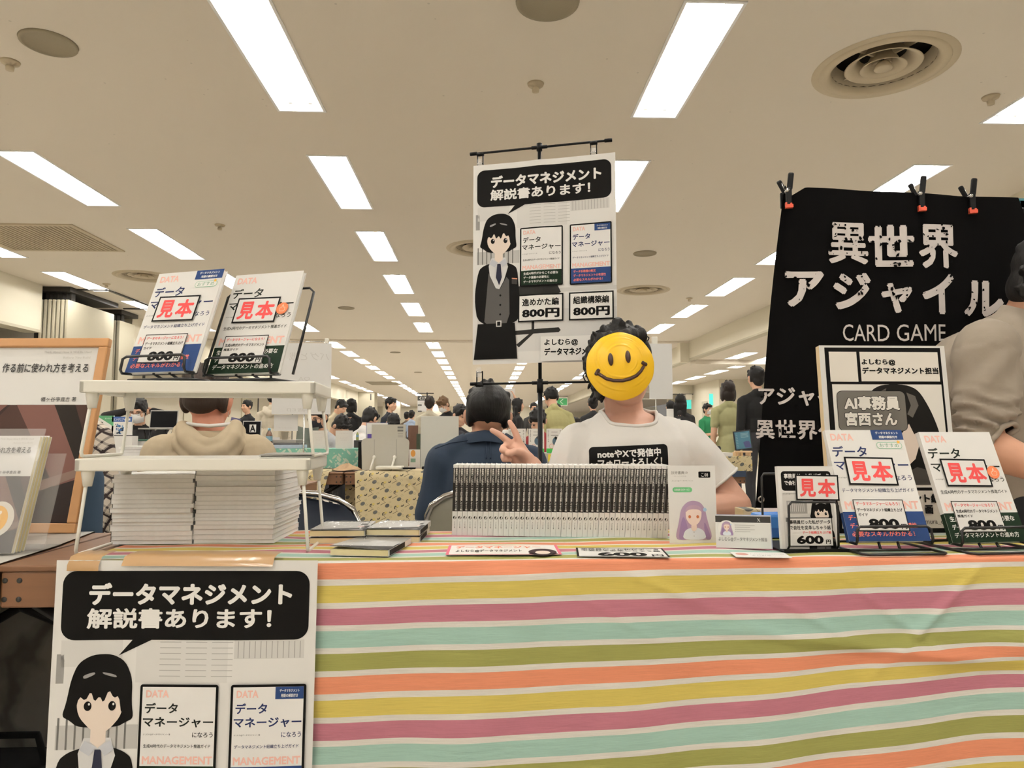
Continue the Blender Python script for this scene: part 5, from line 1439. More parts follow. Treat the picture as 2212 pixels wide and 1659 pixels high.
def add_glasses(root, M):
    m = MB()
    for s in (-1, 1):
        m.tube([(s * .033 + .024 * math.cos(a), -.103 + .003 * abs(math.cos(a)), .002 + .018 * math.sin(a)) for a in [2 * PI * i / 14 for i in range(14)]], .0016, M_STEEL, n=5, closed=True, M=M)
        m.tube([(s * .057, -.098, .006), (s * .078, -.03, .008), (s * .080, .015, .0)], .0015, M_STEEL, n=5, M=M)
    m.tube([(-.009, -.105, .004), (.009, -.105, .004)], .0015, M_STEEL, n=5, M=M)
    return m.build('glasses', root)
def hand_blob(b, wrist, d, up, k=1.0, tag_=0, curl=.5):
    """palm and five bent fingers running on from a wrist along d; 'up' is the back of the hand"""
    d = Vector(d).normalized(); up = Vector(up); up = (up - d * up.dot(d)).normalized(); s = d.cross(up)
    w = Vector(wrist); P_ = lambda a, c, e: w + d * a * k + s * c * k + up * e * k
    for c in (-.026, -.009, .009, .026): b.cap(P_(.01, c * .6, 0), P_(.085, c, 0), .013 * k, .011 * k, tag_)
    for c, L in ((-.028, .055), (-.010, .072), (.009, .078), (.027, .068)):
        p0 = P_(.088, c, 0); p1 = P_(.088 + L * .5, c * 1.15, -L * .25 * curl); p2 = P_(.088 + L * .75 * (1 - .3 * curl), c * 1.2, -L * .8 * curl)
        b.cap(p0, p1, .0092 * k, .0085 * k, tag_); b.cap(p1, p2, .0085 * k, .007 * k, tag_)
    b.cap(P_(.02, .028, 0), P_(.06, .052, -.012), .012 * k, .010 * k, tag_); b.cap(P_(.06, .052, -.012), P_(.088, .050, -.024), .010 * k, .008 * k, tag_)

def person(label, px, py, Y, rot=0, pose='stand', shirt=(60, 60, 62), pants=(40, 40, 44), hair=HB, style='short', lean=0.0, pitch=0.0, yaw=0.0, roll=0.0, sleeves='long', arms=None,
           scale=1.0, skin=None, mask=None, glasses=False, face=False, dress=False, voxel=None, vol=1.0, hood=False, wr=.35):
    """py = row of the top of the head, px = column of its middle, Y = how far back the person is"""
    hz = .90 if pose == 'stand' else .47
    up = Matrix.Translation((0, 0, hz)) @ Matrix.Rotation(lean, 4, 'X') @ Matrix.Translation((0, 0, -hz))
    HM = up @ Matrix.Translation((0, -.005, hz + .60)) @ Matrix.Rotation(yaw, 4, 'Z') @ Matrix.Rotation(pitch, 4, 'X') @ Matrix.Rotation(roll, 4, 'Y') @ Matrix.Translation((0, -.012, .125))
    ht = HM @ Vector((0, .02, .133))
    top = at(px, py, y=Y)
    rz = math.radians(rot)
    k = scale
    off = Matrix.Rotation(rz, 4, 'Z') @ Vector((ht.x * k, ht.y * k, 0))
    dz = top.z - ht.z * k
    if pose == 'stand' and abs(dz) > .0: k = min(1.16, max(.86, top.z / ht.z)); off = Matrix.Rotation(rz, 4, 'Z') @ Vector((ht.x * k, ht.y * k, 0)); dz = 0.0
    if pose == 'sit' and dz < 0: k = max(.80, top.z / ht.z); off = Matrix.Rotation(rz, 4, 'Z') @ Vector((ht.x * k, ht.y * k, 0)); dz = 0.0
    root = thing('person', label, 'person', (top.x - off.x, top.y - off.y, 0), (0, 0, rz))
    b = Blob(); U = Blob()
    U.ell((0, 0, hz + .20), (.138 * vol, .10 * vol, .17), t=1); U.ell((0, -.004, hz + .37), (.160 * vol, .112 * vol, .17), t=1)
    U.cap((-.142, .005, hz + .465), (.142, .005, hz + .465), .060 * vol, t=1)
    for s in (-1, 1): U.cap((s * .12, .012, hz + .485), (0, .016, hz + .555), .050, .050, 1)
    U.cap((0, .018, hz + .50), (0, .0, hz + .65), .054, .050, 0)
    U.cap((0, .02, hz + .545), (0, .018, hz + .556), .066, .062, 1)
    if hood: U.chain([(-.10, .03, hz + .55), (-.06, .10, hz + .50), (0, .12, hz + .47), (.06, .10, hz + .50), (.10, .03, hz + .55)], [.035, .04, .045, .04, .035], 1)
    arms = arms or 'down'
    for s in (-1, 1):
        a = arms if isinstance(arms, str) else arms[0 if s < 0 else 1]
        sh = Vector((s * .178, .005, hz + .455))
        if a == 'down': el, wr_ = Vector((s * .215, .03, hz + .17)), Vector((s * .215, -.05, hz - .06))
        elif a == 'fwd': el, wr_ = Vector((s * .215, -.02, hz + .17)), Vector((s * .13, -.24, hz + .20))
        elif a == 'low': el, wr_ = Vector((s * .20, -.06, hz + .18)), Vector((s * .10, -.24, hz + .06))
        elif a == 'face': el, wr_ = Vector((s * .19, -.18, hz + .25)), Vector((s * .06, -.16, hz + .50))
        elif a == 'behind_head': el, wr_ = Vector((s * .31, -.02, hz + .66)), Vector((s * .12, .02, hz + .72))
        elif a == 'up': el, wr_ = Vector((s * .21, -.06, hz + .70)), Vector((s * .16, -.08, hz + .95))
        else: el, wr_ = Vector(a[0]), Vector(a[1])
        f = wr_ - el
        if sleeves == 'short':
            mid = sh.lerp(el, .62); U.cap(sh, mid, .058, .054, 1); U.cap(mid, el, .043, .040, 0); U.cap(el, wr_, .040, .027, 0)
        elif sleeves == 'rolled':
            mid = el.lerp(wr_, .25); U.cap(sh, el, .056, .050, 1); U.cap(el, mid, .050, .046, 1); U.cap(mid, wr_, .034, .027, 0)
        else: U.cap(sh, el, .056, .048, 1); U.cap(el, wr_, .047, .034, 1)
        hand_blob(U, wr_, f, Vector((0, -.3, 1)) if a in ('fwd', 'low') else Vector((s, .2, .1)), .95)
    head_blob(U, Matrix.Translation((0, 0, 0)) if False else up.inverted() @ HM)
    U.xform(up); b.p += U.p
    b.ell((0, .0, hz + .04), (.158 * vol, .115 * vol, .12), t=1 if dress else 2)
    if pose == 'stand':
        for s in (-1, 1):
            b.chain([(s * .088, 0, hz - .02), (s * .095, -.015, hz * .52), (s * .098, .015, .09)], [.088, .058, .042], 2); b.cap((s * .10, .02, .045), (s * .105, -.11, .035), .044, .036, 3)
        if dress: b.chain([(0, 0, hz + .05), (0, 0, hz - .25)], [.155, .165], 1)
    else:
        for s in (-1, 1):
            b.chain([(s * .09, -.02, hz - .02), (s * .11, -.42, hz + .0), (s * .11, -.40, .09)], [.090, .062, .044], 2); b.cap((s * .11, -.40, .045), (s * .115, -.53, .035), .044, .036, 3)
    sk = skin or M_SKIN
    b.build('body', [sk, cloth_mat(shirt, wr), cloth_mat(pants), M_SHOE], root, voxel=voxel or (.0085 if Y < 9 else .012), smooth=3)
    hair_blob(style, HM, int(px)).build('hair', hair_mat(hair), root, voxel=.007 if Y < 9 else .011, smooth=2)
    if face: add_face(root, HM)
    if mask: add_mask(root, HM, mask)
    if glasses: add_glasses(root, HM)
    root.scale = (k, k, k)
    if pose == 'sit': root.location.z = dz
    return root, HM

# ------------------------------------------------------------------ folding pipe chair
def folding_chair(label, x, y, rz, vinyl, group='folding pipe chairs', back=None):
    t = thing('folding_chair', label, 'chair', (x, y, 0), (0, 0, rz), group)
    r = .011; w = .215; m = MB(); pts = []
    pts += [(-w, .20, .0)]; pts += [(-w, .02, .45), (-w, -.10, .62)]
    for i in range(9): a = PI - PI * i / 8; pts.append((w * .98 * math.cos(a), -.125 - .02 * math.sin(a), .655 + .10 * math.sin(a)))
    pts += [(w, -.10, .62), (w, .02, .45), (w, .20, .0)]
    pts = [(x_, -y_, z_) for x_, y_, z_ in pts]
    m.tube(pts, r, CHROME, n=10); m.build('back_tube', t)
    n, k = 12, 5; v = []
    for j in range(k + 1):
        for i in range(n + 1):
            a = -1 + 2 * i / n; q = j / k; ww = (w - .012) * (1 if q < .5 else max(.12, (1 - ((q - .5) / .5) ** 2.2) ** .5))
            v.append((a * ww, .118 + .03 * (1 - a * a) * .6 - .02 + .02 * q, .56 + .185 * q))
    f = [(j * (n + 1) + i, j * (n + 1) + i + 1, (j + 1) * (n + 1) + i + 1, (j + 1) * (n + 1) + i) for j in range(k) for i in range(n)]
    m = MB(); m.add(v, f, vinyl, smooth=True); m.add([(a, b + .016, c) for a, b, c in v], [q[::-1] for q in f], back or vinyl, smooth=True)
    m.build('backrest', t)
    m = MB(); m.box((-.19, -.22, .425), (.19, .17, .462), vinyl, bev=.014); m.build('seat', t)
    for s in (-1, 1):
        m = MB(); m.tube([(s * .19, .10, .43), (s * .19, -.05, .30), (s * .19, .24, .0)] if False else [(s * .19, -.20, .43), (s * .19, .20, .0)], .010, CHROME, n=8); m.build('rear_leg', t)
        m = MB(); m.tube([(s * w, -.20, 0), (s * w, -.20, .02)], .014, BLACK_PLASTIC, n=8); m.build('rubber_foot', t)
    m = MB(); m.tube([(-.19, .14, .065), (.19, .14, .065)], .008, CHROME, n=8); m.build('stretcher', t)
    return t
M_NAVYV = mat('navy_vinyl', (44, 52, 66), rough=.45, noise=.06); M_GREYV = mat('grey_back_panel', (150, 146, 130), rough=.5, noise=.06)

# ------------------------------------------------------------------ the seller behind the table
def seller():
    Y0 = 2.07; o = at(1352, 1000, y=Y0); o.z = 0
    root = thing('person', 'seller in a white T-shirt with a smiley mask over the face making a V sign', 'person', o)
    L = lambda px, py, dy=0.0: np.array(at(px, py, y=Y0 + dy) - o)
    b = Blob()
    hip = L(1360, 1190, .02); hip[2] = .565
    chest = L(1361, 1010, .0); waist = (hip + chest) / 2
    b.ell(hip, (.165, .12, .12), t=1); b.ell(waist, (.15, .108, .20)); b.ell(chest + [0, 0, -.02], (.165, .112, .19))
    sR, sL = L(1250, 962, .0), L(1476, 956, .01)
    b.cap(sR + [.02, 0, 0], sL + [-.02, 0, 0], .055)
    nb = L(1353, 935, .02)
    b.cap(sR + [.04, .01, .02], nb, .046, .05); b.cap(sL + [-.04, .01, .02], nb, .046, .05)
    hc = L(1343, 792, -.03)
    b.cap(nb, hc + [.004, .03, -.05], .057, .055)
    HM = Matrix.Translation(Vector(hc)) @ Matrix.Rotation(-.13, 4, 'Y') @ Matrix.Rotation(-.05, 4, 'X')
    head_blob(b, HM, 1.05)
    # left arm (on the right of the picture): elbow on the near side, forearm running in behind the pamphlet
    eL, wL = L(1588, 1092, -.02), L(1476, 1106, -.15)
    b.cap(sL, eL, .054, .045); b.cap(eL, wL, .046, .030); b.ell(eL + [.004, .005, -.004], (.042, .042, .042))
    hand_blob(b, wL, (-1, .1, 0), (0, 0, 1), 1.0)
    # right arm and the V sign
    eR, wR = L(1205, 1120, -.02), L(1146, 1008, -.13)
    b.cap(sR, eR, .054, .045); b.cap(eR, wR, .045, .031)
    mm = 1.94 / 1550
    H = lambda px, py, dy=0.0: L(px, py, -.14 + dy)
    # palm: wrist to knuckle line
    kn = {'i': H(1120.5, 954), 'm': H(1105, 960), 'r': H(1097, 968), 'p': H(1092, 981)}
    for q in 'imrp': b.cap(wR + (kn[q] - kn['m']) * .25, kn[q] + [0, .006, 0], .0155, .0105)
    b.cap(H(1140, 992), H(1112, 968), .020, .016); b.cap(H(1138, 985), H(1121, 962), .014, .011)
    # index and middle stretched: three phalanges each
    for pts in ((kn['i'], H(1115.5, 940, -.004), H(1109, 925, -.006), H(1101, 911.5, -.006)), (kn['m'], H(1092, 949, -.006), H(1078, 938, -.009), H(1062.5, 929.5, -.010))):
        b.chain(pts, [.0104, .0096, .0088, .0074])
    # ring and little finger folded into the palm
    b.chain([kn['r'], H(1088, 966, -.018), H(1085, 972, -.034), H(1099, 977, -.036)], [.0105, .0098, .0092, .0085])
    b.chain([kn['p'], H(1087, 986, -.016), H(1089, 993, -.028), H(1101, 993, -.030)], [.0098, .009, .0085, .0075])
    # thumb: leaves the side of the palm near its base and closes over the ring finger
    b.chain([H(1137, 990, -.004), H(1126, 978, -.026), H(1112, 975, -.042), H(1098, 981, -.048)], [.0150, .0118, .0100, .0085])
    for s in (-1, 1): b.chain([hip + [s * .09, -.02, -.03], hip + [s * .13, -.36, -.02], hip + [s * .13, -.36, -.475]], [.088, .062, .045], 1); b.cap(hip + [s * .13, -.36, -.52], hip + [s * .135, -.46, -.53], .042, .034, 2)
    b.build('body', [M_SKINP, cloth_mat((44, 48, 58)), M_SHOE], root, voxel=.0042, smooth=2)
    # T-shirt
    t = Blob()
    t.ell(hip + [0, 0, .02], (.185, .14, .12)); t.ell(waist, (.172, .132, .22)); t.ell(chest + [0, -.003, -.02], (.186, .132, .20)); t.cap(sR + [.02, 0, -.004], sL + [-.02, 0, -.004], .066)
    t.cap(sR + [.04, .01, .02], nb + [0, 0, -.004], .057, .058); t.cap(sL + [-.04, .01, .02], nb + [0, 0, -.004], .057, .058); t.cap(nb + [0, 0, -.03], nb + [0, -.004, .06], .068, .066)
    aL = (eL - sL) / np.linalg.norm(eL - sL); aR = (eR - sR) / np.linalg.norm(eR - sR)
    t.cap(sL, sL + aL * .19, .068, .074); t.cap(sR, sR + aR * .20, .068, .072)
    nF, nS = L(1352, 919, -.10), L(1309, 893, .03); nB = L(1352, 872, .09)
    nrm = np.cross(nS - nF, np.array([1., 0, 0])); nrm = np.array([0, -(nB - nF)[2], (nB - nF)[1]]); nrm /= np.linalg.norm(nrm)
    def cut(co):
        k1 = ((co - nF) @ nrm > 0) & ((((co - nb)[:, 0] / .078) ** 2 + ((co - nb)[:, 1] / .17) ** 2) < 1) & (co[:, 2] > nb[2] - .06)
        k2 = ((co - sL) @ aL > .152) & (np.linalg.norm(co - sL - np.outer((co - sL) @ aL, aL), axis=1) < .10) & (co[:, 0] > sL[0] - .01)
        k3 = ((co - sR) @ aR > .165) & (np.linalg.norm(co - sR - np.outer((co - sR) @ aR, aR), axis=1) < .10) & (co[:, 0] < sR[0] + .01)
        k4 = co[:, 2] < hip[2] - .03
        return k1 | k2 | k3 | k4
    def wrink(co):
        x, z = co[:, 0], co[:, 2]
        a = .0030 * np.sin(34 * (x * .9 + z * .55) + 3 * np.sin(z * 11)) + .0022 * np.sin(58 * (x * .35 - z) + 2 * np.sin(x * 17)) + .0015 * smooth_noise(x, z, 4, 6, 20, 60)
        pit = np.exp(-(((x - sL[0] + .02) / .05) ** 2 + ((z - sL[2] + .12) / .09) ** 2)) + np.exp(-(((x - sR[0] - .02) / .05) ** 2 + ((z - sR[2] + .12) / .09) ** 2))
        return a * .8 + .006 * pit * np.sin(70 * x + 30 * z)
    ts = t.build('t_shirt', mat('white_cotton', (224, 221, 216), rough=.9, noise=.02, nscale=20, bump=.15, bscale=60), root, voxel=.0065, smooth=3, cut=cut, solid=.0025, push=wrink)
    wc = mat('white_cotton', (0, 0, 0))
    hem('collar', root, t, nb, .0052, wc); hem('sleeve_hem', root, t, sL + aL * .152, .004, wc); hem('sleeve_hem', root, t, sR + aR * .165, .004, wc)
    # chest print laid on the shirt
    from mathutils.bvhtree import BVHTree
    me = ts.data; bv = BVHTree.FromPolygons([v.co.copy() for v in me.vertices], [tuple(p.vertices) for p in me.polygons])
    s = Print(166, 62, 1, PAPER); s.mb = MB(); s.n = 1
    s.rrect(0, 0, 166, 62, 9, K, 4); s.n = 4; s.text('noteやXで発信中', 16, 7, 150, 25, W, .035, 3); s.text('フォローよろしく！', 16, 27, 152, 44, W, .035, 3)
    s.w, s.h, s.k = 166, 62, 1.0
    s.warp(lambda x, z: 0, 26, 12)
    V = []
    for (x, y, z) in s.mb.v:
        p = at(1274 + x, 966 - z - x * .045, y=Y0 - .1) - o
        hit = bv.ray_cast(Vector((p.x, p.y - .5, p.z)), Vector((0, 1, 0)))
        V.append((p.x, (hit[0].y if hit[0] else p.y) - .0018 + y * 2.0, p.z))
    s.mb.v = V; s.mb.smooth = [False] * len(s.mb.f); tag(s.mb.build('chest_print', root), 'black printed plaque with white lettering')
    # curly black hair
    h = hair_blob('short', HM, 5); r = random.Random(4)
    G = lambda px, py, dy=0.0: L(px, py, dy)
    for i in range(95):
        a = r.uniform(.25 * PI, 1.12 * PI); R = 75 + r.uniform(-10, 7)
        px_, py_ = 1338 + R * .93 * math.cos(a), 783 - R * 1.02 * math.sin(a); dy = r.uniform(-.09, .06)
        c = G(px_, py_, dy); d = np.array([r.uniform(-.012, .012), r.uniform(-.01, .01), r.uniform(-.016, .012)])
        h.cap(c, c + d, .0062 + r.uniform(0, .003), .004)
    for i in range(46):
        f = r.random(); c = G(1272 + 26 * f ** 2 + r.uniform(-7, 7), 775 + 84 * f, r.uniform(-.09, .02)); d = np.array([r.uniform(-.012, .008), r.uniform(-.01, .01), -r.uniform(.006, .02)])
        h.cap(c, c + d, .0075, .0045)
    h.build('hair', hair_mat((22, 20, 19)), root, voxel=.0048, smooth=1)
    for i, (c0, c1, c2) in enumerate((((1392, 722), (1402, 730), (1396, 742)), ((1268, 800), (1259, 812), (1266, 826)), ((1300, 712), (1288, 716), (1280, 728)))):
        m = MB(); m.tube([G(*c0, -.03), G(*c1, -.03), G(*c2, -.03)], .0022, hair_mat((22, 20, 19)), n=5); m.build('stray_curl', root)
    add_face(root, HM)
    # painted smiley mask in front of the face: thick brush work, eyes and smile
    R = 75.5 * 1.905 / 1550; c = L(1344.5, 789, -.165)
    M_YEL = mat('yellow_paint', (250, 200, 38), rough=.35, noise=.05, nscale=14)
    nr, na = 46, 120; v = []; rr = np.random.default_rng(3); st = []
    for _ in range(20): st.append((rr.uniform(.4, .97), rr.uniform(0, 2 * PI), rr.uniform(.35, 1.1), rr.uniform(.012, .022), rr.uniform(.0010, .0022)))
    def relief(q, a):
        z = 0
        for (q0, a0, da, w_, h_) in st:
            dd = (a - a0 + PI) % (2 * PI) - PI
            if abs(dd) < da: z += h_ * math.exp(-((q - q0 - .16 * math.sin(dd * 1.2 + a0)) / w_) ** 2) * (1 - (dd / da) ** 2) - .6 * h_ * math.exp(-((q - q0 - w_ * 1.8 - .16 * math.sin(dd * 1.5 + a0)) / w_) ** 2) * (1 - (dd / da) ** 2)
        return z 
    def srf(q, a):
        return Vector((c[0] + R * q * math.cos(a), c[1] + .030 * q * q - relief(q, a), c[2] + R * q * math.sin(a)))
    edge = [1 + .012 * math.sin(7 * 2 * PI * i / na) * math.sin(3 * 2 * PI * i / na) for i in range(na)]
    for j in range(nr + 1):
        for i in range(na): v.append(srf(max(j / nr, .001) * (edge[i] if j > nr * .8 else 1), 2 * PI * i / na))
    n0 = len(v)
    for i in range(na): p = v[nr * na + i]; v.append(Vector((p.x, p.y + .004, p.z)))
    v.append(Vector((c[0], c[1] + .006, c[2])))
    f = [(j * na + i, j * na + (i + 1) % na, (j + 1) * na + (i + 1) % na, (j + 1) * na + i) for j in range(nr) for i in range(na)] + [(nr * na + i, nr * na + (i + 1) % na, n0 + (i + 1) % na, n0 + i) for i in range(na)] + [(n0 + i, n0 + (i + 1) % na, n0 + na) for i in range(na)]
    m = MB(); m.add(v, f, M_YEL, smooth=True); mk = m.build('smiley_mask', root); tag(mk, 'yellow brush painted round smiley face')
    M_BRN = mat('dark_brown_paint', (62, 36, 26), rough=.45, noise=.1)
    def stroke(pts, w_, nm, oval=False):
        ctr = []
        for a_, b_ in zip(pts[:-1], pts[1:]):
            for q in range(8): ctr.append((a_[0] + (b_[0] - a_[0]) * q / 8, a_[1] + (b_[1] - a_[1]) * q / 8))
        ctr.append(pts[-1]); vv = []; ff = []
        for i, (x, y) in enumerate(ctr):
            e = L(x, y, -.165); dx, dz = e[0] - c[0], e[2] - c[2]; q = math.hypot(dx, dz) / R
            vv.append(Vector((e[0], c[1] + .030 * q * q - .0012, e[2])))
        m = MB(); m.tube(vv, w_, M_BRN, n=8, radii=[w_ * (max(.25, (1 - (2 * i / (len(vv) - 1) - 1) ** 2) ** .5) if oval else (1 if 1 < i < len(vv) - 2 else .75)) for i in range(len(vv))])
        m.v = [(x, y, z) for x, y, z in m.v]; m.build(nm, mk)
    stroke([(1290.5, 803), (1300, 810), (1311, 817.5), (1326, 821.5), (1346, 822), (1362, 818), (1376, 811), (1386, 801), (1393.5, 789)], .0046, 'smile')
    stroke([(1289, 809), (1292, 803), (1296, 796.5)], .0054, 'smile_end'); stroke([(1388, 781.5), (1393.5, 784.5), (1399.5, 787)], .0054, 'smile_end')
    for (x, y) in ((1319.8, 776), (1357, 770.5)): stroke([(x - .8, y - 13.5), (x - .3, y), (x + .8, y + 13.5)], .0074, 'painted_eye', True)
    folding_chair('grey folding chair the masked seller sits on', o.x, Y0 + .07, 0, M_GREYV)
seller()
# ------------------------------------------------------------------ two men seen from behind, and the person in the taupe sweater
def conform_strip(name, root, garment, o, pts, w_, m, Y0, off=.0015, side=1):
    """a narrow raised strip (seam, pleat) laid on a garment"""
    from mathutils.bvhtree import BVHTree
    me = garment.data; bv = BVHTree.FromPolygons([v.co.copy() for v in me.vertices], [tuple(p.vertices) for p in me.polygons])
    P3 = []
    for a_, b_ in zip(pts[:-1], pts[1:]):
        for q in range(10):
            p = at(a_[0] + (b_[0] - a_[0]) * q / 10, a_[1] + (b_[1] - a_[1]) * q / 10, y=Y0 - .15) - o
            h = bv.ray_cast(Vector((p.x, p.y - .3, p.z)), (Vector((p.x, p.y, p.z)) + o - Vector(cam.location)).normalized())
            if h[0]: P3.append(h[0] + Vector((0, -off, 0)))
    if len(P3) > 2: mb_ = MB(); mb_.tube(P3, w_, m, n=6); mb_.build(name, root)

def back_view(label, Y0, head, nbp, shl, shr, chestp, elL, elR, skin, hair_rgb, style, gar, hair_seed, k=1.0, roll=0.0, kind='shirt', pants=(34, 36, 44), chair=None):
    o = at(nbp[0], 1000, y=Y0); o.z = 0
    root = thing('person', label, 'person', o)
    L = lambda px, py, dy=0.0: np.array(at(px, py, y=Y0 + dy) - o)
    b = Blob(); chest = L(*chestp); hip = chest.copy(); hip[2] = .57; waist = (hip + chest) / 2
    b.ell(hip, (.165, .13, .13), t=1); b.ell(waist, (.15, .11, .22)); b.ell(chest, (.165, .115, .19))
    sl, sr = L(*shl), L(*shr); b.cap(sl + [.02, 0, 0], sr - [.02, 0, 0], .055)
    nb = L(*nbp, .0); b.cap(sl + [.03, 0, .01], nb, .05, .056); b.cap(sr - [.03, 0, -.01], nb, .05, .056)
    hc = L(*head, .02); b.cap(nb, hc + [0, .0, -.03], .058, .056)
    HM = Matrix.Translation(Vector(hc)) @ Matrix.Rotation(roll, 4, 'Y') @ Matrix.Rotation(PI, 4, 'Z') @ Matrix.Rotation(.12, 4, 'X') @ Matrix.Scale(k, 4)
    head_blob(b, HM)
    es = []
    for s_, e_ in ((sl, elL), (sr, elR)):
        e = L(*e_); w_ = e + np.array([0.03 * (1 if s_ is sl else -1), .24, .02]); es.append((e, w_)); b.cap(s_, e, .05, .043); b.cap(e, w_, .042, .03); hand_blob(b, w_, w_ - e, (0, 0, 1), .95)
    for s in (-1, 1): b.chain([hip + [s * .09, .02, -.03], hip + [s * .13, .40, -.03], hip + [s * .13, .40, -.48]], [.09, .062, .045], 1); b.cap(hip + [s * .13, .40, -.525], hip + [s * .135, .52, -.535], .042, .034, 2)
    b.build('body', [skin, cloth_mat(pants), M_SHOE], root, voxel=.006, smooth=3)
    g = Blob(); q = .014 if kind == 'shirt' else .024
    g.ell(hip, (.175 + q, .14 + q, .12)); g.ell(waist, (.158 + q, .122 + q, .24)); g.ell(chest, (.168 + q, .12 + q, .20)); g.cap(sl + [.02, 0, 0], sr - [.02, 0, 0], .058 + q * .7)
    g.cap(sl + [.02, 0, .004], nb, .056 + q * .7, .060 + q * .5); g.cap(sr - [.02, 0, -.004], nb, .056 + q * .7, .060 + q * .5)
    for (e, w_), s_ in zip(es, (sl, sr)): g.cap(s_, e, .058 + q, .052 + q); g.cap(e, w_, .050 + q, .036 + q); g.ell(e, (.05 + q, .05 + q, .05 + q))
    if kind == 'shirt': g.cap(nb + [0, 0, -.02], nb + [0, .004, .018], .064, .064)
    def wr(co):
        x, z = co[:, 0], co[:, 2]
        return .0035 * smooth_noise(x, z * .6, 11 + int(Y0 * 10), 7, 18, 46) + .003 * np.sin(40 * (x * .5 + z) + 3 * np.sin(x * 12)) * np.exp(-((np.abs(x - chest[0]) - .19) / .07) ** 2)
    def cut(co): return (co[:, 2] > nb[2] + (.012 if kind == 'shirt' else .03)) & (np.linalg.norm((co - nb)[:, :2], axis=1) < (.082 if kind == 'shirt' else .12))
    go = g.build(kind if kind != 'shirt' else 'shirt', gar, root, voxel=.008, smooth=3, push=wr, cut=cut)
    hair_blob(style, HM, hair_seed).build('hair', hair_mat(hair_rgb), root, voxel=.006, smooth=2)
    return root, L, o, nb, go, hc
M_DENIM = cloth_mat((34, 48, 66), .5, 10)
r_, L_, o_, nb_, go_, hc_ = back_view('man in a dark blue shirt seen from behind beside the black pole', 2.82, (1054, 899), (1047, 952), (956, 997), (1142, 998), (1048, 1052), (934, 1112), (1158, 1112), M_SKIN2, (17, 15, 14), 'nape', M_DENIM, 11, roll=.05)
# collar, yoke seam and box pleat
m = MB(); v = []; n = 28
for j in range(5):
    for i in range(n + 1):
        a = math.radians(-165 + 330 * i / n) - PI / 2; R0 = .066 + .004 * j if j < 3 else .080 - .0 * j; z = (-.012, .012, .030, .020, -.012)[j]; R0 = (.070, .0695, .069, .077, .088)[j]
        v.append((nb_[0] + R0 * 1.08 * math.cos(a), nb_[1] + R0 * math.sin(a), nb_[2] + z + .014 * math.sin(a) * -1 * 0 + .012 * (1 - abs(math.cos(a)))))
m.add(v, [(j * (n + 1) + i, j * (n + 1) + i + 1, (j + 1) * (n + 1) + i + 1, (j + 1) * (n + 1) + i) for j in range(4) for i in range(n)], M_DENIM, smooth=True); m.build('collar', r_)
conform_strip('yoke_seam', r_, go_, o_, [(950, 966), (980, 955), (1020, 949), (1060, 949), (1100, 953), (1135, 966)], .0022, M_DENIM, 2.82)
conform_strip('box_pleat', r_, go_, o_, [(1049, 950), (1050, 990)], .0035, M_DENIM, 2.82); conform_strip('box_pleat', r_, go_, o_, [(1057, 950), (1058, 990)], .0035, M_DENIM, 2.82)
folding_chair('folding chair with a chrome tube back under the blue shirted man', at(1053, 1000, y=2.66).x, 2.66, PI, M_GREYV, back=M_GREYV)
M_HOOD = cloth_mat((176, 160, 134), .3, 18)
r_, L_, o_, nb_, go_, hc_ = back_view('man in a beige hoodie seen from behind between the white shelves', 2.76, (449, 866), (452, 946), (356, 982), (548, 982), (452, 1050), (330, 1130), (575, 1130), mat('skin_ruddy', (206, 142, 116), rough=.55, noise=.07, nscale=40), (52, 40, 32), 'crop', M_HOOD, 12, 1.02, kind='hoodie')
h = Blob()
h.chain([L_(396, 922, -.02), L_(402, 948, -.09), L_(425, 974, -.125), L_(452, 986, -.135), L_(480, 974, -.125), L_(503, 948, -.09), L_(508, 922, -.02)], [.028, .032, .034, .036, .034, .032, .028])
h.chain([L_(390, 932, .03), L_(388, 960, -.06), L_(415, 990, -.12), L_(452, 1000, -.13), L_(490, 990, -.12), L_(514, 960, -.06), L_(514, 932, .03)], [.03, .03, .028, .026, .028, .03, .03])
h.chain([L_(408, 930, -.05), L_(430, 955, -.11), L_(452, 962, -.118), L_(474, 955, -.11), L_(496, 930, -.05)], [.022, .026, .028, .026, .022])
h.ell(L_(452, 975, -.08), (.07, .05, .045))
h.build('hood', M_HOOD, r_, voxel=.006, smooth=3, push=lambda co: .0022 * smooth_noise(co[:, 0], co[:, 2], 31, 6, 20, 60))
m = MB(); m.tube([L_(*p) for p in ((404, 915, -.035), (425, 918, -.062), (452, 920, -.068), (480, 918, -.062), (500, 915, -.035))], .0068, PAPER, n=8); tag(m.build('tee_collar', r_), 'white T-shirt collar')
m = MB(); m.tube([Vector(hc_) + Vector(p) for p in ((.074, .03, .035), (.080, -.005, .02), (.079, -.012, -.02), (.070, .03, -.06))], .0016, PAPER, n=5); m.build('mask_strap', r_)
folding_chair('folding chair under the man in the beige hoodie', at(450, 1000, y=2.7).x, 2.62, PI, M_NAVYV, back=M_NAVYV)

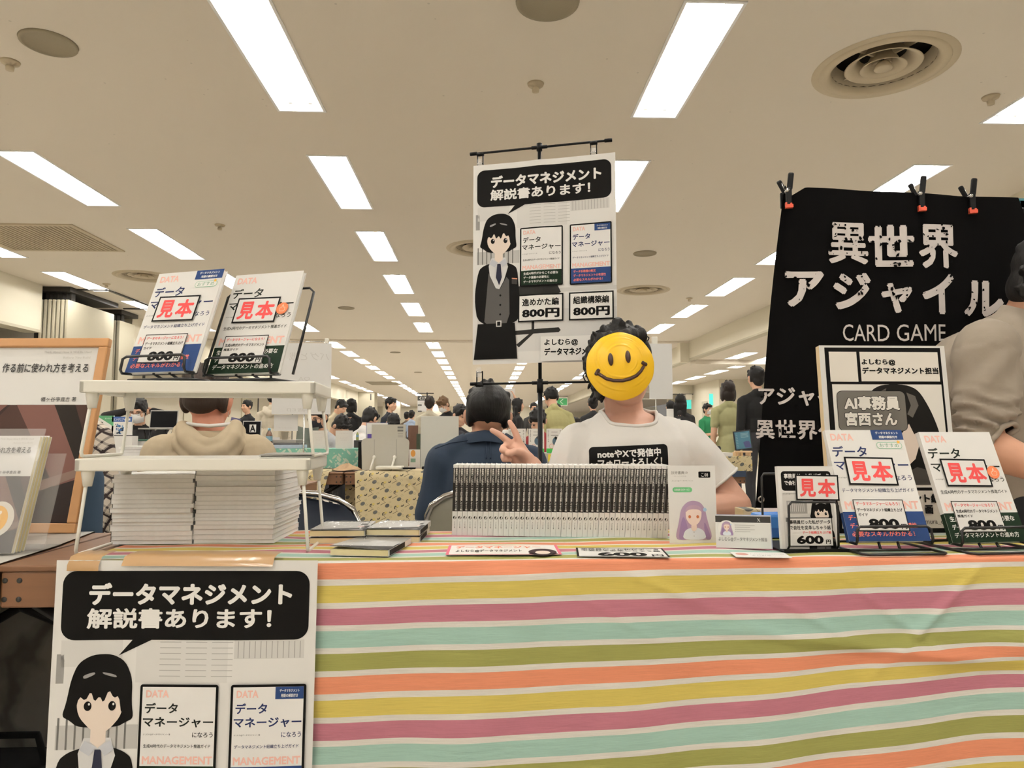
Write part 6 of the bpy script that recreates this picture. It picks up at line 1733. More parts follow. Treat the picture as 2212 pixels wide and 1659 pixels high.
def sweater_person():
    Y0 = 1.98; o = at(2100, 1000, y=Y0); o.z = 0
    root = thing('person', 'person in a taupe sweater bending in front of the black banner, sleeve pushed up', 'person', o)
    L = lambda px, py, dy=0.0: np.array(at(px, py, y=Y0 + dy) - o)
    b = Blob(); g = Blob()
    sh = L(2132, 752, -.10); el = L(2126, 962, -.14); wr = L(2262, 1022, -.26)
    hip = L(2140, 1120, .05); ch = L(2160, 850, .03); nk = L(2214, 676, .0)
    b.chain([hip, ch, L(2190, 740, .02)], [.14, .14, .10]); b.cap(L(2190, 740, .02), L(2236, 640, -.02), .06, .055)
    hm = Matrix.Translation(Vector(L(2272, 610, -.03))) @ Matrix.Rotation(PI / 2, 4, 'Z') @ Matrix.Rotation(.5, 4, 'X'); head_blob(b, hm)
    b.cap(sh, el, .05, .044); b.chain([el, L(2190, 990, -.20), wr], [.054, .046, .031]); hand_blob(b, wr, wr - el, (0, -.2, 1), 1.0)
    b.cap(L(2230, 760, .16), L(2330, 900, .10), .05, .04)
    hp = hip.copy()
    for s in (-.1, .1): b.chain([hp + [.0, s, 0], np.array([hp[0] - .02, hp[1] + s, .45]), np.array([hp[0] + .0, hp[1] + s, .08])], [.10, .065, .045], 1); b.cap([hp[0], hp[1] + s, .045], [hp[0] + .12, hp[1] + s, .035], .042, .034, 2)
    b.build('body', [M_SKIN2, cloth_mat((24, 24, 26)), M_SHOE], root, voxel=.006, smooth=3)
    g.chain([hip + [0, 0, .02], L(2146, 980, .05), ch, L(2170, 770, .03)], [.17, .165, .165, .125])
    g.cap(L(2086, 796, .06), L(2180, 730, .0), .10, .076); g.cap(L(2060, 860, .08), L(2100, 800, .05), .13, .12); g.cap(L(2178, 734, .0), L(2210, 682, .0), .068, .062)
    g.chain([sh, L(2128, 850, -.12), el + [0, 0, .02]], [.082, .078, .068]); g.cap(el + [0, 0, .03], L(2146, 955, -.16), .068, .056)
    g.cap(L(2230, 770, .14), L(2320, 860, .12), .075, .065)
    def cut(co):
        d = (wr - el) / np.linalg.norm(wr - el); p = (co - el) @ d
        k1 = (p > .035) & (np.linalg.norm(co - el - np.outer(p, d), axis=1) < .085) & (co[:, 1] < -.08)
        ax = L(2236, 640, -.02) - L(2190, 740, .02); ax /= np.linalg.norm(ax)
        k2 = ((co - L(2211, 668, 0)) @ ax > .0) & (np.linalg.norm(co - L(2211, 668, 0), axis=1) < .12)
        return k1 | k2
    shx, elz = sh, el
    def push(co):
        d = (el - sh) / np.linalg.norm(el - sh); p = (co - sh) @ d; rr = np.linalg.norm(co - sh - np.outer(p, d), axis=1); near = np.exp(-(np.maximum(rr - .07, 0) / .03) ** 2) * (p > .02)
        ring = sstep(.10, .26, p) * near
        return .003 * smooth_noise(co[:, 0], co[:, 2], 41, 6, 16, 44) + ring * (.011 * np.sin(p * 170 + 2.6 * np.sin(co[:, 0] * 30) + co[:, 1] * 24) + .006 * np.sin(p * 290 - co[:, 0] * 60)) + .004 * near * (1 - ring) * np.sin(p * 60 + co[:, 0] * 70)
    M_TAU = cloth_mat((146, 134, 120), .25, 30)
    go = g.build('sweater', M_TAU, root, voxel=.0072, smooth=3, cut=cut, push=push)
    hem('cuff', root, g, el + (wr - el) / np.linalg.norm(wr - el) * .035, .007, M_TAU)
    conform_strip('armhole_seam', root, go, o, [(2086, 742), (2106, 712), (2126, 700), (2148, 704), (2164, 728), (2170, 770), (2164, 800)], .0016, M_TAU, Y0)
    conform_strip('shoulder_seam', root, go, o, [(2126, 700), (2140, 684), (2164, 672)], .0016, M_TAU, Y0)
    hb = hair_blob('short', hm, 9); r = random.Random(2)
    for i in range(70):
        c = L(2226 + r.uniform(-22, 40), 612 + r.uniform(-34, 30), r.uniform(-.09, .05)); hb.cap(c, c + np.array([r.uniform(-.014, .008), r.uniform(-.01, .01), r.uniform(-.016, .008)]), .015, .008)
    hb.build('hair', hair_mat((20, 18, 17)), root, voxel=.006, smooth=1)
sweater_person()
# seated people at the far left, mostly behind the framed print
def plaid():
    m = bpy.data.materials.new('plaid_flannel'); m.use_nodes = True; nt = m.node_tree; b = nt.nodes['Principled BSDF']; b.inputs['Roughness'].default_value = .9
    tc = nt.nodes.new('ShaderNodeTexCoord'); mp = nt.nodes.new('ShaderNodeMapping'); mp.inputs['Rotation'].default_value = (0, .6, 0); sp = nt.nodes.new('ShaderNodeSeparateXYZ')
    nt.links.new(tc.outputs['Object'], mp.inputs[0]); nt.links.new(mp.outputs[0], sp.inputs[0]); prev = None
    for ax, per in (('X', .030), ('Z', .030), ('X', .0601), ('Z', .0601)):
        a = nt.nodes.new('ShaderNodeMath'); a.operation = 'DIVIDE'; a.inputs[1].default_value = per; nt.links.new(sp.outputs[ax], a.inputs[0])
        f = nt.nodes.new('ShaderNodeMath'); f.operation = 'FRACT'; nt.links.new(a.outputs[0], f.inputs[0])
        l = nt.nodes.new('ShaderNodeMath'); l.operation = 'LESS_THAN'; l.inputs[1].default_value = .26 if per < .05 else .2; nt.links.new(f.outputs[0], l.inputs[0])
        if prev is None: prev = l
        else: s = nt.nodes.new('ShaderNodeMath'); s.operation = 'ADD'; nt.links.new(prev.outputs[0], s.inputs[0]); nt.links.new(l.outputs[0], s.inputs[1]); prev = s
    r = nt.nodes.new('ShaderNodeValToRGB'); e = r.color_ramp.elements; e[0].color = lin((206, 196, 182)) + (1,); e[1].position = .9; e[1].color = lin((44, 32, 32)) + (1,)
    d = nt.nodes.new('ShaderNodeMath'); d.operation = 'DIVIDE'; d.inputs[1].default_value = 2.2; nt.links.new(prev.outputs[0], d.inputs[0]); nt.links.new(d.outputs[0], r.inputs[0]); nt.links.new(r.outputs[0], b.inputs['Base Color']); return m
MATS['cloth_1_1_1'] = plaid()
person('person in a brown and white plaid shirt behind the framed print', 150, 738, 3.0, 178, 'sit', shirt=(1, 1, 1), vol=1.15, arms=(((-.25, .02, .66), (-.24, -.06, .45)), ((.25, .02, .66), (.24, -.06, .45))), lean=.06, voxel=.008, pitch=.2)
person('person in a dark denim shirt seated behind the framed print', 112, 782, 2.2, 180, 'sit', shirt=(52, 72, 92), lean=.1, voxel=.008, pitch=.2)

# ------------------------------------------------------------------ visitors and sellers across the hall
DK = (30, 30, 33)
person('masked woman in black tying her hair back, behind the open laptop', 298, 859, 7.2, 8, 'sit', shirt=(26, 25, 26), style='tied', pitch=.30, arms=('behind_head', 'behind_head'), mask=(226, 226, 224), glasses=True, face=True, sleeves='long')
person('young man in a black jacket looking left near the dark doorway', 535, 867, 12.0, -35, 'stand', shirt=DK, style='crop', face=True, arms=('fwd', 'fwd'))
person('person in a pale beige hooded top seen from behind beside the hanging sheet', 590, 858, 8.6, 175, 'stand', shirt=(206, 196, 176), hood=True)
person('reader in a black face mask and grey shirt below the hanging sheet', 684, 872, 6.75, -25, 'sit', shirt=(176, 178, 180), pitch=.35, mask=(34, 36, 44), glasses=True, face=True, arms=('fwd', 'fwd'))
person('dark jacketed person with a bowed black head beside the white cards', 749, 901, 7.25, 55, 'sit', shirt=(36, 38, 40), pitch=.6, lean=.25, style='short', arms=('fwd', 'face'))
person('man in a cream sweater bending toward the woman in black', 744, 873, 11.0, 70, 'stand', shirt=(204, 192, 164), lean=.22, pitch=.4, style='short', arms=('low', 'low'))
person('woman with a black bob and black dress seen from behind', 759, 868, 11.4, 170, 'stand', shirt=(28, 27, 28), style='bob', dress=True, vol=.92)
person('person in a white T-shirt leaning right, seen from behind the grey panel', 806, 882, 8.4, 150, 'sit', shirt=(226, 224, 222), style='short', lean=.35, pitch=.2, sleeves='short')
person('man in a dark navy jacket with his face turned to the right', 843, 861, 11.0, 62, 'stand', shirt=(34, 38, 46), style='fringe', face=True)
person('person with a lowered head next to the navy jacketed man', 853, 898, 9.4, 20, 'sit', shirt=(70, 70, 70), pitch=.6, lean=.3)
person('far visitor in a brown top beside the light blue shirt', 879, 898, 18.0, 160, 'stand', shirt=(86, 70, 54))
person('far visitor in a light blue shirt seen from behind', 889, 890, 17.0, 165, 'stand', shirt=(160, 176, 200))
person('person in a stone coloured jacket with tousled dark hair, under the numbered sign', 928, 864, 10.6, 175, 'stand', shirt=(188, 180, 160), hair=(40, 32, 28), vol=1.1)
person('brown haired person in a white mask and black top', 952, 871, 10.2, -40, 'stand', shirt=(28, 28, 30), hair=(98, 74, 50), style='fringe', pitch=.45, lean=.15, mask=(226, 226, 224), face=True)
person('person with a black fringe looking down, just left of the blue shirted man', 998, 873, 8.4, 38, 'sit', shirt=(40, 40, 46), style='fringe', pitch=.35, face=True)
rt, _ = person('helper in dark green holding a white sign overhead with both arms', 1095, 858, 13.0, 180, 'stand', shirt=(58, 62, 48), sleeves='rolled', arms=(((-.25, -.05, 1.56), (-.15, -.06, 1.78)), ((.34, -.05, 1.56), (.46, -.06, 1.78))), style='short')
person('visitor all in black walking behind the sign holder', 1117, 868, 11.2, 100, 'stand', shirt=(22, 21, 22), style='long', dress=True)
person('white masked person half hidden by the raised fingers', 1089, 906, 8.0, 10, 'sit', shirt=(60, 52, 48), mask=(228, 228, 226), style='fringe', face=True)
person('man with bowed head and red collar behind the green banded books', 1160, 884, 6.7, -12, 'sit', shirt=(140, 44, 48), pitch=.5, lean=.12, style='short', face=True, arms=('fwd', 'fwd'))
person('distant visitor in a dark cap and white glasses above the reading man', 1153, 869, 14.5, 0, 'stand', shirt=(60, 60, 60), style='crop', glasses=True)
person('person in an olive green top bending away behind the books', 1188, 889, 7.6, 195, 'stand', shirt=(158, 152, 104), lean=.45, style='crop', vol=1.1)
person('man in a black shirt in profile near the green arrow sign', 1201, 880, 13.0, -80, 'stand', shirt=(30, 30, 32))
person('distant visitor in dark teal seen from behind', 1219, 902, 16.5, 170, 'stand', shirt=(46, 58, 66))
person('long haired woman in a white mask beside the seller sleeve', 1239, 900, 9.2, 25, 'sit', shirt=(26, 25, 27), style='long', mask=(226, 226, 224), face=True)
person('black haired person behind the seller shoulder', 1281, 881, 10.6, 185, 'stand', shirt=(40, 40, 42), style='short')
person('long black haired person right of the seller neck', 1470, 877, 10.0, 150, 'stand', shirt=(34, 33, 34), style='long')
person('dark haired person beside the small white card at the seller shoulder', 1449, 878, 12.0, 180, 'stand', shirt=(60, 60, 60), style='short')
person('staff member in a green T-shirt and white mask', 1527, 875, 13.0, 30, 'stand', shirt=(40, 128, 84), sleeves='short', mask=(226, 226, 224), style='short', face=True, arms=('fwd', 'fwd'))
person('person with a dark bob in a loose olive dress, seen from behind', 1573, 822, 8.1, 182, 'stand', shirt=(162, 160, 118), style='bob', dress=True, sleeves='short', vol=1.08, hair=(34, 26, 22))
person('tall person in a black coat at the edge of the black banner', 1634, 790, 7.4, 185, 'stand', shirt=(16, 16, 17), vol=1.12)

# ------------------------------------------------------------------ booths and clutter farther back
def px_box(name, lab, cat, x0, y0, x1, y1, Y, depth, m, group=None, bev=.002, build=True, zb=None):
    a, b = at(x0, y1, y=Y), at(x1, y0, y=Y)
    if zb is not None: a.z = zb
    q = MB(); q.box((0, 0, 0), (b.x - a.x, depth, b.z - a.z), m, bev=bev)
    if not build: return q, a, b
    return tag(q.build(name, loc=(a.x, Y, a.z)), lab, cat, group)
def px_print(x0, y0, x1, y1, Y, units, base=PAPER, thick=.004, rz=0, rx=0, zb=None):
    a, b = at(x0, y0, y=Y), at(x1, y1, y=Y); w = b.x - a.x
    if zb is not None: b.z = zb
    s = Print(units, units * (a.z - b.z) / w, w / units, base, thick); return s, TRS(a, rz=rz)
def motif_material():
    """cream paper with grey blobs, rings and slanting dashes"""
    m = mat('motif_paper', (214, 196, 152), rough=.8); nt = m.node_tree; b = nt.nodes['Principled BSDF']
    tc = nt.nodes.new('ShaderNodeTexCoord'); base = None; prev = None
    mp = nt.nodes.new('ShaderNodeMapping'); mp.inputs['Rotation'].default_value = (0, .5, 0); nt.links.new(tc.outputs['Object'], mp.inputs[0])
    sp = nt.nodes.new('ShaderNodeSeparateXYZ'); nt.links.new(mp.outputs[0], sp.inputs[0])
    def math_(op, a, bb=None):
        n = nt.nodes.new('ShaderNodeMath'); n.operation = op
        for i, q in enumerate((a, bb)):
            if q is None: continue
            if isinstance(q, (int, float)): n.inputs[i].default_value = q
            else: nt.links.new(q, n.inputs[i])
        return n.outputs[0]
    def cell(per, ox, oz, stagger=.5):
        r = math_('FLOOR', math_('DIVIDE', sp.outputs['Z'], per)); u = math_('ADD', math_('DIVIDE', sp.outputs['X'], per), math_('MULTIPLY', r, stagger))
        fu = math_('SUBTRACT', math_('FRACT', math_('ADD', u, ox)), .5); fz = math_('SUBTRACT', math_('FRACT', math_('ADD', math_('DIVIDE', sp.outputs['Z'], per), oz)), .5); return fu, fz
    def disc(per, ox, oz, r0, r1, sx=1.0):
        u, z = cell(per, ox, oz); d = math_('SQRT', math_('ADD', math_('POWER', math_('MULTIPLY', u, sx), 2), math_('POWER', z, 2)))
        return math_('MULTIPLY', math_('LESS_THAN', d, r1), math_('GREATER_THAN', d, r0))
    def dash(per, ox, oz, w, h):
        u, z = cell(per, ox, oz); return math_('MULTIPLY', math_('LESS_THAN', math_('ABSOLUTE', u), w), math_('LESS_THAN', math_('ABSOLUTE', z), h))
    col = None
    def over(mask, rgb):
        nonlocal col
        mx = nt.nodes.new('ShaderNodeMix'); mx.data_type = 'RGBA'
        if col is None: mx.inputs['A'].default_value = lin((200, 184, 146)) + (1,)
        else: nt.links.new(col, mx.inputs['A'])
        mx.inputs['B'].default_value = lin(rgb) + (1,); nt.links.new(mask, mx.inputs['Factor']); col = mx.outputs['Result']
    p = .085
    over(disc(p, .0, .0, 0, .13, .75), (96, 96, 92)); over(disc(p, .5, .45, .08, .15), (58, 54, 46)); over(disc(p, .5, .45, 0, .035), (58, 54, 46)); over(dash(p, .33, .40, .09, .07), (206, 186, 110))
    over(dash(p, .2, .72, .22, .018), (96, 86, 66)); over(disc(p, .8, .2, .06, .075), (120, 108, 84)); over(dash(p, .68, .86, .08, .06), (150, 138, 110)); over(dash(p, .68, .86, .065, .045), (200, 184, 146)); over(dash(p, .05, .55, .02, .09), (120, 108, 84))
    nt.links.new(col, b.inputs['Base Color']); return m
M_MOTIF = motif_material()
def leaf_material():
    m = mat('teal_leaf_paper', (120, 178, 160), rough=.8); nt = m.node_tree; b = nt.nodes['Principled BSDF']
    tc = nt.nodes.new('ShaderNodeTexCoord'); col = None
    for rot, sc, off, thr in ((.75, (12, 12, 34), 0, .33), (-.85, (11, 11, 30), 3.3, .31), (1.5, (26, 26, 26), 5.1, .2)):
        m1 = nt.nodes.new('ShaderNodeMapping'); m1.inputs['Rotation'].default_value = (0, rot, 0); m1.inputs['Location'].default_value = (off, off, off); nt.links.new(tc.outputs['Object'], m1.inputs[0])
        mp = nt.nodes.new('ShaderNodeMapping'); mp.inputs['Scale'].default_value = (sc[0], .01, sc[2]); nt.links.new(m1.outputs[0], mp.inputs[0])
        v = nt.nodes.new('ShaderNodeTexVoronoi'); v.inputs['Scale'].default_value = 1.3; nt.links.new(mp.outputs[0], v.inputs['Vector'])
        l = nt.nodes.new('ShaderNodeMath'); l.operation = 'LESS_THAN'; l.inputs[1].default_value = thr; nt.links.new(v.outputs['Distance'], l.inputs[0])
        mx = nt.nodes.new('ShaderNodeMix'); mx.data_type = 'RGBA'
        if col is None: mx.inputs['A'].default_value = lin((122, 180, 162)) + (1,)
        else: nt.links.new(col, mx.inputs['A'])
        mx.inputs['B'].default_value = lin((196, 210, 192)) + (1,); nt.links.new(l.outputs[0], mx.inputs['Factor']); col = mx.outputs['Result']
    nt.links.new(col, b.inputs['Base Color']); return m
M_LEAF = leaf_material()
M_GREYP = mat('grey_plastic_panel', (188, 184, 172), rough=.5, noise=.02); M_DGREY = mat('dark_grey_print', (80, 78, 76), noise=.05); M_BROWNB = mat('brown_board', (92, 62, 44), rough=.6, noise=.1)
# tables
def bare_table(px0, px1, Y, lab, d=.45):
    a, b = at(px0, 1000, y=Y), at(px1, 1000, y=Y); folding_table(a.x, b.x, Y, Y + d, lab)
bare_table(300, 741, 4.62, 'wooden folding table with patterned paper, its end bare left of the gap'); bare_table(744, 1330, 4.62, 'wooden folding table with patterned paper behind the blue shirted man'); bare_table(1380, 1612, 4.62, 'wooden folding table near the tablet, dark cloth edge below the patterned box')
bare_table(262, 640, 3.34, 'folding table in front of the man in the beige hoodie')
def paper_cover(lab, segs, Y):
    """patterned paper lying on the table and hanging toward us, folded askew at the edges"""
    m = MB()
    for (tx0, tx1, bx0, bx1, yb, dy) in segs:
        n, k = 16, 10; v = []
        t0, t1 = at(tx0, 1013, y=Y).x, at(tx1, 1013, y=Y).x
        for j in range(-2, k + 1):
            for i in range(n + 1):
                u = i / n
                if j < 0: v.append((t0 + (t1 - t0) * u, Y - .012 - dy + (.42 if dy >= 0 else .08) * (-j) / 2, TZ + .003 + (dy * .2 if dy >= 0 else -.09)))
                else:
                    f = j / k; xb = at(bx0 + (bx1 - bx0) * u, yb, y=Y - .015); zb = at(0, yb, y=Y - .015).z
                    v.append((t0 + (t1 - t0) * u + (xb.x - t0 - (t1 - t0) * u) * f, Y - .014 - dy - .010 * math.sin(u * 9 + f * 3) * f, TZ + .003 + (dy * .2 if dy >= 0 else -.09) + (zb - TZ) * f))
        m.add(v, [(j * (n + 1) + i, (j + 1) * (n + 1) + i, (j + 1) * (n + 1) + i + 1, j * (n + 1) + i + 1) for j in range(k + 2) for i in range(n)], M_MOTIF, smooth=True)
    return tag(m.build('patterned_tablecloth'), lab, 'tablecloth')
paper_cover('cream patterned paper cloth left of the bare table ends', [(560, 712, 540, 668, 1180, 0)], 4.62)
paper_cover('cream patterned paper cloth hanging behind the blue shirted man', [(768, 862, 770, 1010, 1190, .012), (812, 1340, 830, 1340, 1200, 0)], 4.62)
paper_cover('strip of patterned paper hanging under the bare table ends', [(727, 770, 727, 768, 1190, -.30)], 4.62)
a = at(742, 1012, y=4.66); m = MB(); rr = random.Random(3)
v = [(math.cos(t) * r * .10, math.sin(t) * r * .10, .045 * (1 - r) + rr.uniform(0, .012)) for r in (1, .7, .4, .1) for t in [2 * PI * i / 12 for i in range(12)]]
m.add(v, [(j * 12 + i, j * 12 + (i + 1) % 12, (j + 1) * 12 + (i + 1) % 12, (j + 1) * 12 + i) for j in range(3) for i in range(12)] + [tuple(36 + i for i in range(12))], mat('brown_wrap_paper', (176, 146, 112), rough=.8, noise=.1)); tag(m.build('crumpled_paper', loc=(a.x, 4.78, TZ + .004)), 'crumpled brown paper on the meeting corner of two tables', 'paper')
# leaf patterned riser and the things on it
px_box('display_riser', 'long box covered in teal leaf pattern paper, carrying two white cards', 'box', 588, 969, 775, 1010, 5.10, .30, M_LEAF, zb=TZ + .003)
for x0, x1, l, r in ((672, 707, 'white card with faint print, left of the pair on the teal box', .0), (725, 761, 'white card with faint print, right of the pair on the teal box', .05)):
    s, M = px_print(x0, 930, x1, 969, 5.12, 100, rz=r)
    s.text('マネジメント', 22, 14, 72, 20, LG); s.text('エンジニア', 26, 40, 70, 48, LG, .0); s.text('のための', 30, 54, 66, 60, LG); s.text('一著', 68, 100, 84, 106, LG)
    tag(s.build('display_card', matrix=M), l, 'card', 'white display cards on the teal box')
px_box('black_slab', 'upright black board standing right of the teal leaf box', 'board', 773, 954, 782, 1012, 4.86, .18, BLACK_PLASTIC, zb=TZ + .006)
zr = at(600, 969, y=5.06).z
def bottle(px, py0, py1, Y, lab, liquid, cap):
    a, b = at(px, py1, y=Y), at(px, py0, y=Y); h = b.z - a.z; r = h * .155
    t = thing('drink_bottle', lab, 'bottle', (a.x, Y, a.z))
    m = MB(); m.lathe([(0, 0), (r * .9, 0), (r, h * .03), (r, h * .28), (r * .94, h * .31), (r, h * .34), (r, h * .64), (r * .85, h * .74), (r * .42, h * .87), (r * .42, h * .9), (0, h * .9)], liquid, n=18); m.build('body', t)
    m = MB(); m.lathe([(r * 1.01, h * .36), (r * 1.02, h * .37), (r * 1.02, h * .60), (r * 1.01, h * .61)], mat('bottle_label', (120, 160, 176), noise=.2, nscale=60), n=18); m.build('label', t)
    m = MB(); m.lathe([(0, h * .89), (r * .48, h * .89), (r * .48, h), (0, h)], cap, n=14); m.build('cap', t)
M_TEA = mat('tea_bottle', (96, 58, 34), rough=.2, noise=.2, coat=.5)
bottle(581, 925, 969, 5.17, 'tea bottle with a pale blue cap on the teal box', M_TEA, mat('cap_blue', (140, 190, 214), noise=.03))
bottle(772, 932, 951, 6.3, 'bottle with a white cap and green label behind the black tray', mat('green_tea', (150, 160, 90), rough=.2, noise=.1), WHITE_PLASTIC)
px_box('black_tray', 'black plastic tray behind the upright black board', 'tray', 764, 951, 800, 972, 6.25, .25, mat('dark_tray', (52, 52, 52), rough=.4, noise=.1), zb=TZ + .003)
def cup(px, py0, py1, Y, lab):
    a, b = at(px, py1, y=Y), at(px, py0, y=Y); h = b.z - a.z; r = h * .42
    t = thing('paper_cup', lab, 'cup', (a.x, Y, a.z)); m = MB(); m.lathe([(0, 0), (r * .72, 0), (r, h), (r * 1.04, h), (r * .95, h * .97), (r * .7, h * .05), (0, h * .05)], mat('beige_cup', (206, 196, 176), noise=.04), n=18); m.build('body', t)
    m = MB(); m.tube([(r * .8, 0, h * .75), (r * 1.5, 0, h * .7), (r * 1.5, 0, h * .35), (r * .78, 0, h * .3)], r * .1, mat('beige_cup'), n=6); m.build('handle', t)
cup(615, 932, 951, 5.24, 'beige cup with a handle on the teal box near the bottle')
px_box('folded_laptop', 'closed grey laptop lying on the teal box', 'laptop', 588, 950, 640, 957, 5.18, .2, mat('alu', (170, 168, 164), rough=.3, metal=.6, noise=.05)); px_box('magazine', 'blue and white magazine lying on the teal box with a yellow edge', 'magazine', 592, 961, 650, 968.6, 5.12, .18, mat('bluewhite_print', (176, 188, 206), noise=.2, nscale=30))
px_box('paper_bundle', 'bundle under the closed laptop on the teal box', 'paper', 590, 957, 646, 961, 5.15, .2, M_DGREY)
q = at(662, 948, y=6.5); m = MB(); v = []
for j in range(9):
    for i in range(13):
        u, w_ = i / 12, j / 8; v.append((u * .19, -.05 * math.sin(u * PI), -.21 * w_ + .02 * u))
m.add(v, [(j * 13 + i, (j + 1) * 13 + i, (j + 1) * 13 + i + 1, j * 13 + i + 1) for j in range(8) for i in range(12)], mat('magazine_cover', (112, 122, 116), rough=.4, noise=.5, nscale=14), smooth=True)
tag(m.build('magazine', loc=(q.x - .075, 6.47, q.z + .115), rot=(.25, .15, 0)), 'grey green magazine held up by the masked reader', 'magazine')
# hanging translucent sheets on a thin stand
t = thing('sheet_stand', 'thin silver stand with a cross wire for the white hanging sheets', 'stand', (at(657, 900, y=4.42).x, 4.42, 0))
m = MB(); m.tube([(0, 0, 0), (0, 0, at(657, 740, y=4.42).z)], .005, CHROME); m.build('pole', t)
m = MB(); m.lathe([(0, 0), (.11, 0), (.11, .012), (.02, .02), (0, .02)], CHROME, n=20); m.build('base', t)
za = at(657, 738, y=4.42).z; m = MB(); m.tube([(at(588, 738, y=4.42).x - at(657, 738, y=4.42).x, 0, za), (at(716, 738, y=4.42).x - at(657, 738, y=4.42).x, 0, za)], .003, CHROME); m.build('cross_wire', t)
xq = at(703, 738, y=4.42).x - at(657, 738, y=4.42).x; m = MB(); m.box((xq - .012, -.012, za - .03), (xq + .012, .012, za + .02), WHITE_PLASTIC, bev=.003); m.box((xq - .004, -.014, za - .035), (xq + .004, .014, za - .01), BLACK_PLASTIC); m.build('clip', t)
M_SHEET = mat('translucent_sheet', (228, 227, 224), rough=.6, alpha=.93, noise=.01)
s, M = px_print(590, 741, 714, 895, 4.40, 100, base=M_SHEET, thick=.0006); FT = (206, 204, 200)
s.text('バグと戦', 28, 16, 96, 30, FT, 0, mirror=True); s.text('QA', 44, 58, 64, 66, FT, 0, mirror=True); s.text('エンジ', 30, 76, 88, 84, FT, 0, mirror=True); s.text('著印', 26, 112, 60, 118, FT, 0, mirror=True)
tag(s.build('hanging_sheet', matrix=M), 'white translucent hanging sheet with faint reversed lettering', 'sheet')
s, M = px_print(592, 896, 643, 931, 4.44, 100, base=M_SHEET, thick=.0006); s.text('エンジニア', 20, 52, 76, 58, FT, 0, mirror=True)
tag(s.build('hanging_sheet', matrix=M), 'short white sheet just below the large hanging sheet', 'sheet')
# grey panel with struts, boards and clear panel on the paper covered table
zt2 = TZ + .006
a, b = at(780, 1009, y=4.78), at(884, 947, y=4.78); w_, h_ = b.x - a.x, b.z - zt2
t = thing('grey_display_panel', 'light grey plastic panel with two white struts, seen from the back', 'panel', (a.x, 4.78, zt2))
pts = [(w_ * .02, 0), (w_ * .98, 0)] + [(w_ - .028 + .028 * math.cos(q), h_ - .03 + .03 * math.sin(q)) for q in [PI / 2 * i / 6 for i in range(7)]] + [(w_ / 2, h_ + .004)] + [(.028 - .028 * math.sin(q), h_ - .03 + .03 * math.cos(q)) for q in [PI / 2 * i / 6 for i in range(7)]]
m = MB(); m.prism(pts, 0, .008, M_GREYP); 
for u in (.27, .73): m.box((w_ * u - .0015, -.0008, h_ * .4), (w_ * u + .0015, 0, h_ * .97), mat('panel_groove', (150, 147, 138), noise=.02))
m.build('back', t)
for u in (.27, .70):
    m = MB(); m.tube([(w_ * u, -.004, h_ * .40), (w_ * u - .012, -.09, .004)], .007, WHITE_PLASTIC, n=8); m.ball((w_ * u, -.004, h_ * .41), .012, WHITE_PLASTIC); m.build('strut', t)
s, M = px_print(803, 917, 876, 950, 5.16, 100, base=M_GREYP, thick=.004, zb=TZ + .004)
for i in range(2): s.rect(76, 6 + 9 * i, 93, 11.5 + 9 * i, (110, 108, 104))
for i in range(3): s.rect(77, 26 + 5 * i, 92, 27 + 5 * i, (130, 128, 124))
tag(s.build('display_board', matrix=M), 'pale grey board with small dark print lines behind the grey panel', 'board')
s, M = px_print(791, 913, 838, 950, 5.24, 100, base=PAPER, thick=.004, zb=TZ + .004); s.frame(0, 0, 100, s.h, 2, (80, 96, 150)); s.rect(6, 52, 26, 74, (92, 76, 150)); tag(s.build('display_board', matrix=M), 'white sheet with a blue edge and purple patch, behind the pale board', 'board')
px_box('acrylic_sheet', 'large clear acrylic panel standing on the table left of the blue shirt', 'panel', 908, 899, 991, 1011, 4.74, .006, mat('hazy_acrylic', (214, 214, 206), rough=.12, alpha=.86, noise=.02, coat=.4))
px_box('tablet_case', 'white tablet lying at the edge of the patterned paper', 'tablet', 811, 1007.5, 868, 1013.5, 4.64, .12, WHITE_PLASTIC, bev=.004); px_box('pencil_case', 'flat black pen pouch beside the white tablet', 'pouch', 870, 1010, 897, 1013.5, 4.66, .05, BLACK_PLASTIC); px_box('black_case', 'black case on the patterned paper close to the blue shirt', 'case', 911, 1008, 930, 1014, 4.64, .08, BLACK_PLASTIC)
px_box('brown_board', 'brown board leaning on a small wooden easel far behind', 'board', 881, 919, 903, 975, 6.5, .02, M_BROWNB, zb=TZ + .003)
px_box('display_book', 'dark green and black book spine beside the clear panel', 'book', 899, 937, 907, 1002, 5.2, .16, mat('green_black_cover', (44, 58, 38), noise=.4, nscale=60), zb=TZ + .003)
s, M = px_print(884, 971, 907, 1004, 5.14, 100, base=PAPER, thick=.01, zb=TZ + .003); s.ell(36, 36, 22, 32, (222, 160, 84)); s.rect(14, 84, 60, 118, (130, 160, 140)); tag(s.build('display_card', matrix=M), 'white card with an orange shape beside the clear panel', 'card')
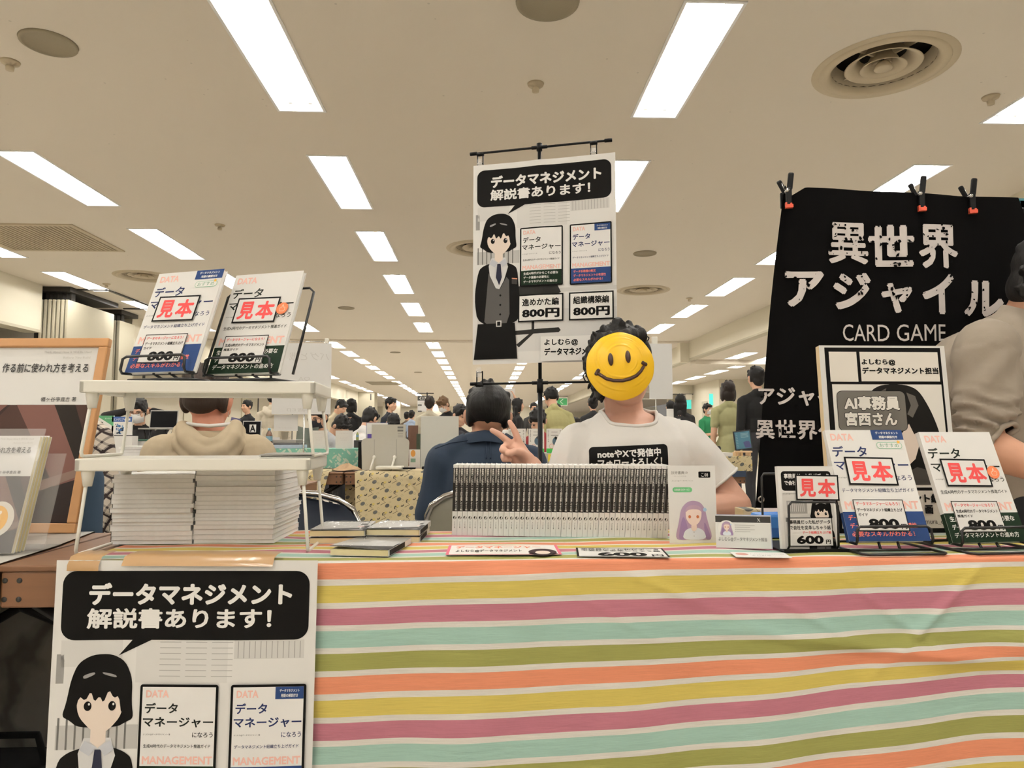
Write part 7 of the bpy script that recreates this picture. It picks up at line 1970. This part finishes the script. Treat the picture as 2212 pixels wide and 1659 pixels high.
# green banded books on a riser with yellow notes
px_box('display_riser', 'grey box under the green banded books with yellow notes', 'box', 1094, 979, 1228, 1012, 5.10, .28, mat('riser_grey', (178, 176, 168), noise=.03), zb=TZ + .003)
for (x0, x1, l) in ((1098, 1136, 'green banded book nearest the raised fingers'), (1142, 1175.5, 'green banded book split by the black pole'), (1180.5, 1215, 'green banded book with a blue drawing next to the seller sleeve')):
    s, M = px_print(x0, 926, x1, 979, 5.13, 100, base=GLOSSY, thick=.014); H = s.h
    s.rect(0, H - 30, 100, H, (74, 176, 84)).up(); s.text('\n'.join('たのしい開発'), 82, 8, 92, 96, GREY, .02, 1); s.text('\n'.join('はじめての本'), 8, 8, 16, 86, GREY, .01, 1)
    s.ell(54, 80, 17, 24, (86, 106, 122)); s.ell(58, 58, 9, 9, (50, 52, 50)); s.rect(30, 20, 70, 23, GREY); s.rect(28, 40, 74, 43, GREY); s.ell(32, H - 44, 15, 15, (206, 120, 116)).up(); s.ell(32, H - 44, 13, 13, (232, 224, 220))
    tag(s.build('display_book', matrix=M), l, 'book', 'green banded books on the grey box')
for x0, x1, l in ((1143, 1160, 'yellow handwritten note left of the black pole'), (1184, 1201, 'yellow handwritten note right of the black pole')):
    s, M = px_print(x0, 981, x1, 997, 5.095, 100, base=mat('yellow_note', (228, 206, 66), rough=.7, noise=.03), thick=.0015)
    for i in range(4): s.line([(24 + i * 6, 20 + 12 * i), (50 + 8 * i, 26 + 14 * i)], 5, (70, 66, 40))
    tag(s.build('price_note', matrix=M), l, 'note', 'yellow notes under the green banded books')
# signs on poles
def pole_sign(lab, px0, py0, px1, py1, Y, polepx, draw, base=PAPER, topy=None):
    a, b = at(px0, py0, y=Y), at(px1, py1, y=Y); xp = at(polepx, 900, y=Y).x
    t = thing('aisle_sign', lab, 'sign', (xp, Y + .03, 0))
    m = MB(); m.tube([(0, 0, 0), (0, 0, a.z + .06)], .012, M_STEEL, n=8); m.build('pole', t)
    m = MB(); m.tube([(a.x - xp - .02, 0, a.z + .045), (b.x - xp + .02, 0, a.z + .045)], .008, M_STEEL, n=8); m.build('cross_bar', t)
    m = MB(); m.lathe([(0, 0), (.18, 0), (.18, .02), (.03, .04), (0, .04)], M_STEEL, n=20); m.build('base', t)
    w_ = b.x - a.x; s = Print(100, 100 * (a.z - b.z) / w_, w_ / 100, base, .004, step=.001); draw(s); s.build('sign_face', t, loc=(a.x - xp, -.02, a.z))
def d17(s):
    s.rect(0, 0, 100, 32, (78, 77, 74)).up(); s.line([(25, 7), (12, 16), (25, 25)], 3.5, W); s.text('17', 34, 7, 58, 26, W, .02); s.line([(72, 18), (80, 20)], 2, LG)
    for y in (58, 100): s.rect(4, y, 28, y + 9, (92, 90, 87)); s.text('技術書', 8, y + 2, 24, y + 7, W)
    for i in range(4): s.rect(18, 42 + i * 2.6, 60, 43 + i * 2.6, LG)
pole_sign('white aisle sign with a dark header reading 17 and an arrow', 902, 855, 934, 889, 12.6, 922, d17)
def darrow(s): s.rect(4, 5, 96, s.h - 5, (70, 146, 92)).up(); s.line([(58, 14), (32, s.h / 2), (58, s.h - 14)], 7, W); s.up().line([(57, 16), (34, s.h / 2), (57, s.h - 16)], 2.5, (70, 146, 92))
pole_sign('green sign with a white arrow on a grey pole', 1203, 859, 1226, 876, 20.0, 1201.5, darrow)
t = thing('banner_pole', 'slim black flag pole before the white column near the arrow sign', 'pole', (at(1182.5, 900, y=16).x, 16, 0)); m = MB(); m.tube([(0, 0, 0), (0, 0, at(1182, 852, y=16).z)], .012, BLACK_PLASTIC); m.build('shaft', t); m = MB(); m.lathe([(0, 0), (.2, 0), (.2, .02), (0, .03)], BLACK_PLASTIC, n=20); m.build('base', t)
# white sign held overhead by the helper
s, M = px_print(1036, 839, 1112, 880, 13.12, 100, base=PAPER, thick=.004); s.poly([(72, 14), (78, 14), (82, 40), (76, 34)], (96, 112, 118)); s.line([(30, -4 + 4), (30, 12)], 1.2, GREY); tag(s.build('hand_sign', matrix=M), 'white sign held overhead by the helper in dark green', 'sign')
# right of the seller: white sheet on a wire frame
t = thing('wire_sign_stand', 'white wire frame stand with a hanging white sheet beside the smiley mask', 'stand', (at(1417, 900, y=4.45).x, 4.45, 0)); xb_ = at(1417, 900, y=4.45).x
zt3, zb3 = at(1417, 738, y=4.45).z, at(1417, 862, y=4.45).z
m = MB()
for x in (-.09, 0.0): m.tube([(x, 0, 0 if x == 0 else zb3), (x, 0, zt3 - .02)], .003, WHITE_PLASTIC, n=6)
for i in range(9): m.tube([(-.09, 0, zb3 + (zt3 - zb3 - .02) * i / 8), (0, 0, zb3 + (zt3 - zb3 - .02) * i / 8)], .002, WHITE_PLASTIC, n=6)
m.build('wire_frame', t); m = MB(); m.box((-.02, -.01, zt3 - .02), (.015, .01, zt3 + .03), WHITE_PLASTIC, bev=.003); m.build('hook', t); m = MB(); m.box((-.14, -.10, 0), (.14, .10, .012), WHITE_PLASTIC, bev=.004); m.build('base', t)
a, b = at(1402, 742, y=4.43), at(1454, 862, y=4.43); m = MB(); m.box((a.x - xb_, -.012, b.z), (b.x - xb_, -.010, a.z), M_SHEET); m.build('sheet', t)
px_box('white_card', 'small white card beside dark hair at the seller shoulder', 'card', 1441, 883, 1455, 905, 6.4, .02, PAPER); px_box('display_riser', 'white box carrying the small card near the seller shoulder', 'box', 1425, 904.6, 1470, 1000, 6.35, .2, PAPER, zb=.004)
# tablet on a wooden rest and the patterned box
px_box('patterned_box', 'cream patterned box on the table left of the black banner', 'box', 1548, 986, 1625, 1018, 4.66, .25, M_MOTIF)
zpb = at(1600, 986, y=4.66).z
q = at(1606, 986, y=4.74); t = thing('wooden_easel', 'small pale wooden easel under the tablet', 'easel', (q.x, 4.76, zpb + .001)); M_PALEW = mat('pale_wood', (222, 190, 150), rough=.5, noise=.08)
m = MB(); m.box((-.058, -.03, .022), (.058, .0, .034), M_PALEW, bev=.002); m.build('ledge', t)
for x in (-.045, -.01, .045): m = MB(); m.box((x - .006, -.02, 0), (x + .006, .05, .024), M_PALEW); m.build('foot', t)
s, M = px_print(1583, 930, 1622, 971, 4.745, 100, base=mat('tablet_body', (40, 44, 48), rough=.3, noise=.05), thick=.008, rx=0); s.rect(7, 6, 93, s.h - 5, mat('tablet_screen', (70, 108, 124), rough=.2, noise=.1, emit=(.05, .10, .12, .6))).up()
for i in range(4): s.rect(40, 16 + 7 * i, 84, 18 + 7 * i, (150, 178, 184))
for i in range(9): s.rect(12, 14 + 9 * i, 22, 17 + 9 * i, (120, 150, 158))
s.poly([(50, 66), (66, 60), (84, 62), (92, 84), (92, 98), (58, 98)], (88, 92, 132)); o = s.build('tablet', matrix=M @ Matrix.Rotation(-.12, 4, 'Y')); o.location.z = zpb + .036 + (at(1583, 930, y=4.745).z - at(1583, 971, y=4.745).z); tag(o, 'tablet with a teal screen leaning on the small wooden easel', 'tablet')
px_box('paper_pile', 'low pile of white papers on the patterned box', 'paper', 1550, 978, 1583, 986, 4.7, .16, PAPER)
m = MB(); a = at(1575, 1019, y=4.6); b = at(1612, 1030, y=4.6); m.box((a.x, 4.600, b.z), (b.x, 4.606, TZ + .001), mat('navy_cloth', (50, 64, 86), rough=.9, noise=.08)); m.box((a.x, 4.60, TZ), (b.x, 5.0, TZ + .003), mat('navy_cloth', (0, 0, 0))); tag(m.build('table_runner'), 'dark blue cloth edge under the patterned box', 'cloth')
# the masked woman's booth: laptop on a riser, two display books
bare_table(150, 440, 5.95, 'folding table of the masked woman, far behind the white shelf rack', .7); bare_table(762, 1010, 6.2, 'folding table far behind the grey panel', .45); bare_table(560, 1330, 5.09, 'folding table just behind the patterned paper tables', .45)
px_box('display_riser', 'white riser with a dark green mat under the display books', 'box', 262, 952, 330, 1004, 6.12, .3, PAPER, zb=TZ + .003)
px_box('desk_mat', 'dark green mat on the white riser before the masked woman', 'mat', 262, 949, 326, 952.6, 6.11, .3, mat('green_mat', (38, 78, 62), rough=.7, noise=.1))
def laptop(lab, x0, y0, x1, ybase, Y, riser, dark=(18, 18, 20)):
    a, b = at(x0, ybase, y=Y), at(x1, y0, y=Y); w_ = b.x - a.x; h_ = b.z - a.z
    t = thing('laptop', lab, 'laptop', (a.x, Y, a.z)); al = mat('alu', (0, 0, 0))
    m = MB(); m.box((0, -.002, 0), (w_, .006, h_), al, bev=.002); m.box((.008, -.0028, .012), (w_ - .008, -.002, h_ - .008), mat('dark_screen', dark, rough=.6, noise=.1, spec=.1)); m.build('screen', t, rot=(-.12, 0, 0))
    m = MB(); m.box((0, -.21, -.008), (w_, 0, .006), al, bev=.002); m.box((.02, -.13, .0062), (w_ - .02, -.02, .0068), mat('dark_screen', (0, 0, 0))); m.build('keyboard_deck', t)
    if riser > 0:
        m = MB()
        for x in (.03, w_ - .03): m.tube([(x, -.16, -.008), (x, -.02, -riser)], .006, M_STEEL); m.tube([(x, -.02, -.008), (x, -.16, -riser)], .006, M_STEEL)
        m.build('riser_stand', t)
laptop('open black screened laptop on a raised stand before the masked woman', 322, 886, 384, 926, 6.6, at(322, 926, y=6.6).z - TZ)
for x0, y0, x1, y1, l, c, c2 in ((208, 898, 244, 942, 'green and white display book leaning before the masked woman', (92, 154, 112), 1), (242, 900, 284, 940, 'blue headed display book with a blue splash drawing', (70, 96, 150), 0)):
    s, M = px_print(x0, y0, x1, y1, 6.0, 100, base=GLOSSY, thick=.016)
    if c2: s.poly([(0, 0), (100, 0), (100, 60), (96, 60), (14, 8)], c); s.text('エンジニア', 50, 12, 90, 20, W, .02); s.ell(30, 44, 12, 9, (40, 40, 40))
    else:
        s.rect(0, 0, 100, 26, c).up(); s.text('エンジニアの知識', 8, 8, 92, 20, W, .02); r = random.Random(5)
        for i in range(26): s.ell(50 + r.gauss(0, 16), 60 + r.gauss(0, 12), r.uniform(2, 8), r.uniform(2, 7), r.choice([(70, 110, 160), (40, 50, 70), (130, 170, 200)]), 8); s.up()
    tag(s.build('display_book', matrix=M), l, 'book')
px_box('book_pedestal', 'white pedestal holding the two display books before the masked woman', 'box', 204, 942, 286, 1004, 5.98, .1, PAPER, zb=TZ + .003)
laptop('black laptop with lettered stickers, beyond the hoodie man', 523, 909, 564, 944, 7.6, 0); s, M = px_print(539, 917, 553, 934, 7.57, 100, base=PAPER, thick=.001); s.text('A', 10, 6, 90, 110, K, .03); tag(s.build('paper_sign', matrix=M), 'small white sign with a letter A on the black laptop', 'sign')
px_box('display_riser', 'pale counter box under the lettered laptop', 'box', 500, 945, 574, 1000, 7.3, .5, PAPER, zb=.004)
s, M = px_print(500, 901, 520, 917, 11.7, 100, base=mat('booklet_cover', (96, 92, 130), rough=.5, noise=.6, nscale=30), thick=.004, rz=0); tag(s.build('booklet', matrix=M @ Matrix.Rotation(.2, 4, 'Y')), 'open booklet in the hands of the man in the black jacket', 'booklet')
p = at(256, 990, y=3.38)
for i in range(13):
    m = MB(); m.box((0, 0, 0), (.142, .2, .0135), M_PAGES, bev=.001); m.box((-.0005, -.0003, .0125), (.143, .2005, .0140), GLOSSY); m.box((-.0005, -.0003, 0), (.143, .2005, .001), GLOSSY)
    tag(m.build('paperback', loc=(p.x + (.003 if i % 3 else -.002), 3.38 + .002 * (i % 2), TZ + .001 + i * .0142)), 'white paperback, %s from the top of the stack beside the hoodie sleeve' % nth(13 - i), 'book', 'white books on the hoodie man table')
# empty navy folding chair beside the wrapped comics, and bits on it
folding_chair('navy folding chair with a chrome rim behind the wrapped comics', at(640, 1000, y=2.20).x, 2.20, .35, M_NAVYV, back=M_NAVYV)
px_box('patterned_box', 'small cream patterned box low behind the seller elbow', 'box', 1606, 1100, 1642, 1150, 1.735, .06, M_MOTIF, zb=CZ + .004); px_box('mauve_bundle', 'pale mauve bundle low in front of the black banner', 'cloth', 1645, 1101, 1720, 1150, 1.745, .06, mat('mauve_cloth', (176, 164, 162), rough=.9, noise=.06), bev=.02, zb=CZ + .004)
